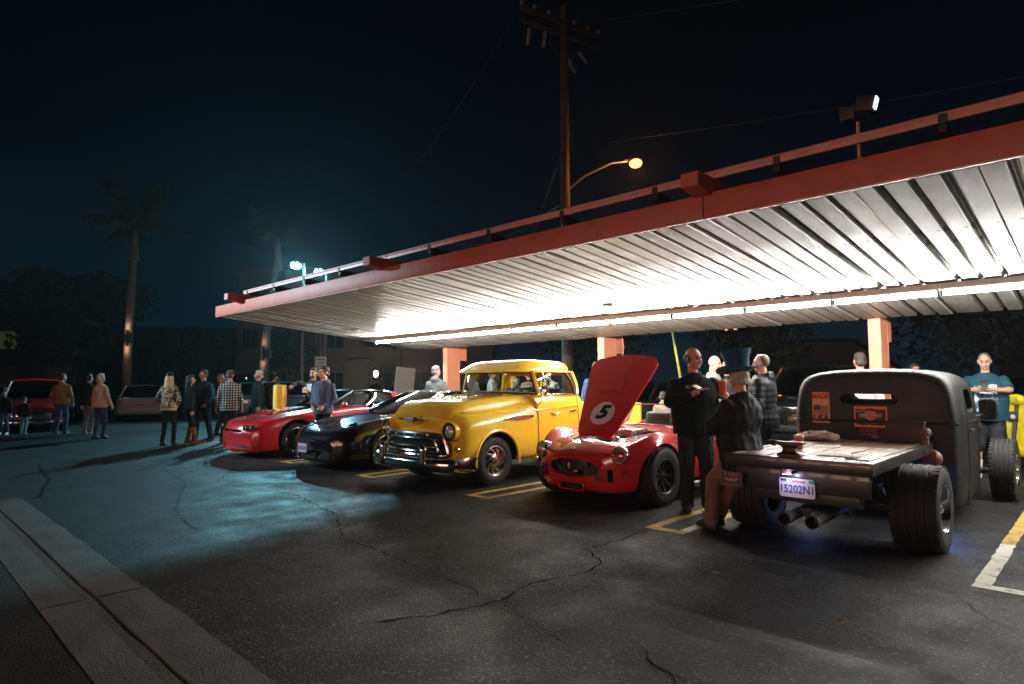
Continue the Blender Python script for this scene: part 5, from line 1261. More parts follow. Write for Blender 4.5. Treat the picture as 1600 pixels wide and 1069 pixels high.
cut(bdy, MB().prism(rrect(1.0, .055, .02), (0, -.2, .225), (1, 0, 0), (0, 0, 1), (0, 1, 0), .32), M_WELL)
for s in (-1, 1):
    hl = MB().prism([(0, 0), (.30, .012), (.33, .05), (.29, .105), (.0, .098)], (s*.47, .058, .545), (s*1, .30, .0), (0, .15, 1), (0, -1, 0), .012).build('headlight', mat('lamp_black', (.02, .02, .022), .12, coat=1), hb, smooth=False)
    for x in (.08, .20): MB().ell((s*(.47+x), .050+.30*x, .597), (.040, .014, .036), None, 12, 8).build('reflector', M_CHROME, hl)
    MB().ell((s*.56, .01+.10, .425), (.09, .03, .022), None, 10, 6).build('bumper_lamp', M_LENS, hb)
    MB().prism([(0, 0), (.20, .0), (.20, .06), (.02, .05)], (s*.44, .075, .20), (s*1, .24, 0), (0, 0, 1), (0, -1, 0), .012).build('brake_duct', M_WELL, hb, smooth=False)
    seam(hb, [(s*.852, 1.62, .18), (s*.872, 1.62, .52), (s*.865, 1.62, .72), (s*.842, 1.62, .85)], .005); seam(hb, [(s*.852, 2.90, .18), (s*.874, 2.90, .54), (s*.868, 2.90, .74), (s*.845, 2.90, .91)], .005)
    MB().tube([(s*.876, 1.45, .475), (s*.880, 2.3, .49), (s*.878, 3.08, .50)], .014, 6).build('side_moulding', P_RED2, hb)
    mirror_pod(hb, (s*.92, 1.98, .99), s, P_RED2)
    MB().tube([(s*.425, .10, .708), (s*.50, .80, .855), (s*.60, 1.60, .91)], .004, 4).build('panel_gap', M_SEAM, hb)
    for y in (.98, 3.56): wheel(hb, (s*.76, y, .325), .325, .23, .235, s, 'mesh', mat('wheel_gloss_black', (.015, .015, .016), .2, coat=1), m_hub=mat('wheel_gloss_black', (.015,)*3))
    MB().lathe([(.232, .105), (.240, .112), (.232, .118)], (s*.76, .98, .325), (s, 0, 0), 32, cap=False).build('rim_ring', M_ALU, hb)
MB().loft([[(x*w, y, z) for x in (-.30, -.22, .22, .30)] for y, z, w in ((.60, .80, .8), (.75, .875, 1), (1.45, .955, 1), (1.60, .925, .9))], closed=False, cap=False).build('bonnet_scoop', P_RED2, hb)
P_BLACK = paint('gloss_black_paint', (.006, .0065, .007), .18)
greenhouse(hb, (.74, 1.72, .935), (.53, 2.42, 1.26), (.76, 4.22, .985), (.53, 3.22, 1.255), P_BLACK, M_TINT, P_BLACK, (.22, .12), (.10, .06), .05, .030)
for s in (-1, 1):
    MB().prism([(0, 0), (.42, .0), (.10, .22), (-.02, .24)], (s*.755, 3.40, .985), (0, 1, 0), (-s*.35, -.25, 1), (s, 0, 0), .02).build('rear_quarter', P_RED2, hb, smooth=False)
MB().loft([[(x, y, z) for y, z in ((4.22, 1.03), (4.32, 1.13), (4.52, 1.145), (4.50, 1.115), (4.40, 1.02))] for x in (-.76, -.5, .5, .76)]).build('tail_spoiler', P_RED2, hb, ang=25)
seats(hb, (-.36, .36), 2.75, .6, 1.10); steering(hb, (.36, 2.12, .98), .17)
MB().tube([(.30, 1.60, .955), (.55, 1.78, .99), (.62, 1.92, 1.02)], .007, 5).build('wiper', M_BLK, hb)
MB().tube([(.78, 1.30, .86), (.78, 1.30, .96)], .005, 5).build('aerial', M_CHROME, hb)

# ================================================================== BLACK REAR-ENGINED COUPE
sp = thing('sports_coupe', 'glossy black low coupe with oval lamps beside the yellow pickup', 'car', (-9.76, 5.16, 0))
st = [(.00, [(0, .20), (.50, .20), (.58, .23), (.62, .30), (.62, .38), (.60, .44), (.54, .49), (.44, .515), (.30, .53), (.15, .535), (0, .535)]),
      (.06, [(0, .14), (.60, .14), (.71, .18), (.755, .30), (.755, .42), (.73, .51), (.66, .575), (.53, .60), (.36, .605), (.18, .61), (0, .61)]),
      (.20, [(0, .12), (.66, .12), (.79, .16), (.83, .32), (.83, .48), (.80, .60), (.72, .675), (.58, .685), (.40, .665), (.2, .66), (0, .66)]),
      (.50, [(0, .12), (.70, .12), (.85, .16), (.885, .34), (.885, .53), (.855, .67), (.76, .76), (.62, .765), (.44, .725), (.22, .715), (0, .715)]),
      (.98, [(0, .12), (.72, .12), (.86, .16), (.895, .36), (.895, .56), (.865, .73), (.77, .83), (.64, .835), (.47, .80), (.24, .795), (0, .795)]),
      (1.50, [(0, .12), (.72, .12), (.85, .16), (.88, .36), (.88, .57), (.86, .75), (.79, .86), (.67, .875), (.5, .875), (.25, .88), (0, .88)]),
      (2.00, [(0, .12), (.72, .12), (.85, .16), (.88, .38), (.88, .58), (.87, .77), (.82, .90), (.70, .92), (.5, .92), (.25, .92), (0, .92)]),
      (2.80, [(0, .12), (.74, .12), (.87, .17), (.90, .40), (.90, .60), (.89, .79), (.83, .92), (.70, .94), (.5, .94), (.25, .94), (0, .94)]),
      (3.40, [(0, .14), (.76, .14), (.90, .20), (.935, .42), (.935, .62), (.915, .80), (.84, .92), (.70, .94), (.5, .94), (.25, .94), (0, .94)]),
      (4.00, [(0, .20), (.72, .20), (.86, .26), (.90, .44), (.90, .62), (.87, .76), (.79, .84), (.66, .87), (.48, .88), (.24, .88), (0, .88)]),
      (4.38, [(0, .30), (.58, .30), (.70, .34), (.74, .46), (.74, .60), (.72, .70), (.65, .75), (.55, .77), (.4, .78), (.2, .78), (0, .78)]),
      (4.44, [(0, .36), (.48, .36), (.58, .40), (.62, .48), (.62, .58), (.60, .65), (.54, .69), (.45, .70), (.33, .71), (.16, .71), (0, .71)])]
sb_ = body('body', bow(st, .22, .88, .9), [P_BLACK], sp, 4, 4)
arches(sb_, (1.00, 3.36), .325, .375, .55, 1.2)
for x, w in ((-.5, .30), (.5, .30), (0, .50)):
    rows = [[(x+w*(k/8-.5), .22*((x+w*(k/8-.5))/.88)**2+yo, .25+z*(1 if 0 < k < 8 else .6)) for k in range(9)] for z, yo in ((-.055, .045), (-.05, .012), (0, .004), (.045, .002), (.05, .04))]
    MB().loft([[r[k] for r in rows] for k in range(9)]).build('air_intake', M_WELL, sp)
for s in (-1, 1):
    o = Vector((s*.655, .40, .655)); d = Vector((s*.22, -.72, .60)).normalized(); u = Vector((s*.95, .28, .0)).normalized(); v = d.cross(u)*(-s) if s > 0 else u.cross(d)
    v = Vector((s*.10, .62, .72)).normalized()
    hl = MB().loft([[o+d*k+u*(.118*q*math.cos(a)+.018*math.sin(a)*s*0)+v*(.165*q*math.sin(a)) for a in (2*math.pi*i/24 for i in range(24))] for q, k in ((1.0, -.05), (1.0, .012), (.9, .020), (.86, .004))], cap=True).build('headlight', P_BLACK, sp)
    MB().loft([[o+d*k+u*(.105*q*math.cos(a))+v*(.150*q*math.sin(a)) for a in (2*math.pi*i/24 for i in range(24))] for q, k in ((1, .010), (.8, .020), (.4, .028), (.02, .03))], cap=True).build('lens', M_LENS, hl)
    for k, q in ((.055, .048), (-.055, .040)): MB().lathe([(q, .012), (q*.7, .0), (.001, -.01)], o+v*k+d*.008, d, 14).build('reflector', M_CHROME, hl)
    ml = MB().loft([[(s*(.60+a*.11), .225+.10*abs(a+.4)+b, .435+z) for b, z in ((0, -h), (-.018, -h*.4), (-.018, h*.4), (0, h))] for a, h in ((-1, .008), (-.5, .018), (.5, .018), (1, .008))]).build('bumper_lamp', M_AMBER, sp, ang=60)
    seam(sp, [(s*.868, 1.58, .17), (s*.886, 1.60, .38), (s*.884, 1.64, .58), (s*.868, 1.68, .76), (s*.82, 1.70, .87)], .005); seam(sp, [(s*.886, 2.84, .18), (s*.905, 2.86, .42), (s*.90, 2.86, .62), (s*.885, 2.84, .80), (s*.83, 2.82, .92)], .005)
    seam(sp, [(s*.48, .30, .695), (s*.52, .9, .818), (s*.60, 1.5, .882)], .004)
    mirror_pod(sp, (s*.93, 1.86, .98), s, P_BLACK, .2, .13)
    for y in (1.00, 3.36): wheel(sp, (s*.775, y, .325), .325, .235, .238, s, 'five', M_ALU, m_hub=M_ALU)
MB().lathe([(.03, 0), (.027, .006), (.001, .008)], (0, .19, .665), (0, -.6, 1), 14).build('nose_crest', M_CHROME, sp)
plate(sp, (-.06, -.055, .37), .29, .15, '', arch=None, m=mat('plate_pinkish', (.60, .42, .42), .4))
greenhouse(sp, (.73, 1.66, .90), (.52, 2.45, 1.245), (.66, 4.00, .885), (.50, 3.05, 1.25), P_BLACK, M_TINT, P_BLACK, (.24, .12), (.06, .04), .05, .030)
seats(sp, (-.36, .36), 2.80, .6, 1.08); steering(sp, (.36, 2.15, .98), .17)
for x in (.10, .45): MB().tube([(x, 1.46, .905), (x+.18, 1.66, .965), (x+.30, 1.80, 1.01)], .007, 5).build('wiper', M_BLK, sp)

# ================================================================== BACKGROUND VEHICLES
def saloon(label, loc, rz, m, L=4.6, W=1.78, H=1.45, belt=.92, kind='saloon', glass=None, group=None, name='parked_car', wheels=True, style='five', lamps='both'):
    """a complete modern car: nose at -y; kind saloon / suv / van"""
    t = thing(name, label, 'car', loc, rz, group); hw_ = W/2; s_ = L/4.6
    suv = kind in ('suv', 'van'); nose = belt-.06 if suv else belt-.20; tail = belt+.02
    def sc_(y, w, zb, top, sh): return (y*s_, [(0, zb), (w*.82, zb), (w*.96, zb+.05), (w, .38), (w, .58), (w*.99, top-.14), (w*.95, top-.04), (w*.86, top-.01), (w*.6, top+sh*.6), (w*.3, top+sh), (0, top+sh)])
    b = body('body', bow([sc_(0, hw_*.80, .30, nose-.16, .0), sc_(.06, hw_*.90, .22, nose-.03, .0), sc_(.2, hw_*.965, .19, nose, .02), sc_(1.0, hw_*1.0, .18, nose+.07, .03), sc_(1.45, hw_, .18, belt, .02), sc_(3.4, hw_*1.0, .19, belt+.01, 0), sc_(4.2, hw_*.97, .22, tail, 0), sc_(4.52, hw_*.92, .26, tail-.02, 0), sc_(4.6, hw_*.84, .34, tail-.12, 0)], .16, hw_, .9), [m], t, 3, 3)
    arches(b, (.86*s_, 3.56*s_), .33, .385, hw_*.6, 1.4, 20)
    C = (hw_*.86, (4.44 if suv else 3.85)*s_, belt+.005); D = (hw_*.70, (4.30 if suv else 3.05)*s_, H-.06)
    greenhouse(t, (hw_*.87, 1.40*s_, belt), (hw_*.72, (1.85 if suv else 2.05)*s_, H-.06), C, D, m, glass or M_TINT, None, (.16, .10), (.06, .04), .06)
    for s in (-1, 1):
        MB().ell((s*hw_*.72, .13, nose-.13), (.15, .07, .06), None, 12, 8).build('headlight', M_LENS, t)
        tl2 = MB().box((s*hw_*.80, 4.565*s_, tail-.16), (.22, .08, .16), Matrix.Rotation(-s*.25, 3, 'Z')).build('tail_lamp', M_TAIL, t, bevel=.02)
        mirror_pod(t, (s*(hw_+.06), 1.62*s_, belt+.06), s, m)
        for y in (.86, 3.56): wheel(t, (s*(hw_-.115), y*s_, .325), .325, .21, .21, s, style, M_ALU)
        for y in (1.55, 2.55): seam(t, [(s*hw_*.97, y*s_, .26), (s*(hw_+.004), y*s_, .5), (s*hw_*.985, y*s_, belt-.10)], .005)
    MB().box((0, -.005, .50), (.9, .05, .12)).build('grille', M_BLK, t, bevel=.01)
    MB().loft([[(x, 4.6*s_+dy-.12*(abs(x)/hw_)**3, .46+dz) for dy, dz in ((-.05, -.10), (.03, -.08), (.045, 0), (.03, .07), (-.05, .09))] for x in (-hw_*.94, -hw_*.7, -.3, 0, .3, hw_*.7, hw_*.94)]).build('rear_bumper', m, t)
    seats(t, (-.38, .38), 2.5*s_, .6, belt+.22)
    return t
P_SILV = paint('silver_paint', (.46, .42, .41), .3); P_PALE = paint('pale_paint', (.52, .56, .56), .3); P_DKRED = paint('dark_red_paint', (.22, .012, .012), .25)
P_DK = paint('dark_grey_paint', (.02, .022, .025), .25); P_BLUE = paint('blue_paint', (.02, .07, .22), .25); P_TEALLIT = paint('white_teal_lit', (.08, .22, .26), .3)  # teal flood light painted into the white estate car's colour
def face(dx, dy): return math.atan2(dy, dx)+math.pi/2
# silver saloon, its tail to the camera
sv = saloon('silver saloon seen from behind, half hidden by the blond woman', (-32.2, 9.1, 0), face(-.80, .28), P_SILV, H=1.44)
plate(sv, (0, 4.61, .66), .46, .15, '', n=(0, 1, 0), u=(-1, 0, 0), m=MATS['plate_pinkish'], arch=None)
saloon('dark parked car behind the foot of the left palm', (-33.5, 6.2, 0), face(-.8, .3), P_DK, H=1.5)
saloon('pale van parked behind the dark haired woman with brown boots', (-34.5, 13.6, 0), face(-.8, .2), P_PALE, H=1.95, belt=1.1, kind='van')
saloon('white estate car with teal light put into its colour behind the bearded man and the thick bollard', (-24.6, 14.9, 0), face(.55, .83), P_TEALLIT, H=1.55, belt=.98, kind='suv')
saloon('dark low car between the black coupe and the first column', (-17.0, 14.2, 0), face(-.15, -1), P_DK, H=1.42)
saloon('dark blue car at the far left edge', (-27.2, 1.7, 0), face(.75, -.55), P_BLUE, H=1.40)
sv2 = saloon('black pickup facing the canopy behind the man in the puffy jacket', (-4.75, 12.6, 0), face(.0, -1), P_BLACK, L=4.9, W=1.95, H=1.78, belt=1.12, kind='suv', name='parked_truck')
for s in (-1, 1):
    lamp_round(sv2, (s*.70, .05, .82), (s*.1, -1, 0), .085, .05)
    MB().tube([(s*.84, 1.46, 1.15), (s*.70, 1.94, 1.72)], .022, 6).build('chrome_pillar', M_CHROME, sv2)
MB().tube([(-.70, 1.90, 1.73), (.70, 1.90, 1.73)], .018, 6).build('windscreen_header', M_CHROME, sv2)
saloon('dark car facing the canopy behind the raised red bonnet', (-9.9, 13.4, 0), face(.0, -1), P_DK, H=1.45)
saloon('dark red car at the right edge beyond the yellow scooter', (1.35, 14.0, 0), face(-.2, -1), P_DKRED, H=1.35, belt=.85)
saloon('black car beyond the phone user at the right', (-1.2, 15.6, 0), face(.05, -1), P_DK, H=1.5)
# red hot rod facing the camera at the far left
rt = thing('show_car', 'red custom car facing the lot at the far left with bluish headlights', 'car', (-23.9, 3.55, 0), face(.97, -.18))
b = body('body', bow([(0, [(0, .26), (.5, .26), (.6, .3), (.66, .4), (.66, .5), (.64, .62), (.6, .70), (.5, .73), (.36, .75), (.2, .76), (0, .76)]), (.1, [(0, .2), (.62, .2), (.76, .25), (.82, .4), (.82, .55), (.80, .70), (.74, .78), (.62, .80), (.44, .83), (.2, .85), (0, .85)]), (.8, [(0, .2), (.66, .2), (.82, .25), (.88, .4), (.88, .6), (.86, .78), (.8, .88), (.66, .90), (.46, .95), (.22, .97), (0, .97)]), (1.5, [(0, .2), (.66, .2), (.82, .25), (.88, .4), (.88, .64), (.87, .86), (.82, .98), (.68, 1.0), (.46, 1.02), (.22, 1.03), (0, 1.03)]), (3.6, [(0, .2), (.66, .2), (.82, .25), (.88, .4), (.88, .64), (.87, .86), (.82, .98), (.68, 1.0), (.46, 1.0), (.22, 1.0), (0, 1.0)]), (4.4, [(0, .3), (.6, .3), (.74, .35), (.8, .45), (.8, .62), (.78, .78), (.73, .88), (.6, .9), (.42, .9), (.2, .9), (0, .9)])], .15, .85, .9), [P_DKRED], rt, 3, 3)
arches(b, (.85, 3.5), .33, .40, .5, 1.3, 20)
greenhouse(rt, (.76, 1.45, 1.02), (.62, 1.85, 1.58), (.76, 3.5, 1.0), (.62, 3.0, 1.58), P_DKRED, M_TINT, P_DKRED, (.16, .1), (.06, .04), .07, .04)
MB().tube([(-.68, 1.70, 1.60), (0, 1.58, 1.64), (.68, 1.70, 1.60)], .035, 8).build('sun_visor', P_RED, rt)
M_BLUGLINT = glow('bluish_glint', (.45, .62, 1.0), 2.2)  # glow put in for the bluish reflection in the headlights
for s in (-1, 1):
    h = lamp_round(rt, (s*.66, .06, .62), (s*.05, -1, 0), .095, .06); MB().ell((s*.66, .03, .62), (.05, .012, .05), None, 10, 6).build('lamp_glint', M_BLUGLINT, h)
    MB().ell((s*.64, .04, .82), (.07, .05, .045), None, 10, 6).build('turn_signal', mat('signal_orange', (.75, .12, .02), .3, emit=(1, .15, .02), estr=.25), rt)
    for y in (.85, 3.5): wheel(rt, (s*.77, y, .33), .33, .20, .21, s, 'dish', M_CHROME)
MB().box((0, -.03, .50), (1.0, .05, .20)).build('grille', M_CHROME, rt, bevel=.015)
for k in range(5): MB().box((0, -.06, .43+k*.035), (.94, .02, .010)).build('grille_bar', M_BLK, rt, smooth=False)
MB().loft([[(x, -.09+.12*(abs(x)/.85)**2+dy, .32+dz) for dy, dz in ((.04, -.05), (-.02, -.04), (-.03, .0), (-.02, .04), (.04, .05))] for x in (-.85, -.5, -.2, .2, .5, .85)]).build('bumper', M_CHROME, rt)

# yellow scooter beside the phone user
P_SC = paint('scooter_yellow', (.74, .62, .01), .25)
sc = thing('scooter', 'bright yellow scooter with an orange turn signal behind the phone user', 'scooter', (-1.12, 12.35, 0), face(-.25, -1))
MB().loft([[(x, y+.06*(1-(x/.26)**2)*-1, z) for x in (-w, -w*.6, 0, w*.6, w)] for z, w, y in ((.28, .10, .02), (.45, .15, .0), (.75, .20, .02), (.98, .17, .08), (1.08, .10, .12))], closed=False, cap=False).build('leg_shield', P_SC, sc)
MB().loft([[(x*w, y, z+dz*h) for x, dz in ((-1, -1), (1, -1), (1, .6), (.6, 1), (-.6, 1), (-1, .6))] for y, z, w, h in ((.14, .34, .15, .10), (.5, .34, .15, .08), (.62, .55, .17, .16), (1.05, .62, .16, .14), (1.30, .66, .08, .08))]).build('body_shell', P_SC, sc)
MB().box((0, .85, .80), (.26, .62, .10)).build('saddle', M_SEAT, sc, bevel=.035)
MB().ell((0, -.22, .32), (.09, .26, .10), None, 12, 8).build('mudguard', P_SC, sc)
MB().tube([(0, -.24, .26), (0, .02, .95), (0, .06, 1.08)], .03, 8).build('fork', M_DARK, sc)
hbm = MB().tube([(-.32, .12, 1.10), (-.12, .06, 1.10), (.12, .06, 1.10), (.32, .12, 1.10)], .018, 8).build('handlebar', M_BLK, sc)
MB().ell((0, .02, 1.12), (.13, .10, .09), None, 12, 8).build('headlight_cowl', P_SC, sc)
MB().ell((0, -.075, 1.12), (.07, .02, .05), None, 10, 6).build('headlight', M_LENS, sc)
for s in (-1, 1):
    MB().ell((s*.17, .0, 1.02), (.05, .03, .03), None, 10, 6).build('turn_signal', mat('signal_orange', (.75, .12, .02), .3), sc)
    MB().tube([(s*.22, .08, 1.10), (s*.27, .06, 1.28)], .008, 6).build('mirror_arm', M_BLK, sc); MB().ell((s*.28, .05, 1.31), (.065, .02, .045), None, 10, 6).build('mirror', M_BLK, sc)
MB().box((-.02, -.062, .86), (.13, .012, .16)).build('badge_panel', M_BLK, sc, bevel=.004); MB().lathe([(.035, 0), (.001, .006)], (-.02, -.068, .86), (0, -1, 0), 12).build('badge', M_PLATE, sc)
for y in (-.26, 1.08): wheel(sc, (0, y, .22), .22, .10, .13, 1, 'dish', M_ALU)
# ================================================================== PEOPLE
SKIN = [mat('skin_pale', (.56, .30, .22), .5, var=.10, vscale=20), mat('skin_tan', (.44, .23, .155), .5, var=.10, vscale=20), mat('skin_ruddy', (.55, .25, .185), .5, var=.12, vscale=20)]
M_EYE = mat('eye_dark', (.02, .015, .012), .2); M_LIP = mat('lips', (.30, .11, .09), .5)
def cloth(name, c, **k):
    a = dict(rough=.9, sheen=0., spec=.18, var=.30, vscale=7, bump=.12, bscale=70); a.update(k)
    return mat(name, c, **a)
def ik(S, W, l1, l2, pole):
    S, W = Vector(S), Vector(W); d = W-S; L = min(d.length, (l1+l2)*.999); d = d.normalized()
    a = (l1*l1-l2*l2+L*L)/(2*L); h = math.sqrt(max(0, l1*l1-a*a)); p = Vector(pole); p = (p-d*p.dot(d)).normalized()
    return S+d*a+p*h, S+d*L
def remesh(ob, vox, smooth=2, wr=None):
    m = ob.modifiers.new('r', 'REMESH'); m.mode = 'VOXEL'; m.voxel_size = vox; m.use_smooth_shade = True
    if smooth:
        s = ob.modifiers.new('s', 'SMOOTH'); s.iterations = smooth; s.factor = .5
    bake(ob); me = ob.data
    if wr:
        fx, fy, fz, amp, seed = wr[:5]; puff = wr[5] if len(wr) > 5 else 0
        n = [v.normal.copy() for v in me.vertices]
        for v, q in zip(me.vertices, n):
            c = v.co; k = mnoise.noise((c.x*fx+seed, c.y*fy, c.z*fz))+.5*mnoise.noise((c.x*fx*2.1, c.y*fy*2.1+seed, c.z*fz*2.1))
            k = (abs(k)*1.2-.4)*amp if puff == 0 else puff*abs(math.sin(c.z*math.pi/.075))+amp*k
            v.co = c+q*k
    me.polygons.foreach_set('use_smooth', [True]*len(me.polygons)); me.update()
    return ob
def ering(c, rx, ry, seg=16):
    return [(c[0]+rx*math.cos(a), c[1]+ry*math.sin(a), c[2]) for a in (2*math.pi*j/seg for j in range(seg))]
_pn = [0]
def person(label, loc, face_dir, H=1.76, g=1.0, skin=0, top=None, legs=None, shoes=None, hair=('short', (.03, .02, .015)), armL=(.27, -.04, .86), armR=(-.27, -.04, .86),
           yaw=0., pitch=0., lean=0., hip=(0, 0, 0), feet=((.10, 0), (-.10, 0)), vox=.017, hem=.86, sleeve=1.0, shorts=False, puff=False, collar='stand', hood=False, group=None, palms=(None, None), curl=.6, wrinkle=.011, female=False, poleL=(.5, .5, -.6), poleR=(-.5, .5, -.6), socks=None, coat_m=None, boots=None, lower=True, beard=None):
    _pn[0] += 1; seed = _pn[0]*3.7; S = H/1.78
    t = thing('person', label, 'person', (loc[0], loc[1], loc[2] if len(loc) > 2 else 0), face(*face_dir), group)
    hp = Vector(hip); Rl = Matrix.Rotation(lean, 3, 'X'); pv = Vector((0, 0, .93))+hp
    def U(p): return pv+Rl @ (Vector(p)-Vector((0, 0, .93)))
    sw = (.150 if female else .180)*(.75+.25*g)
    def tors(e, lo):      # closed torso rings, inflated by e
        gy = .55+.45*g
        pr = [(lo, .188, .142*gy), (.93, .186, .140*gy), (1.02, .168*(.6+.4*g) if not female else .150, .122*gy), (1.12, .166*(.5+.5*g) if not female else .138, .120*gy), (1.26, .180*(.7+.3*g) if not female else .152, .124*gy), (1.36, .188*(.75+.25*g) if not female else .160, .116*gy), (1.42, .178 if not female else .145, .095), (1.458, .120, .074), (1.485, .070, .062), (1.50, .056, .056)]
        rings = []
        for z, rx, ry in pr:
            belly = -.05*(g-1)*math.exp(-((z-1.08)/.16)**2)*3
            rings.append([U(p) for p in ering((0, belly, z), rx*(1 if z > 1.3 else (.75+.25*g))+e, ry+e)])
        return rings
    Ht = Matrix.Rotation(yaw, 3, 'Z') @ Matrix.Rotation(pitch, 3, 'X'); hb_ = Vector((0, -.005, 1.53))
    def Hd(p): return U(hb_+Ht @ (Vector(p)-hb_))
    def hell(mb, c, r, **k):
        o = MB(); o.ell(c, r, None, 14, 10); mb.add([Hd(v) for v in o.v], o.f)
    # limbs
    SL, SR = U((sw, .01, 1.385)), U((-sw, .01, 1.385))
    EL, WL = ik(SL, armL, .285, .255, poleL); ER, WR = ik(SR, armR, .285, .255, poleR)
    hips = [Vector((s*.09, 0, .90))+hp for s in (1, -1)]; ank = [Vector((feet[0][0], feet[0][1]+.03, .085)), Vector((feet[1][0], feet[1][1]+.03, .085))]
    legsj = [ik(h, a, .412, .412, (0.05*(1 if i == 0 else -1), -1, 0)) for i, (h, a) in enumerate(zip(hips, ank))]
    b = MB(); b.loft(tors(-.004, .86))
    b.caps(U((0, .01, 1.44)), Hd((0, .012, 1.575)), .060 if not female else .050, .054 if not female else .046, 12)
    hell(b, (0, .012, 1.685), (.074, .094, .098)); hell(b, (0, -.028, 1.605), (.056, .062, .056)); hell(b, (0, -.055, 1.572), (.030, .035, .024)); hell(b, (0, -.072, 1.700), (.050, .020, .014))
    hell(b, (0, -.088, 1.608), (.026, .014, .014))
    for s in (-1, 1): hell(b, (s*.076, .015, 1.655), (.012, .020, .032)); hell(b, (s*.040, -.062, 1.635), (.024, .026, .022))
    nz = MB(); nz.caps((0, -.088, 1.678), (0, -.112, 1.640), .009, .0165, 8); b.add([Hd(v) for v in nz.v], nz.f)
    for Sh, E_, W_ in ((SL, EL, WL), (SR, ER, WR)):
        b.caps(Sh, E_, .052*(.6+.4*g), .042*(.7+.3*g), 12); b.caps(E_, W_, .040*(.7+.3*g), .027, 12)
    for (k_, a_), h_ in zip(legsj, hips):
        b.caps(h_, k_, .078*(.7+.3*g), .052, 12); b.caps(k_, a_, .054, .036, 12)
        if not boots: b.caps(a_+Vector((0, .02, -.04)), a_+Vector((0, -.14, -.055)), .035, .028, 10)
    hands = []
    for W_, E_, s, pl in ((WL, EL, 1, palms[0]), (WR, ER, -1, palms[1])):
        d = (W_-E_).normalized(); pn = Vector(pl) if pl else Vector((-s, -.25, -.1)); pn = (pn-d*pn.dot(d)).normalized(); wd = d.cross(pn)*s
        b.caps(W_, W_+d*.075+pn*.006, .026, .034, 10, flat=(1, 1)); hands.append((W_, d, pn, wd, s))
    ob = b.build('body', SKIN[skin], t)
    remesh(ob, vox*.72, 1)
    f = MB()              # five fingers on each hand, rooted in the palm
    for W_, d, pn, wd, s in hands:
        for i, (o, ln) in enumerate(((-.030, .072), (-.010, .082), (.010, .078), (.028, .060))):
            r0 = W_+d*.085+wd*o; c1 = curl*.9; p1 = r0+(d*math.cos(c1)+pn*math.sin(c1))*ln*.5; c2 = curl*2.1; p2 = p1+(d*math.cos(c2)+pn*math.sin(c2))*ln*.32; c3 = curl*2.9; p3 = p2+(d*math.cos(c3)+pn*math.sin(c3))*ln*.25
            f.tube([r0-d*.02, r0, p1, p2, p3], [.010, .0105, .0095, .009, .006], 6)
        r0 = W_+d*.035-wd*.030; q = (d*.75-wd*.45+pn*.5).normalized(); p1 = r0+q*.038; q2 = (d*.8+pn*.7+wd*.1).normalized(); f.tube([r0-q*.015, r0, p1, p1+q2*.030], [.012, .0125, .011, .008], 6)
    bm = bmesh.new(); bm.from_mesh(ob.data); fm = bpy.data.meshes.new('f'); fm.from_pydata(f.v, [], f.f); bm.from_mesh(fm); bmesh.ops.recalc_face_normals(bm, faces=bm.faces); bm.to_mesh(ob.data); bm.free(); bpy.data.meshes.remove(fm)
    ob.data.polygons.foreach_set('use_smooth', [True]*len(ob.data.polygons))
    parts = [ob]
    # face details
    e = MB()
    for s in (-1, 1):
        e2 = MB(); e2.ell(Hd((s*.031, -.083, 1.668)), (.0115, .008, .007), None, 8, 6); parts.append(e2.build('eye', M_EYE, t))
    hc = mat('hair_%d' % int(sum(q*1000*(i+1) for i, q in enumerate(hair[1]))), hair[1], .7, var=.4, vscale=60, stretch=(1, 1, .2))
    for s in (-1, 1):
        e2 = MB(); e2.ell(Hd((s*.033, -.091, 1.690)), (.020, .006, .004), None, 8, 6); parts.append(e2.build('eyebrow', hc, t))
    e2 = MB(); e2.ell(Hd((0, -.101, 1.606)), (.022, .006, .0035), None, 10, 6); parts.append(e2.build('mouth', M_LIP, t))
    # hair
    h = MB(); st = hair[0]
    if st in ('short', 'cap', 'long', 'messy'):
        hell(h, (0, .024, 1.706), (.081, .093, .092)); hell(h, (0, -.035, 1.762), (.060, .045, .026)); hell(h, (0, .055, 1.64), (.072, .062, .060))
        for s in (-1, 1): hell(h, (s*.070, .005, 1.68), (.012, .022, .035))
    if st == 'long':
        hell(h, (0, .065, 1.58), (.092, .055, .13)); hell(h, (0, .085, 1.46), (.10, .045, .12))
        for s in (-1, 1): hell(h, (s*.072, .01, 1.60), (.024, .045, .11)); hell(h, (s*.082, .0, 1.48), (.026, .035, .09))
    if st == 'bob':
        hell(h, (0, .024, 1.708), (.088, .098, .094)); hell(h, (0, .055, 1.60), (.098, .070, .085)); hell(h, (0, -.03, 1.765), (.065, .05, .026))
        for s in (-1, 1): hell(h, (s*.078, -.005, 1.62), (.026, .05, .085))
    if st == 'fringe':
        hell(h, (0, .030, 1.670), (.083, .092, .072)); hell(h, (0, .058, 1.73), (.050, .050, .040))
        for s in (-1, 1): hell(h, (s*.068, -.012, 1.655), (.010, .016, .026))
    if st == 'wild':
        hell(h, (0, .036, 1.672), (.086, .088, .074)); hell(h, (0, .070, 1.625), (.074, .042, .050))
        for s in (-1, 1): hell(h, (s*.074, .0, 1.640), (.020, .036, .040)); hell(h, (s*.060, .062, 1.610), (.034, .034, .030))
    if st == 'buzz':
        hell(h, (0, .018, 1.692), (.0765, .092, .097)); 
    if st == 'thin': hell(h, (0, .040, 1.690), (.077, .078, .090))
    if h.v:
        o = h.build('hair', hc, t); remesh(o, vox*.72, 1, (46, 46, 26, (.010 if st in ('wild', 'messy', 'bob') else .005) if st != 'buzz' else 0, seed)); parts.append(o)
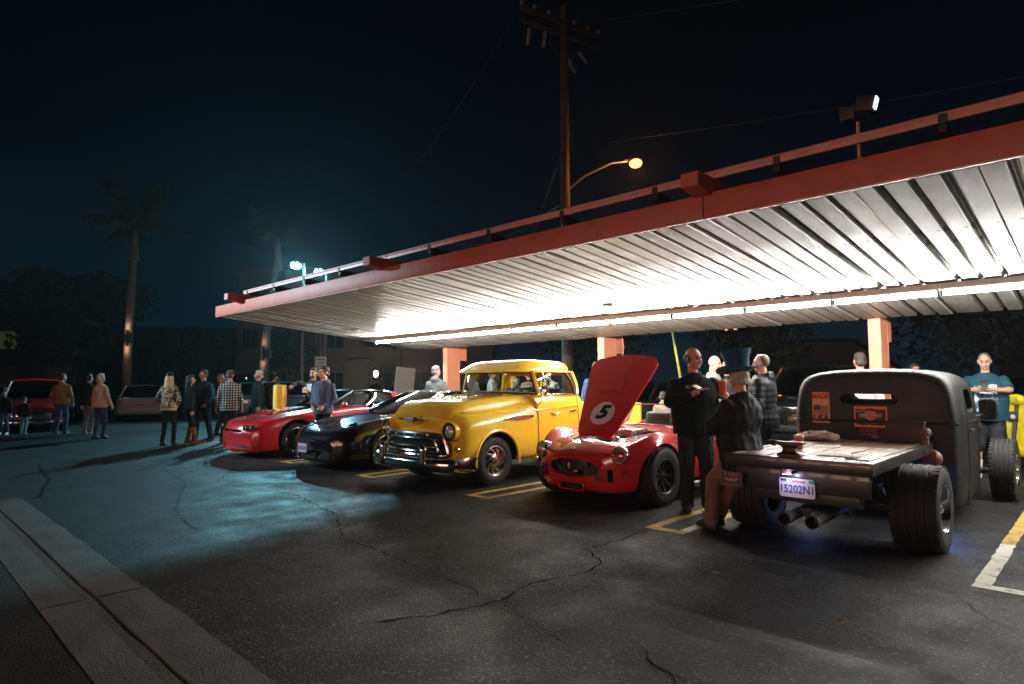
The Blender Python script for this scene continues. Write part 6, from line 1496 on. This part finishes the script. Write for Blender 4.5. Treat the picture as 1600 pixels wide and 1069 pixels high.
    if beard:
        h = MB(); hell(h, (0, -.040, 1.588), (.060, .058, .050)); hell(h, (0, -.066, 1.566), (.038, .036, .034)); o = h.build('beard', hc, t); remesh(o, vox*.72, 1); parts.append(o)
    # clothes
    top = top or cloth('cloth_black', (.012, .012, .014)); legs = legs or cloth('denim_dark', (.020, .028, .045)); shoes = shoes or mat('shoe_black', (.015, .014, .014), .6)
    j = MB(); inf = .026 if not puff else .048
    j.loft(tors(inf, hem))
    for Sh, E_, W_ in ((SL, EL, WL), (SR, ER, WR)):
        w2 = E_.lerp(W_, .93) if sleeve >= 1 else None; k = (.82+.18*g)
        j.caps(Sh, E_ if sleeve >= 1 else Sh.lerp(E_, .80), (.069 if not puff else .084)*k, (.064 if not puff else .076)*k, 12)
        if w2: j.caps(E_, w2, (.064 if not puff else .076)*k, .047 if not puff else .058, 12)
    if collar == 'stand': j.lathe([(.072, 0), (.080, .03), (.074, .065), (.058, .06)], U((0, .012, 1.455)), Rl @ Vector((0, -.12, 1)), 16)
    if collar == 'fold': j.lathe([(.09, -.01), (.098, .02), (.078, .075), (.060, .07)], U((0, .02, 1.44)), Rl @ Vector((0, -.2, 1)), 16)
    if hood: j.ell(U((0, .10, 1.475)), (.105, .055, .075), None, 14, 8); j.ell(U((0, .055, 1.47)), (.11, .075, .05), None, 14, 8)
    jo = j.build('jacket' if sleeve >= 1 else 'shirt', top, t); remesh(jo, vox, 3, (11, 11, 5, wrinkle, seed, .0065 if puff else 0)); parts.append(jo)
    if lower:
        l = MB()
        l.loft([[U(p) if z > .93 else Vector(p)+hp for p in ering((0, 0, z), rx, ry)] for z, rx, ry in ((.80, .10, .09), (.84, .176, .116*(.55+.45*g)), (.93, .172, .116*(.55+.45*g)), (.97, .15*(.6+.4*g), .100*(.55+.45*g)))])
        for (k_, a_), h_ in zip(legsj, hips):
            l.caps(h_, k_, .104*(.7+.3*g)*(.9 if female else 1), (.076*(.7+.3*g) if not female else .064) if not shorts else .100, 12)
            if not shorts: l.caps(k_, a_+Vector((0, .012, .0)), .076*(.7+.3*g) if not female else .064, .070*(.75+.25*g) if not female else .052, 12)
            else: l.caps(k_, k_.lerp(a_, .10), .088, .086, 12)
        lo_ = l.build('shorts' if shorts else 'trousers', legs, t); remesh(lo_, vox, 2, (14, 14, 9, .010, seed+9)); parts.append(lo_)
        for i, (k_, a_) in enumerate(legsj):
            sgn = 1 if i == 0 else -1; sm = MB(); out = Vector((sgn*.018, 0, 0))
            sm.loft([[(a_.x+sgn*(-y)*.12+rx*math.cos(q), a_.y+y+ry*math.sin(q), z) for q in (2*math.pi*n/14 for n in range(14))] for z, rx, y, ry in ((.0, .042, -.06, .135), (.018, .048, -.06, .142), (.045, .046, -.055, .136), (.070, .042, -.03, .105), (.10, .040, .0, .062), (.125, .038, .008, .052))])
            so = sm.build('shoe', shoes if not boots else boots, t, ang=50); parts.append(so)
            if boots: bb_ = MB(); bb_.caps(k_.lerp(a_, .25), a_, .066, .052, 12); bo = bb_.build('boot_shaft', boots, t); parts.append(bo)
            if socks: bb_ = MB(); bb_.caps(k_.lerp(a_, .62), a_, .050, .046, 12); bo = bb_.build('sock', socks, t); parts.append(bo)
    for o in parts:
        o.data.transform(Matrix.Scale(S, 4))
    return dict(t=t, S=S, WL=WL, WR=WR, hands=hands, U=U, Hd=Hd, parts=parts, M=Matrix.Translation(t.location) @ Matrix.Rotation(face(*face_dir), 4, 'Z') @ Matrix.Scale(S, 4))
def headgear(P, kind, m, m2=None):
    mb = MB(); t = P['t']; Hd = P['Hd']; S = P['S']
    def ringz(z, rx, ry, cy=.012, n=24): return [Hd((rx*math.cos(a), cy+ry*math.sin(a), z)) for a in (2*math.pi*i/n for i in range(n))]
    if kind == 'cap':
        mb.loft([ringz(1.695, .086, .102), ringz(1.74, .085, .100), ringz(1.775, .070, .084), ringz(1.798, .040, .048), ringz(1.803, .005, .006)])
        mb.patch([[Hd((x, -.08-d*(1-(x/.085)**2*.5), 1.705-.012*k-.03*(x/.085)**2)) for x in (-.08, -.05, 0, .05, .08)] for d, k in ((0, 0), (.05, .4), (.085, 1.2))]); n = 'cap'
    elif kind == 'beanie':
        mb.loft([ringz(1.675, .086, .103), ringz(1.70, .090, .106), ringz(1.745, .086, .102), ringz(1.785, .064, .078), ringz(1.805, .03, .036), ringz(1.81, .004, .005)]); n = 'beanie'
    elif kind == 'top_hat':
        mb.loft([ringz(1.735, .205, .225), ringz(1.728, .195, .23), ringz(1.715, .13, .16), ringz(1.705, .09, .108), ringz(1.73, .104, .120), ringz(1.77, .104, .120), ringz(1.82, .108, .124), ringz(1.87, .120, .134), ringz(1.915, .138, .152), ringz(1.930, .146, .160), ringz(1.930, .138, .152), ringz(1.924, .06, .07), ringz(1.924, .002, .002)])
        mb.v = [Vector(v)+(Vector((0, 0, .035))*(abs((Vector(v)-Vector(Hd((0, .012, 1.73)))).normalized().x)**2) if i < 72 else Vector((0, 0, 0))) for i, v in enumerate(mb.v)]; n = 'top_hat'
    o = mb.build(n, m, t, ang=40); o.data.transform(Matrix.Scale(S, 4))
    if kind == 'top_hat':
        b2 = MB(); b2.loft([ringz(1.728, .107, .123), ringz(1.732, .109, .125), ringz(1.765, .1075, .1235), ringz(1.768, .105, .121)], cap=False); o2 = b2.build('hat_band', m2, o); o2.data.transform(Matrix.Scale(S, 4))
    return o
def held(P, p, name, label, cat, group=None):
    """a thing held in the hand: placed in the world at a point of the person's own frame"""
    return thing(name, label, cat, P['M'] @ Vector(p), 0, group)

C_BLACK = cloth('cloth_black', (.012, .012, .014)); C_FLEECE = cloth('fleece_black_green', (.007, .013, .013), sheen=.04); C_COAT = cloth('coat_black', (.014, .015, .018), rough=.7)
C_DENIM = cloth('denim_dark', (.022, .035, .060)); C_DENIM2 = cloth('denim_blue', (.040, .070, .12)); C_BLKJ = cloth('jeans_black', (.022, .020, .022)); C_BROWN = cloth('trousers_brown', (.21, .125, .082)); C_GREY = cloth('shirt_grey', (.24, .25, .26)); C_GREYH = cloth('hoodie_grey', (.12, .125, .13)); C_SLATE = cloth('hoodie_slate', (.075, .08, .115)); C_TAN = cloth('jacket_tan', (.26, .13, .055)); C_PINK = cloth('jacket_pinkish', (.62, .40, .33)); C_WHITE = cloth('shirt_white', (.62, .61, .58)); C_PUFF = cloth('puffer_black', (.013, .015, .019), rough=.5); C_BLUEP = cloth('puffer_blue', (.03, .075, .19), rough=.45); C_TEAL = cloth('tee_teal', (.010, .055, .070)); C_VEST = cloth('vest_navy', (.010, .018, .030)); C_OLIVE = cloth('jacket_olive', (.045, .040, .030)); C_GREYT = cloth('trousers_grey', (.16, .15, .17)); C_TANS = cloth('shirt_tan', (.35, .24, .15))
def plaid_mat():
    m = mat('plaid_flannel', (.3, .3, .3), .85); nt = m.node_tree; b = nt.nodes['Principled BSDF']; L = nt.links.new
    t = nt.nodes.new('ShaderNodeTexCoord'); s = nt.nodes.new('ShaderNodeSeparateXYZ'); L(t.outputs['Object'], s.inputs[0])
    def band(src):
        a = nt.nodes.new('ShaderNodeMath'); a.operation = 'MULTIPLY'; a.inputs[1].default_value = 1/.062; L(src, a.inputs[0])
        f = nt.nodes.new('ShaderNodeMath'); f.operation = 'FRACT'; L(a.outputs[0], f.inputs[0])
        g_ = nt.nodes.new('ShaderNodeMath'); g_.operation = 'GREATER_THAN'; g_.inputs[1].default_value = .45; L(f.outputs[0], g_.inputs[0]); return g_.outputs[0]
    ad = nt.nodes.new('ShaderNodeMath'); ad.operation = 'ADD'; L(band(s.outputs[0]), ad.inputs[0]); L(band(s.outputs[2]), ad.inputs[1])
    h_ = nt.nodes.new('ShaderNodeMath'); h_.operation = 'MULTIPLY'; h_.inputs[1].default_value = .5; L(ad.outputs[0], h_.inputs[0])
    r = nt.nodes.new('ShaderNodeValToRGB'); r.color_ramp.interpolation = 'CONSTANT'; e = r.color_ramp.elements; e[0].color = (.45, .43, .40, 1); e[1].position = .3; e[1].color = (.10, .10, .10, 1); k = e.new(.8); k.color = (.012, .012, .014, 1)
    L(h_.outputs[0], r.inputs[0]); L(r.outputs[0], b.inputs['Base Color']); return m
def camo_mat():
    m = mat('camo_top', (.3, .25, .15), .85); nt = m.node_tree; b = nt.nodes['Principled BSDF']; L = nt.links.new
    t = nt.nodes.new('ShaderNodeTexCoord'); n = nt.nodes.new('ShaderNodeTexNoise'); n.inputs['Scale'].default_value = 17; n.inputs['Detail'].default_value = 2; L(t.outputs['Object'], n.inputs['Vector'])
    r = nt.nodes.new('ShaderNodeValToRGB'); r.color_ramp.interpolation = 'CONSTANT'; e = r.color_ramp.elements; e[0].color = (.03, .03, .025, 1); e[1].position = .45; e[1].color = (.16, .13, .07, 1); k = e.new(.54); k.color = (.50, .42, .27, 1); k = e.new(.62); k.color = (.06, .06, .04, 1)
    L(n.outputs['Fac'], r.inputs[0]); L(r.outputs[0], b.inputs['Base Color']); return m
DK = (.025, .018, .014); GR = (.30, .29, .28)

# --- the two men between the roadster and the hot rod
A = person('stout balding man in a black fleece eating pizza and holding a red cup', (-3.38, 6.42), (.50, -.86), 1.80, 1.50, 2, C_FLEECE, C_BLKJ, hair=('fringe', (.045, .032, .025)), armL=(.33, -.22, 1.25), armR=(-.05, -.30, 1.27), poleL=(.7, .3, -.7), poleR=(-.9, .1, -.6),
           yaw=.75, pitch=.05, feet=((.12, .02), (-.10, -.05)), vox=.0125, hem=.84, palms=((-.9, -.3, .1), (.3, -.5, .6)), curl=.75, wrinkle=.010)
o = MB().box((.115, -.182, 1.335), (.075, .010, .016), Matrix.Rotation(.15, 3, 'Z')).build('chest_logo', C_WHITE, A['t'], smooth=False); o.data.transform(Matrix.Scale(A['S'], 4))
p = held(A, (.275, -.30, 1.34), 'cup', 'red paper cup with a pale lid held up by the man in black fleece', 'cup', 'red drink cups')
MB().lathe([(.034, -.075), (.047, .075), (.001, .075)], (0, 0, 0), (0, 0, 1), 18).build('cup_body', M_CUP, p); MB().lathe([(.050, .068), (.050, .080), (.042, .084), (.042, .092), (.001, .09)], (0, 0, 0), (0, 0, 1), 18, cap=False).build('lid', M_LID, p)
p = held(A, (.01, -.385, 1.355), 'pizza_slice', 'bitten slice of pizza in the raised hand of the man in black fleece', 'pizza slice')
mb = MB(); rows = [[(-.075+.15*i/6, .07*(1-2*j/4)*(1-.35*i/6)+mnoise.noise((i, j, 1))*.01, .02*math.sin(i*.9)+.012*mnoise.noise((i*1.3, j*1.1, 3))+dz) for i in range(7)] for dz, jj in ((0, 0),) for j in range(5)]
mb.patch(rows); mb.patch([[(x, y, z-.014) for x, y, z in r] for r in rows]); mb.build('slice', mat('pizza_cheese', (.62, .34, .15), .6, var=.5, vscale=40), p); MB().tube([r[0] for r in rows], .014, 8).build('crust', mat('pizza_crust', (.50, .28, .13), .7, var=.4, vscale=40), p)
B = person('man in a tall blue top hat, black coat and brown trousers leaning on the flatbed', (-2.91, 5.88), (-.93, .36), 1.70, 1.38, 2, C_COAT, C_BROWN, hair=('wild', (.42, .38, .34)), armL=(.10, .10, 1.02), armR=(-.12, .06, 1.06), poleL=(.8, .5, -.4), poleR=(-.8, .5, -.4),
           pitch=.12, lean=.03, hip=(0, .42, -.13), feet=((.11, .03), (-.10, -.10)), vox=.0125, hem=.76, palms=((-.5, 0, .8), (.5, 0, .8)), collar='fold', wrinkle=.020, curl=.7)
headgear(B, 'top_hat', cloth('hat_blue_felt', (.012, .075, .15), rough=.75, sheen=.15), cloth('hat_band_blue', (.06, .11, .21), rough=.5))
p = held(B, (.0, .0, 1.09), 'phone', 'small phone held by the man in the top hat', 'phone'); MB().box((0, 0, 0), (.012, .075, .145), Matrix.Rotation(.6, 3, 'Y')).build('case', M_BLK, p, bevel=.004); MB().box((.008, 0, .001), (.003, .066, .13), Matrix.Rotation(.6, 3, 'Y')).build('screen', mat('screen_grey', (.25, .26, .28), .2), p, smooth=False)

# --- people behind the roadster and the hot rod
P_ = person('bald man with grey stubble in a light grey shirt behind the pizza eater', (-4.90, 9.98), (.80, .15), 1.86, 1.15, 0, C_GREY, C_DENIM, hair=('none', GR), pitch=.25, collar='fold', armL=(.1, -.25, 1.05), armR=(-.1, -.25, 1.05))
P_ = person('person in a pale beanie partly hidden behind the top hat', (-5.30, 11.40), (-.1, 1), 1.80, 1.0, 0, C_PUFF, C_DENIM, hair=('none', DK)); headgear(P_, 'beanie', cloth('beanie_pale', (.45, .36, .33)))
P_ = person('balding man in a black puffer jacket with a hood behind the top hat', (-3.42, 8.40), (-.86, -.10), 1.79, 1.10, 0, C_PUFF, C_DENIM2, hair=('thin', (.16, .11, .08)), puff=True, hood=True, hem=.80, wrinkle=.006, pitch=.08, vox=.0135, armL=(.16, -.16, .95), armR=(-.16, -.16, .95))
P_ = person('man in a white shirt standing before the third column', (-2.72, 10.28), (-.5, .85), 1.84, 1.0, 1, C_WHITE, C_DENIM, hair=('short', DK), hood=True)
P_ = person('dark haired man half hidden behind the black hot rod roof', (-2.55, 13.0), (.6, -.8), 1.72, 1.0, 1, C_BLACK, C_DENIM, hair=('messy', DK))
G = person('heavy bald man in a teal t-shirt and dark shorts looking at his phone', (-1.36, 11.40), (.08, -1), 1.82, 1.48, 1, C_TEAL, cloth('shorts_black', (.012, .014, .018), rough=.6), mat('shoe_white', (.5, .5, .5), .6), hair=('buzz', (.10, .075, .06)), armL=(.07, -.40, 1.26), armR=(-.07, -.40, 1.26), poleL=(1, .1, -.35), poleR=(-1, .1, -.35), pitch=.22, sleeve=.5, shorts=True, hem=.82, feet=((.14, 0), (-.14, .03)), socks=mat('sock_white', (.6, .6, .6), .8), palms=((-.8, .1, .4), (.8, .1, .4)), collar='none', curl=.8, vox=.0135)
pr = take_faces(G['parts'][[o.name.split('.')[0] for o in G['parts']].index('shirt')], lambda c: c.y < -.09 and abs(c.x) < .13 and .98 < c.z < 1.36, 'shirt_print', .003)
if pr:
    pr.data.materials.clear(); pr.data.materials.append(mat('print_blue_white', (.55, .62, .68), .8, var=.9, vscale=9, c2=(.01, .06, .11), thr=(.46, .56)))
p = held(G, (0, -.47, 1.33), 'phone', 'black phone held in both hands by the heavy man in teal', 'phone'); MB().box((0, 0, 0), (.075, .012, .145), Matrix.Rotation(-.5, 3, 'X')).build('case', M_BLK, p, bevel=.004); MB().box((0, .008, .002), (.066, .003, .13), Matrix.Rotation(-.5, 3, 'X')).build('screen', mat('screen_grey', (.25, .26, .28), .2), p, smooth=False)
P_ = person('boy in a quilted blue jacket beyond the yellow cargo bed', (-7.55, 10.28), (.35, -.6), 1.83, .95, 0, C_BLUEP, C_DENIM, hair=('short', (.14, .085, .05)), puff=True, yaw=.5)
P_ = person('person in a tan shirt sitting low behind the roadster windscreen', (-5.85, 9.95), (-.4, .9), 1.25, 1.0, 1, C_TANS, C_DENIM, hair=('short', DK))
P_ = person('man with grey hair in a dark grey hoodie, seen from behind by the first column', (-11.15, 9.05), (-.45, .85), 1.82, 1.05, 0, C_GREYH, C_DENIM, hair=('short', (.16, .15, .15)), hood=True, hem=.84, yaw=-.5)
# seen through the pickup's windows
P_ = person('person in a pale grey hoodie left of the pickup windscreen', (-14.72, 13.39), (.2, -1), 1.80, 1.05, 0, cloth('hoodie_pale', (.36, .37, .38)), C_DENIM, hair=('short', GR), hood=True)
P_ = person('person in a white shirt framed by the left half of the pickup windscreen', (-13.55, 13.15), (.5, .6), 1.82, 1.0, 0, C_WHITE, C_DENIM, hair=('short', (.2, .16, .12)))
P_ = person('man in a cap and light hoodie seen through the pickup windscreen', (-11.85, 12.34), (-.8, -.3), 1.79, 1.10, 0, cloth('hoodie_light', (.40, .38, .36)), C_DENIM, hair=('short', DK), hood=True, pitch=.15); headgear(P_, 'cap', cloth('cap_grey', (.22, .21, .20)))
P_ = person('man in a tan jacket facing the capped man behind the pickup', (-11.06, 12.07), (-.9, .2), 1.76, 1.05, 2, C_TANS, C_DENIM, hair=('short', (.08, .05, .035)), pitch=.12)
P_ = person('person in a white and black top seen through the pickup side window', (-9.40, 10.95), (-.3, .9), 1.76, 1.0, 1, cloth('top_mixed', (.50, .48, .46), var=.9, vscale=5, c2=(.02, .02, .02), thr=(.45, .55)), C_DENIM, hair=('short', DK))
# --- by the red hatchback
P_ = person('teenage boy in a slate hoodie standing between the red and black coupes', (-11.42, 6.38), (.42, -.80), 1.77, 1.10, 0, C_SLATE, C_BLACK, hair=('short', (.035, .024, .018)), armL=(.13, -.17, .98), armR=(-.13, -.17, .98), yaw=-.55, hood=True, hem=.84, vox=.0145)
st_ = take_faces(P_['parts'][[o.name.split('.')[0] for o in P_['parts']].index('trousers')], lambda c: c.x > .12 and abs(c.y-.01) < .022, 'side_stripe', .004)
if st_: st_.data.materials.clear(); st_.data.materials.append(cloth('stripe_yellow', (.55, .48, .10)))
Q = person('bearded man in an olive jacket leaning an arm on the thick yellow bollard', (-13.55, 7.30), (.35, -.93), 1.80, 1.0, 1, C_OLIVE, C_DENIM, hair=('short', DK), beard=True, armR=(-.40, -.24, 1.38), armL=(.10, -.28, 1.22), poleR=(-.6, .4, .2), yaw=.2, vox=.0145, palms=((-.8, -.2, .3), (0, 0, -1)))
o = MB().prism([(-.045, 0), (.045, 0), (.07, .26), (-.07, .26)], (0, -.128, 1.16), (1, 0, 0), (0, 0, 1), (0, -1, 0), .018).build('undershirt', C_WHITE, Q['t']); o.data.transform(Matrix.Scale(Q['S'], 4))
p = held(Q, (.06, -.36, 1.27), 'cup', 'small drink cup in the hand of the bearded man', 'cup', 'red drink cups'); MB().lathe([(.032, -.05), (.042, .05), (.001, .05)], (0, 0, 0), (0, 0, 1), 14).build('cup_body', mat('cup_pinkish', (.60, .33, .27), .5), p); MB().lathe([(.045, .046), (.045, .056), (.001, .06)], (0, 0, 0), (0, 0, 1), 14, cap=False).build('lid', M_LID, p)
# --- the group left of the red hatchback
P_ = person('blond woman in a black cap and camouflage top holding a folded paper', (-16.07, 4.98), (-.75, .66), 1.72, .95, 0, camo_mat(), C_BLACK, hair=('long', (.46, .33, .19)), armL=(.20, -.15, .95), armR=(-.17, -.13, 1.02), female=True, hem=.92, feet=((.12, 0), (-.13, -.02)), poleL=(.9, .3, -.4)); headgear(P_, 'cap', C_BLACK)
p = held(P_, (.20, -.30, .90), 'paper', 'folded white paper in the hand of the blond woman', 'paper'); MB().box((0, 0, 0), (.015, .10, .20), Matrix.Rotation(.6, 3, 'X')).build('sheet', M_SIGN, p, bevel=.002)
P_ = person('woman with long dark hair, dark coat and tall brown boots', (-16.30, 5.52), (.30, .95), 1.66, .92, 0, C_BLACK, C_DENIM, hair=('long', (.02, .015, .012)), female=True, hem=.72, boots=mat('boot_brown', (.30, .12, .05), .5, var=.3), feet=((.07, .0), (-.09, -.18)))
P_ = person('man in a navy vest over blue sleeves talking to the plaid shirt', (-16.66, 5.95), (.55, -.60), 1.80, 1.08, 2, C_VEST, C_DENIM, hair=('short', (.06, .045, .035)), armL=(.16, -.14, .93), armR=(-.20, -.10, .90), yaw=-.5, feet=((.18, .05), (-.12, -.15)), vox=.0145)
sl_ = P_['parts'][[o.name.split('.')[0] for o in P_['parts']].index('jacket')]
q = take_faces(sl_, lambda c: abs(c.x) > .215, 'sleeve', .001)
if q: q.data.materials.clear(); q.data.materials.append(cloth('sleeve_blue', (.035, .12, .22)))
P_ = person('grey haired person half hidden behind the man in the navy vest', (-18.0, 6.9), (.4, .6), 1.72, 1.0, 0, C_BLACK, C_DENIM2, hair=('short', GR), feet=((.18, .1), (-.1, -.15)))
P_ = person('man in a black and white plaid flannel shirt seen from behind', (-15.75, 6.25), (-.80, .42), 1.78, 1.15, 1, plaid_mat(), C_BLKJ, hair=('short', (.04, .03, .025)), hem=.78, armL=(.30, -.02, .84), armR=(-.29, .0, .84), vox=.0145, feet=((.13, 0), (-.13, .03)))
P_ = person('older man with white hair and a dark jacket facing left', (-16.05, 7.1), (-.15, -.9), 1.79, 1.12, 2, C_COAT, C_DENIM2, hair=('short', (.48, .47, .45)), yaw=-.4, vox=.0145)
P_ = person('man in a dark brown jacket behind the white haired man', (-16.9, 7.9), (-.4, .6), 1.74, 1.1, 0, cloth('jacket_darkbrown', (.05, .028, .026)), C_BLACK, hair=('short', DK))
P_ = person('person in dark clothes bent over a phone beyond the palm', (-24.2, 11.5), (.1, -1), 1.72, 1.1, 0, C_BLACK, C_BLACK, hair=('short', DK), armL=(.05, -.28, 1.15), armR=(-.05, -.28, 1.15), pitch=.5)
P_ = person('person in a dark cap far behind the red hatchback roof', (-22.6, 15.0), (.7, -.7), 1.68, 1.1, 1, C_BLACK, C_BLACK, hair=('short', DK)); headgear(P_, 'cap', C_BLACK)
P_ = person('small far figure in dark clothes right of the second bollard', (-24.0, 17.0), (.7, -.7), 1.56, 1.0, 1, C_BLACK, C_BLACK, hair=('short', DK))
# --- far left
P_ = person('man in a tan jacket and blue jeans seen from behind at the far left', (-22.5, 4.05), (-.75, .66), 1.79, 1.12, 0, C_TAN, C_DENIM2, hair=('short', (.02, .015, .012)), armL=(.16, -.14, .98), armR=(-.29, -.02, .90), yaw=-.4, feet=((.13, 0), (-.15, .03)))
P_ = person('man in a black jacket and grey trousers left of the woman in pink', (-21.9, 4.60), (-.60, .75), 1.76, 1.0, 0, C_BLACK, C_GREYT, shoes=mat('shoe_grey', (.30, .30, .32), .6), hair=('short', DK))
P_ = person('woman with bobbed grey hair, pale pink jacket and jeans seen from behind', (-19.6, 4.38), (-.55, .80), 1.74, 1.08, 0, C_PINK, C_DENIM2, hair=('bob', (.50, .47, .44)), armL=(.27, -.06, .86), armR=(-.26, -.10, .90), hem=.88, yaw=-.25, female=True, feet=((.10, .02), (-.10, -.05)))
P_ = person('seated looking child in dark coat with white shoes by the red custom car', (-23.6, 2.85), (.8, -.5), 1.30, 1.0, 0, C_BLACK, C_DENIM2, shoes=mat('shoe_white', (.5, .5, .5), .6), hair=('short', DK), feet=((.16, -.05), (-.12, .1)))
P_ = person('small child in teal trousers by the red custom car', (-23.1, 3.25), (-.6, .7), 1.10, 1.0, 0, C_BLACK, cloth('trousers_teal', (.10, .26, .28)), hair=('short', DK))
# ------------------------------------------------------------------ thin night haze that carries the lamps' glow
hz = MB().box((0, 0, 6.8), (604, 604, 15.6)).build('haze', bpy.data.materials.new('haze_air'), smooth=False); stuff(hz)
hm2 = hz.data.materials[0]; hm2.use_nodes = True; hn = hm2.node_tree
for n in list(hn.nodes): hn.nodes.remove(n)
ho = hn.nodes.new('ShaderNodeOutputMaterial'); hv = hn.nodes.new('ShaderNodeVolumePrincipled')
hv.inputs['Color'].default_value = (.9, .95, 1, 1); hv.inputs['Density'].default_value = .0003; hv.inputs['Anisotropy'].default_value = .6
hn.links.new(hv.outputs[0], ho.inputs['Volume'])
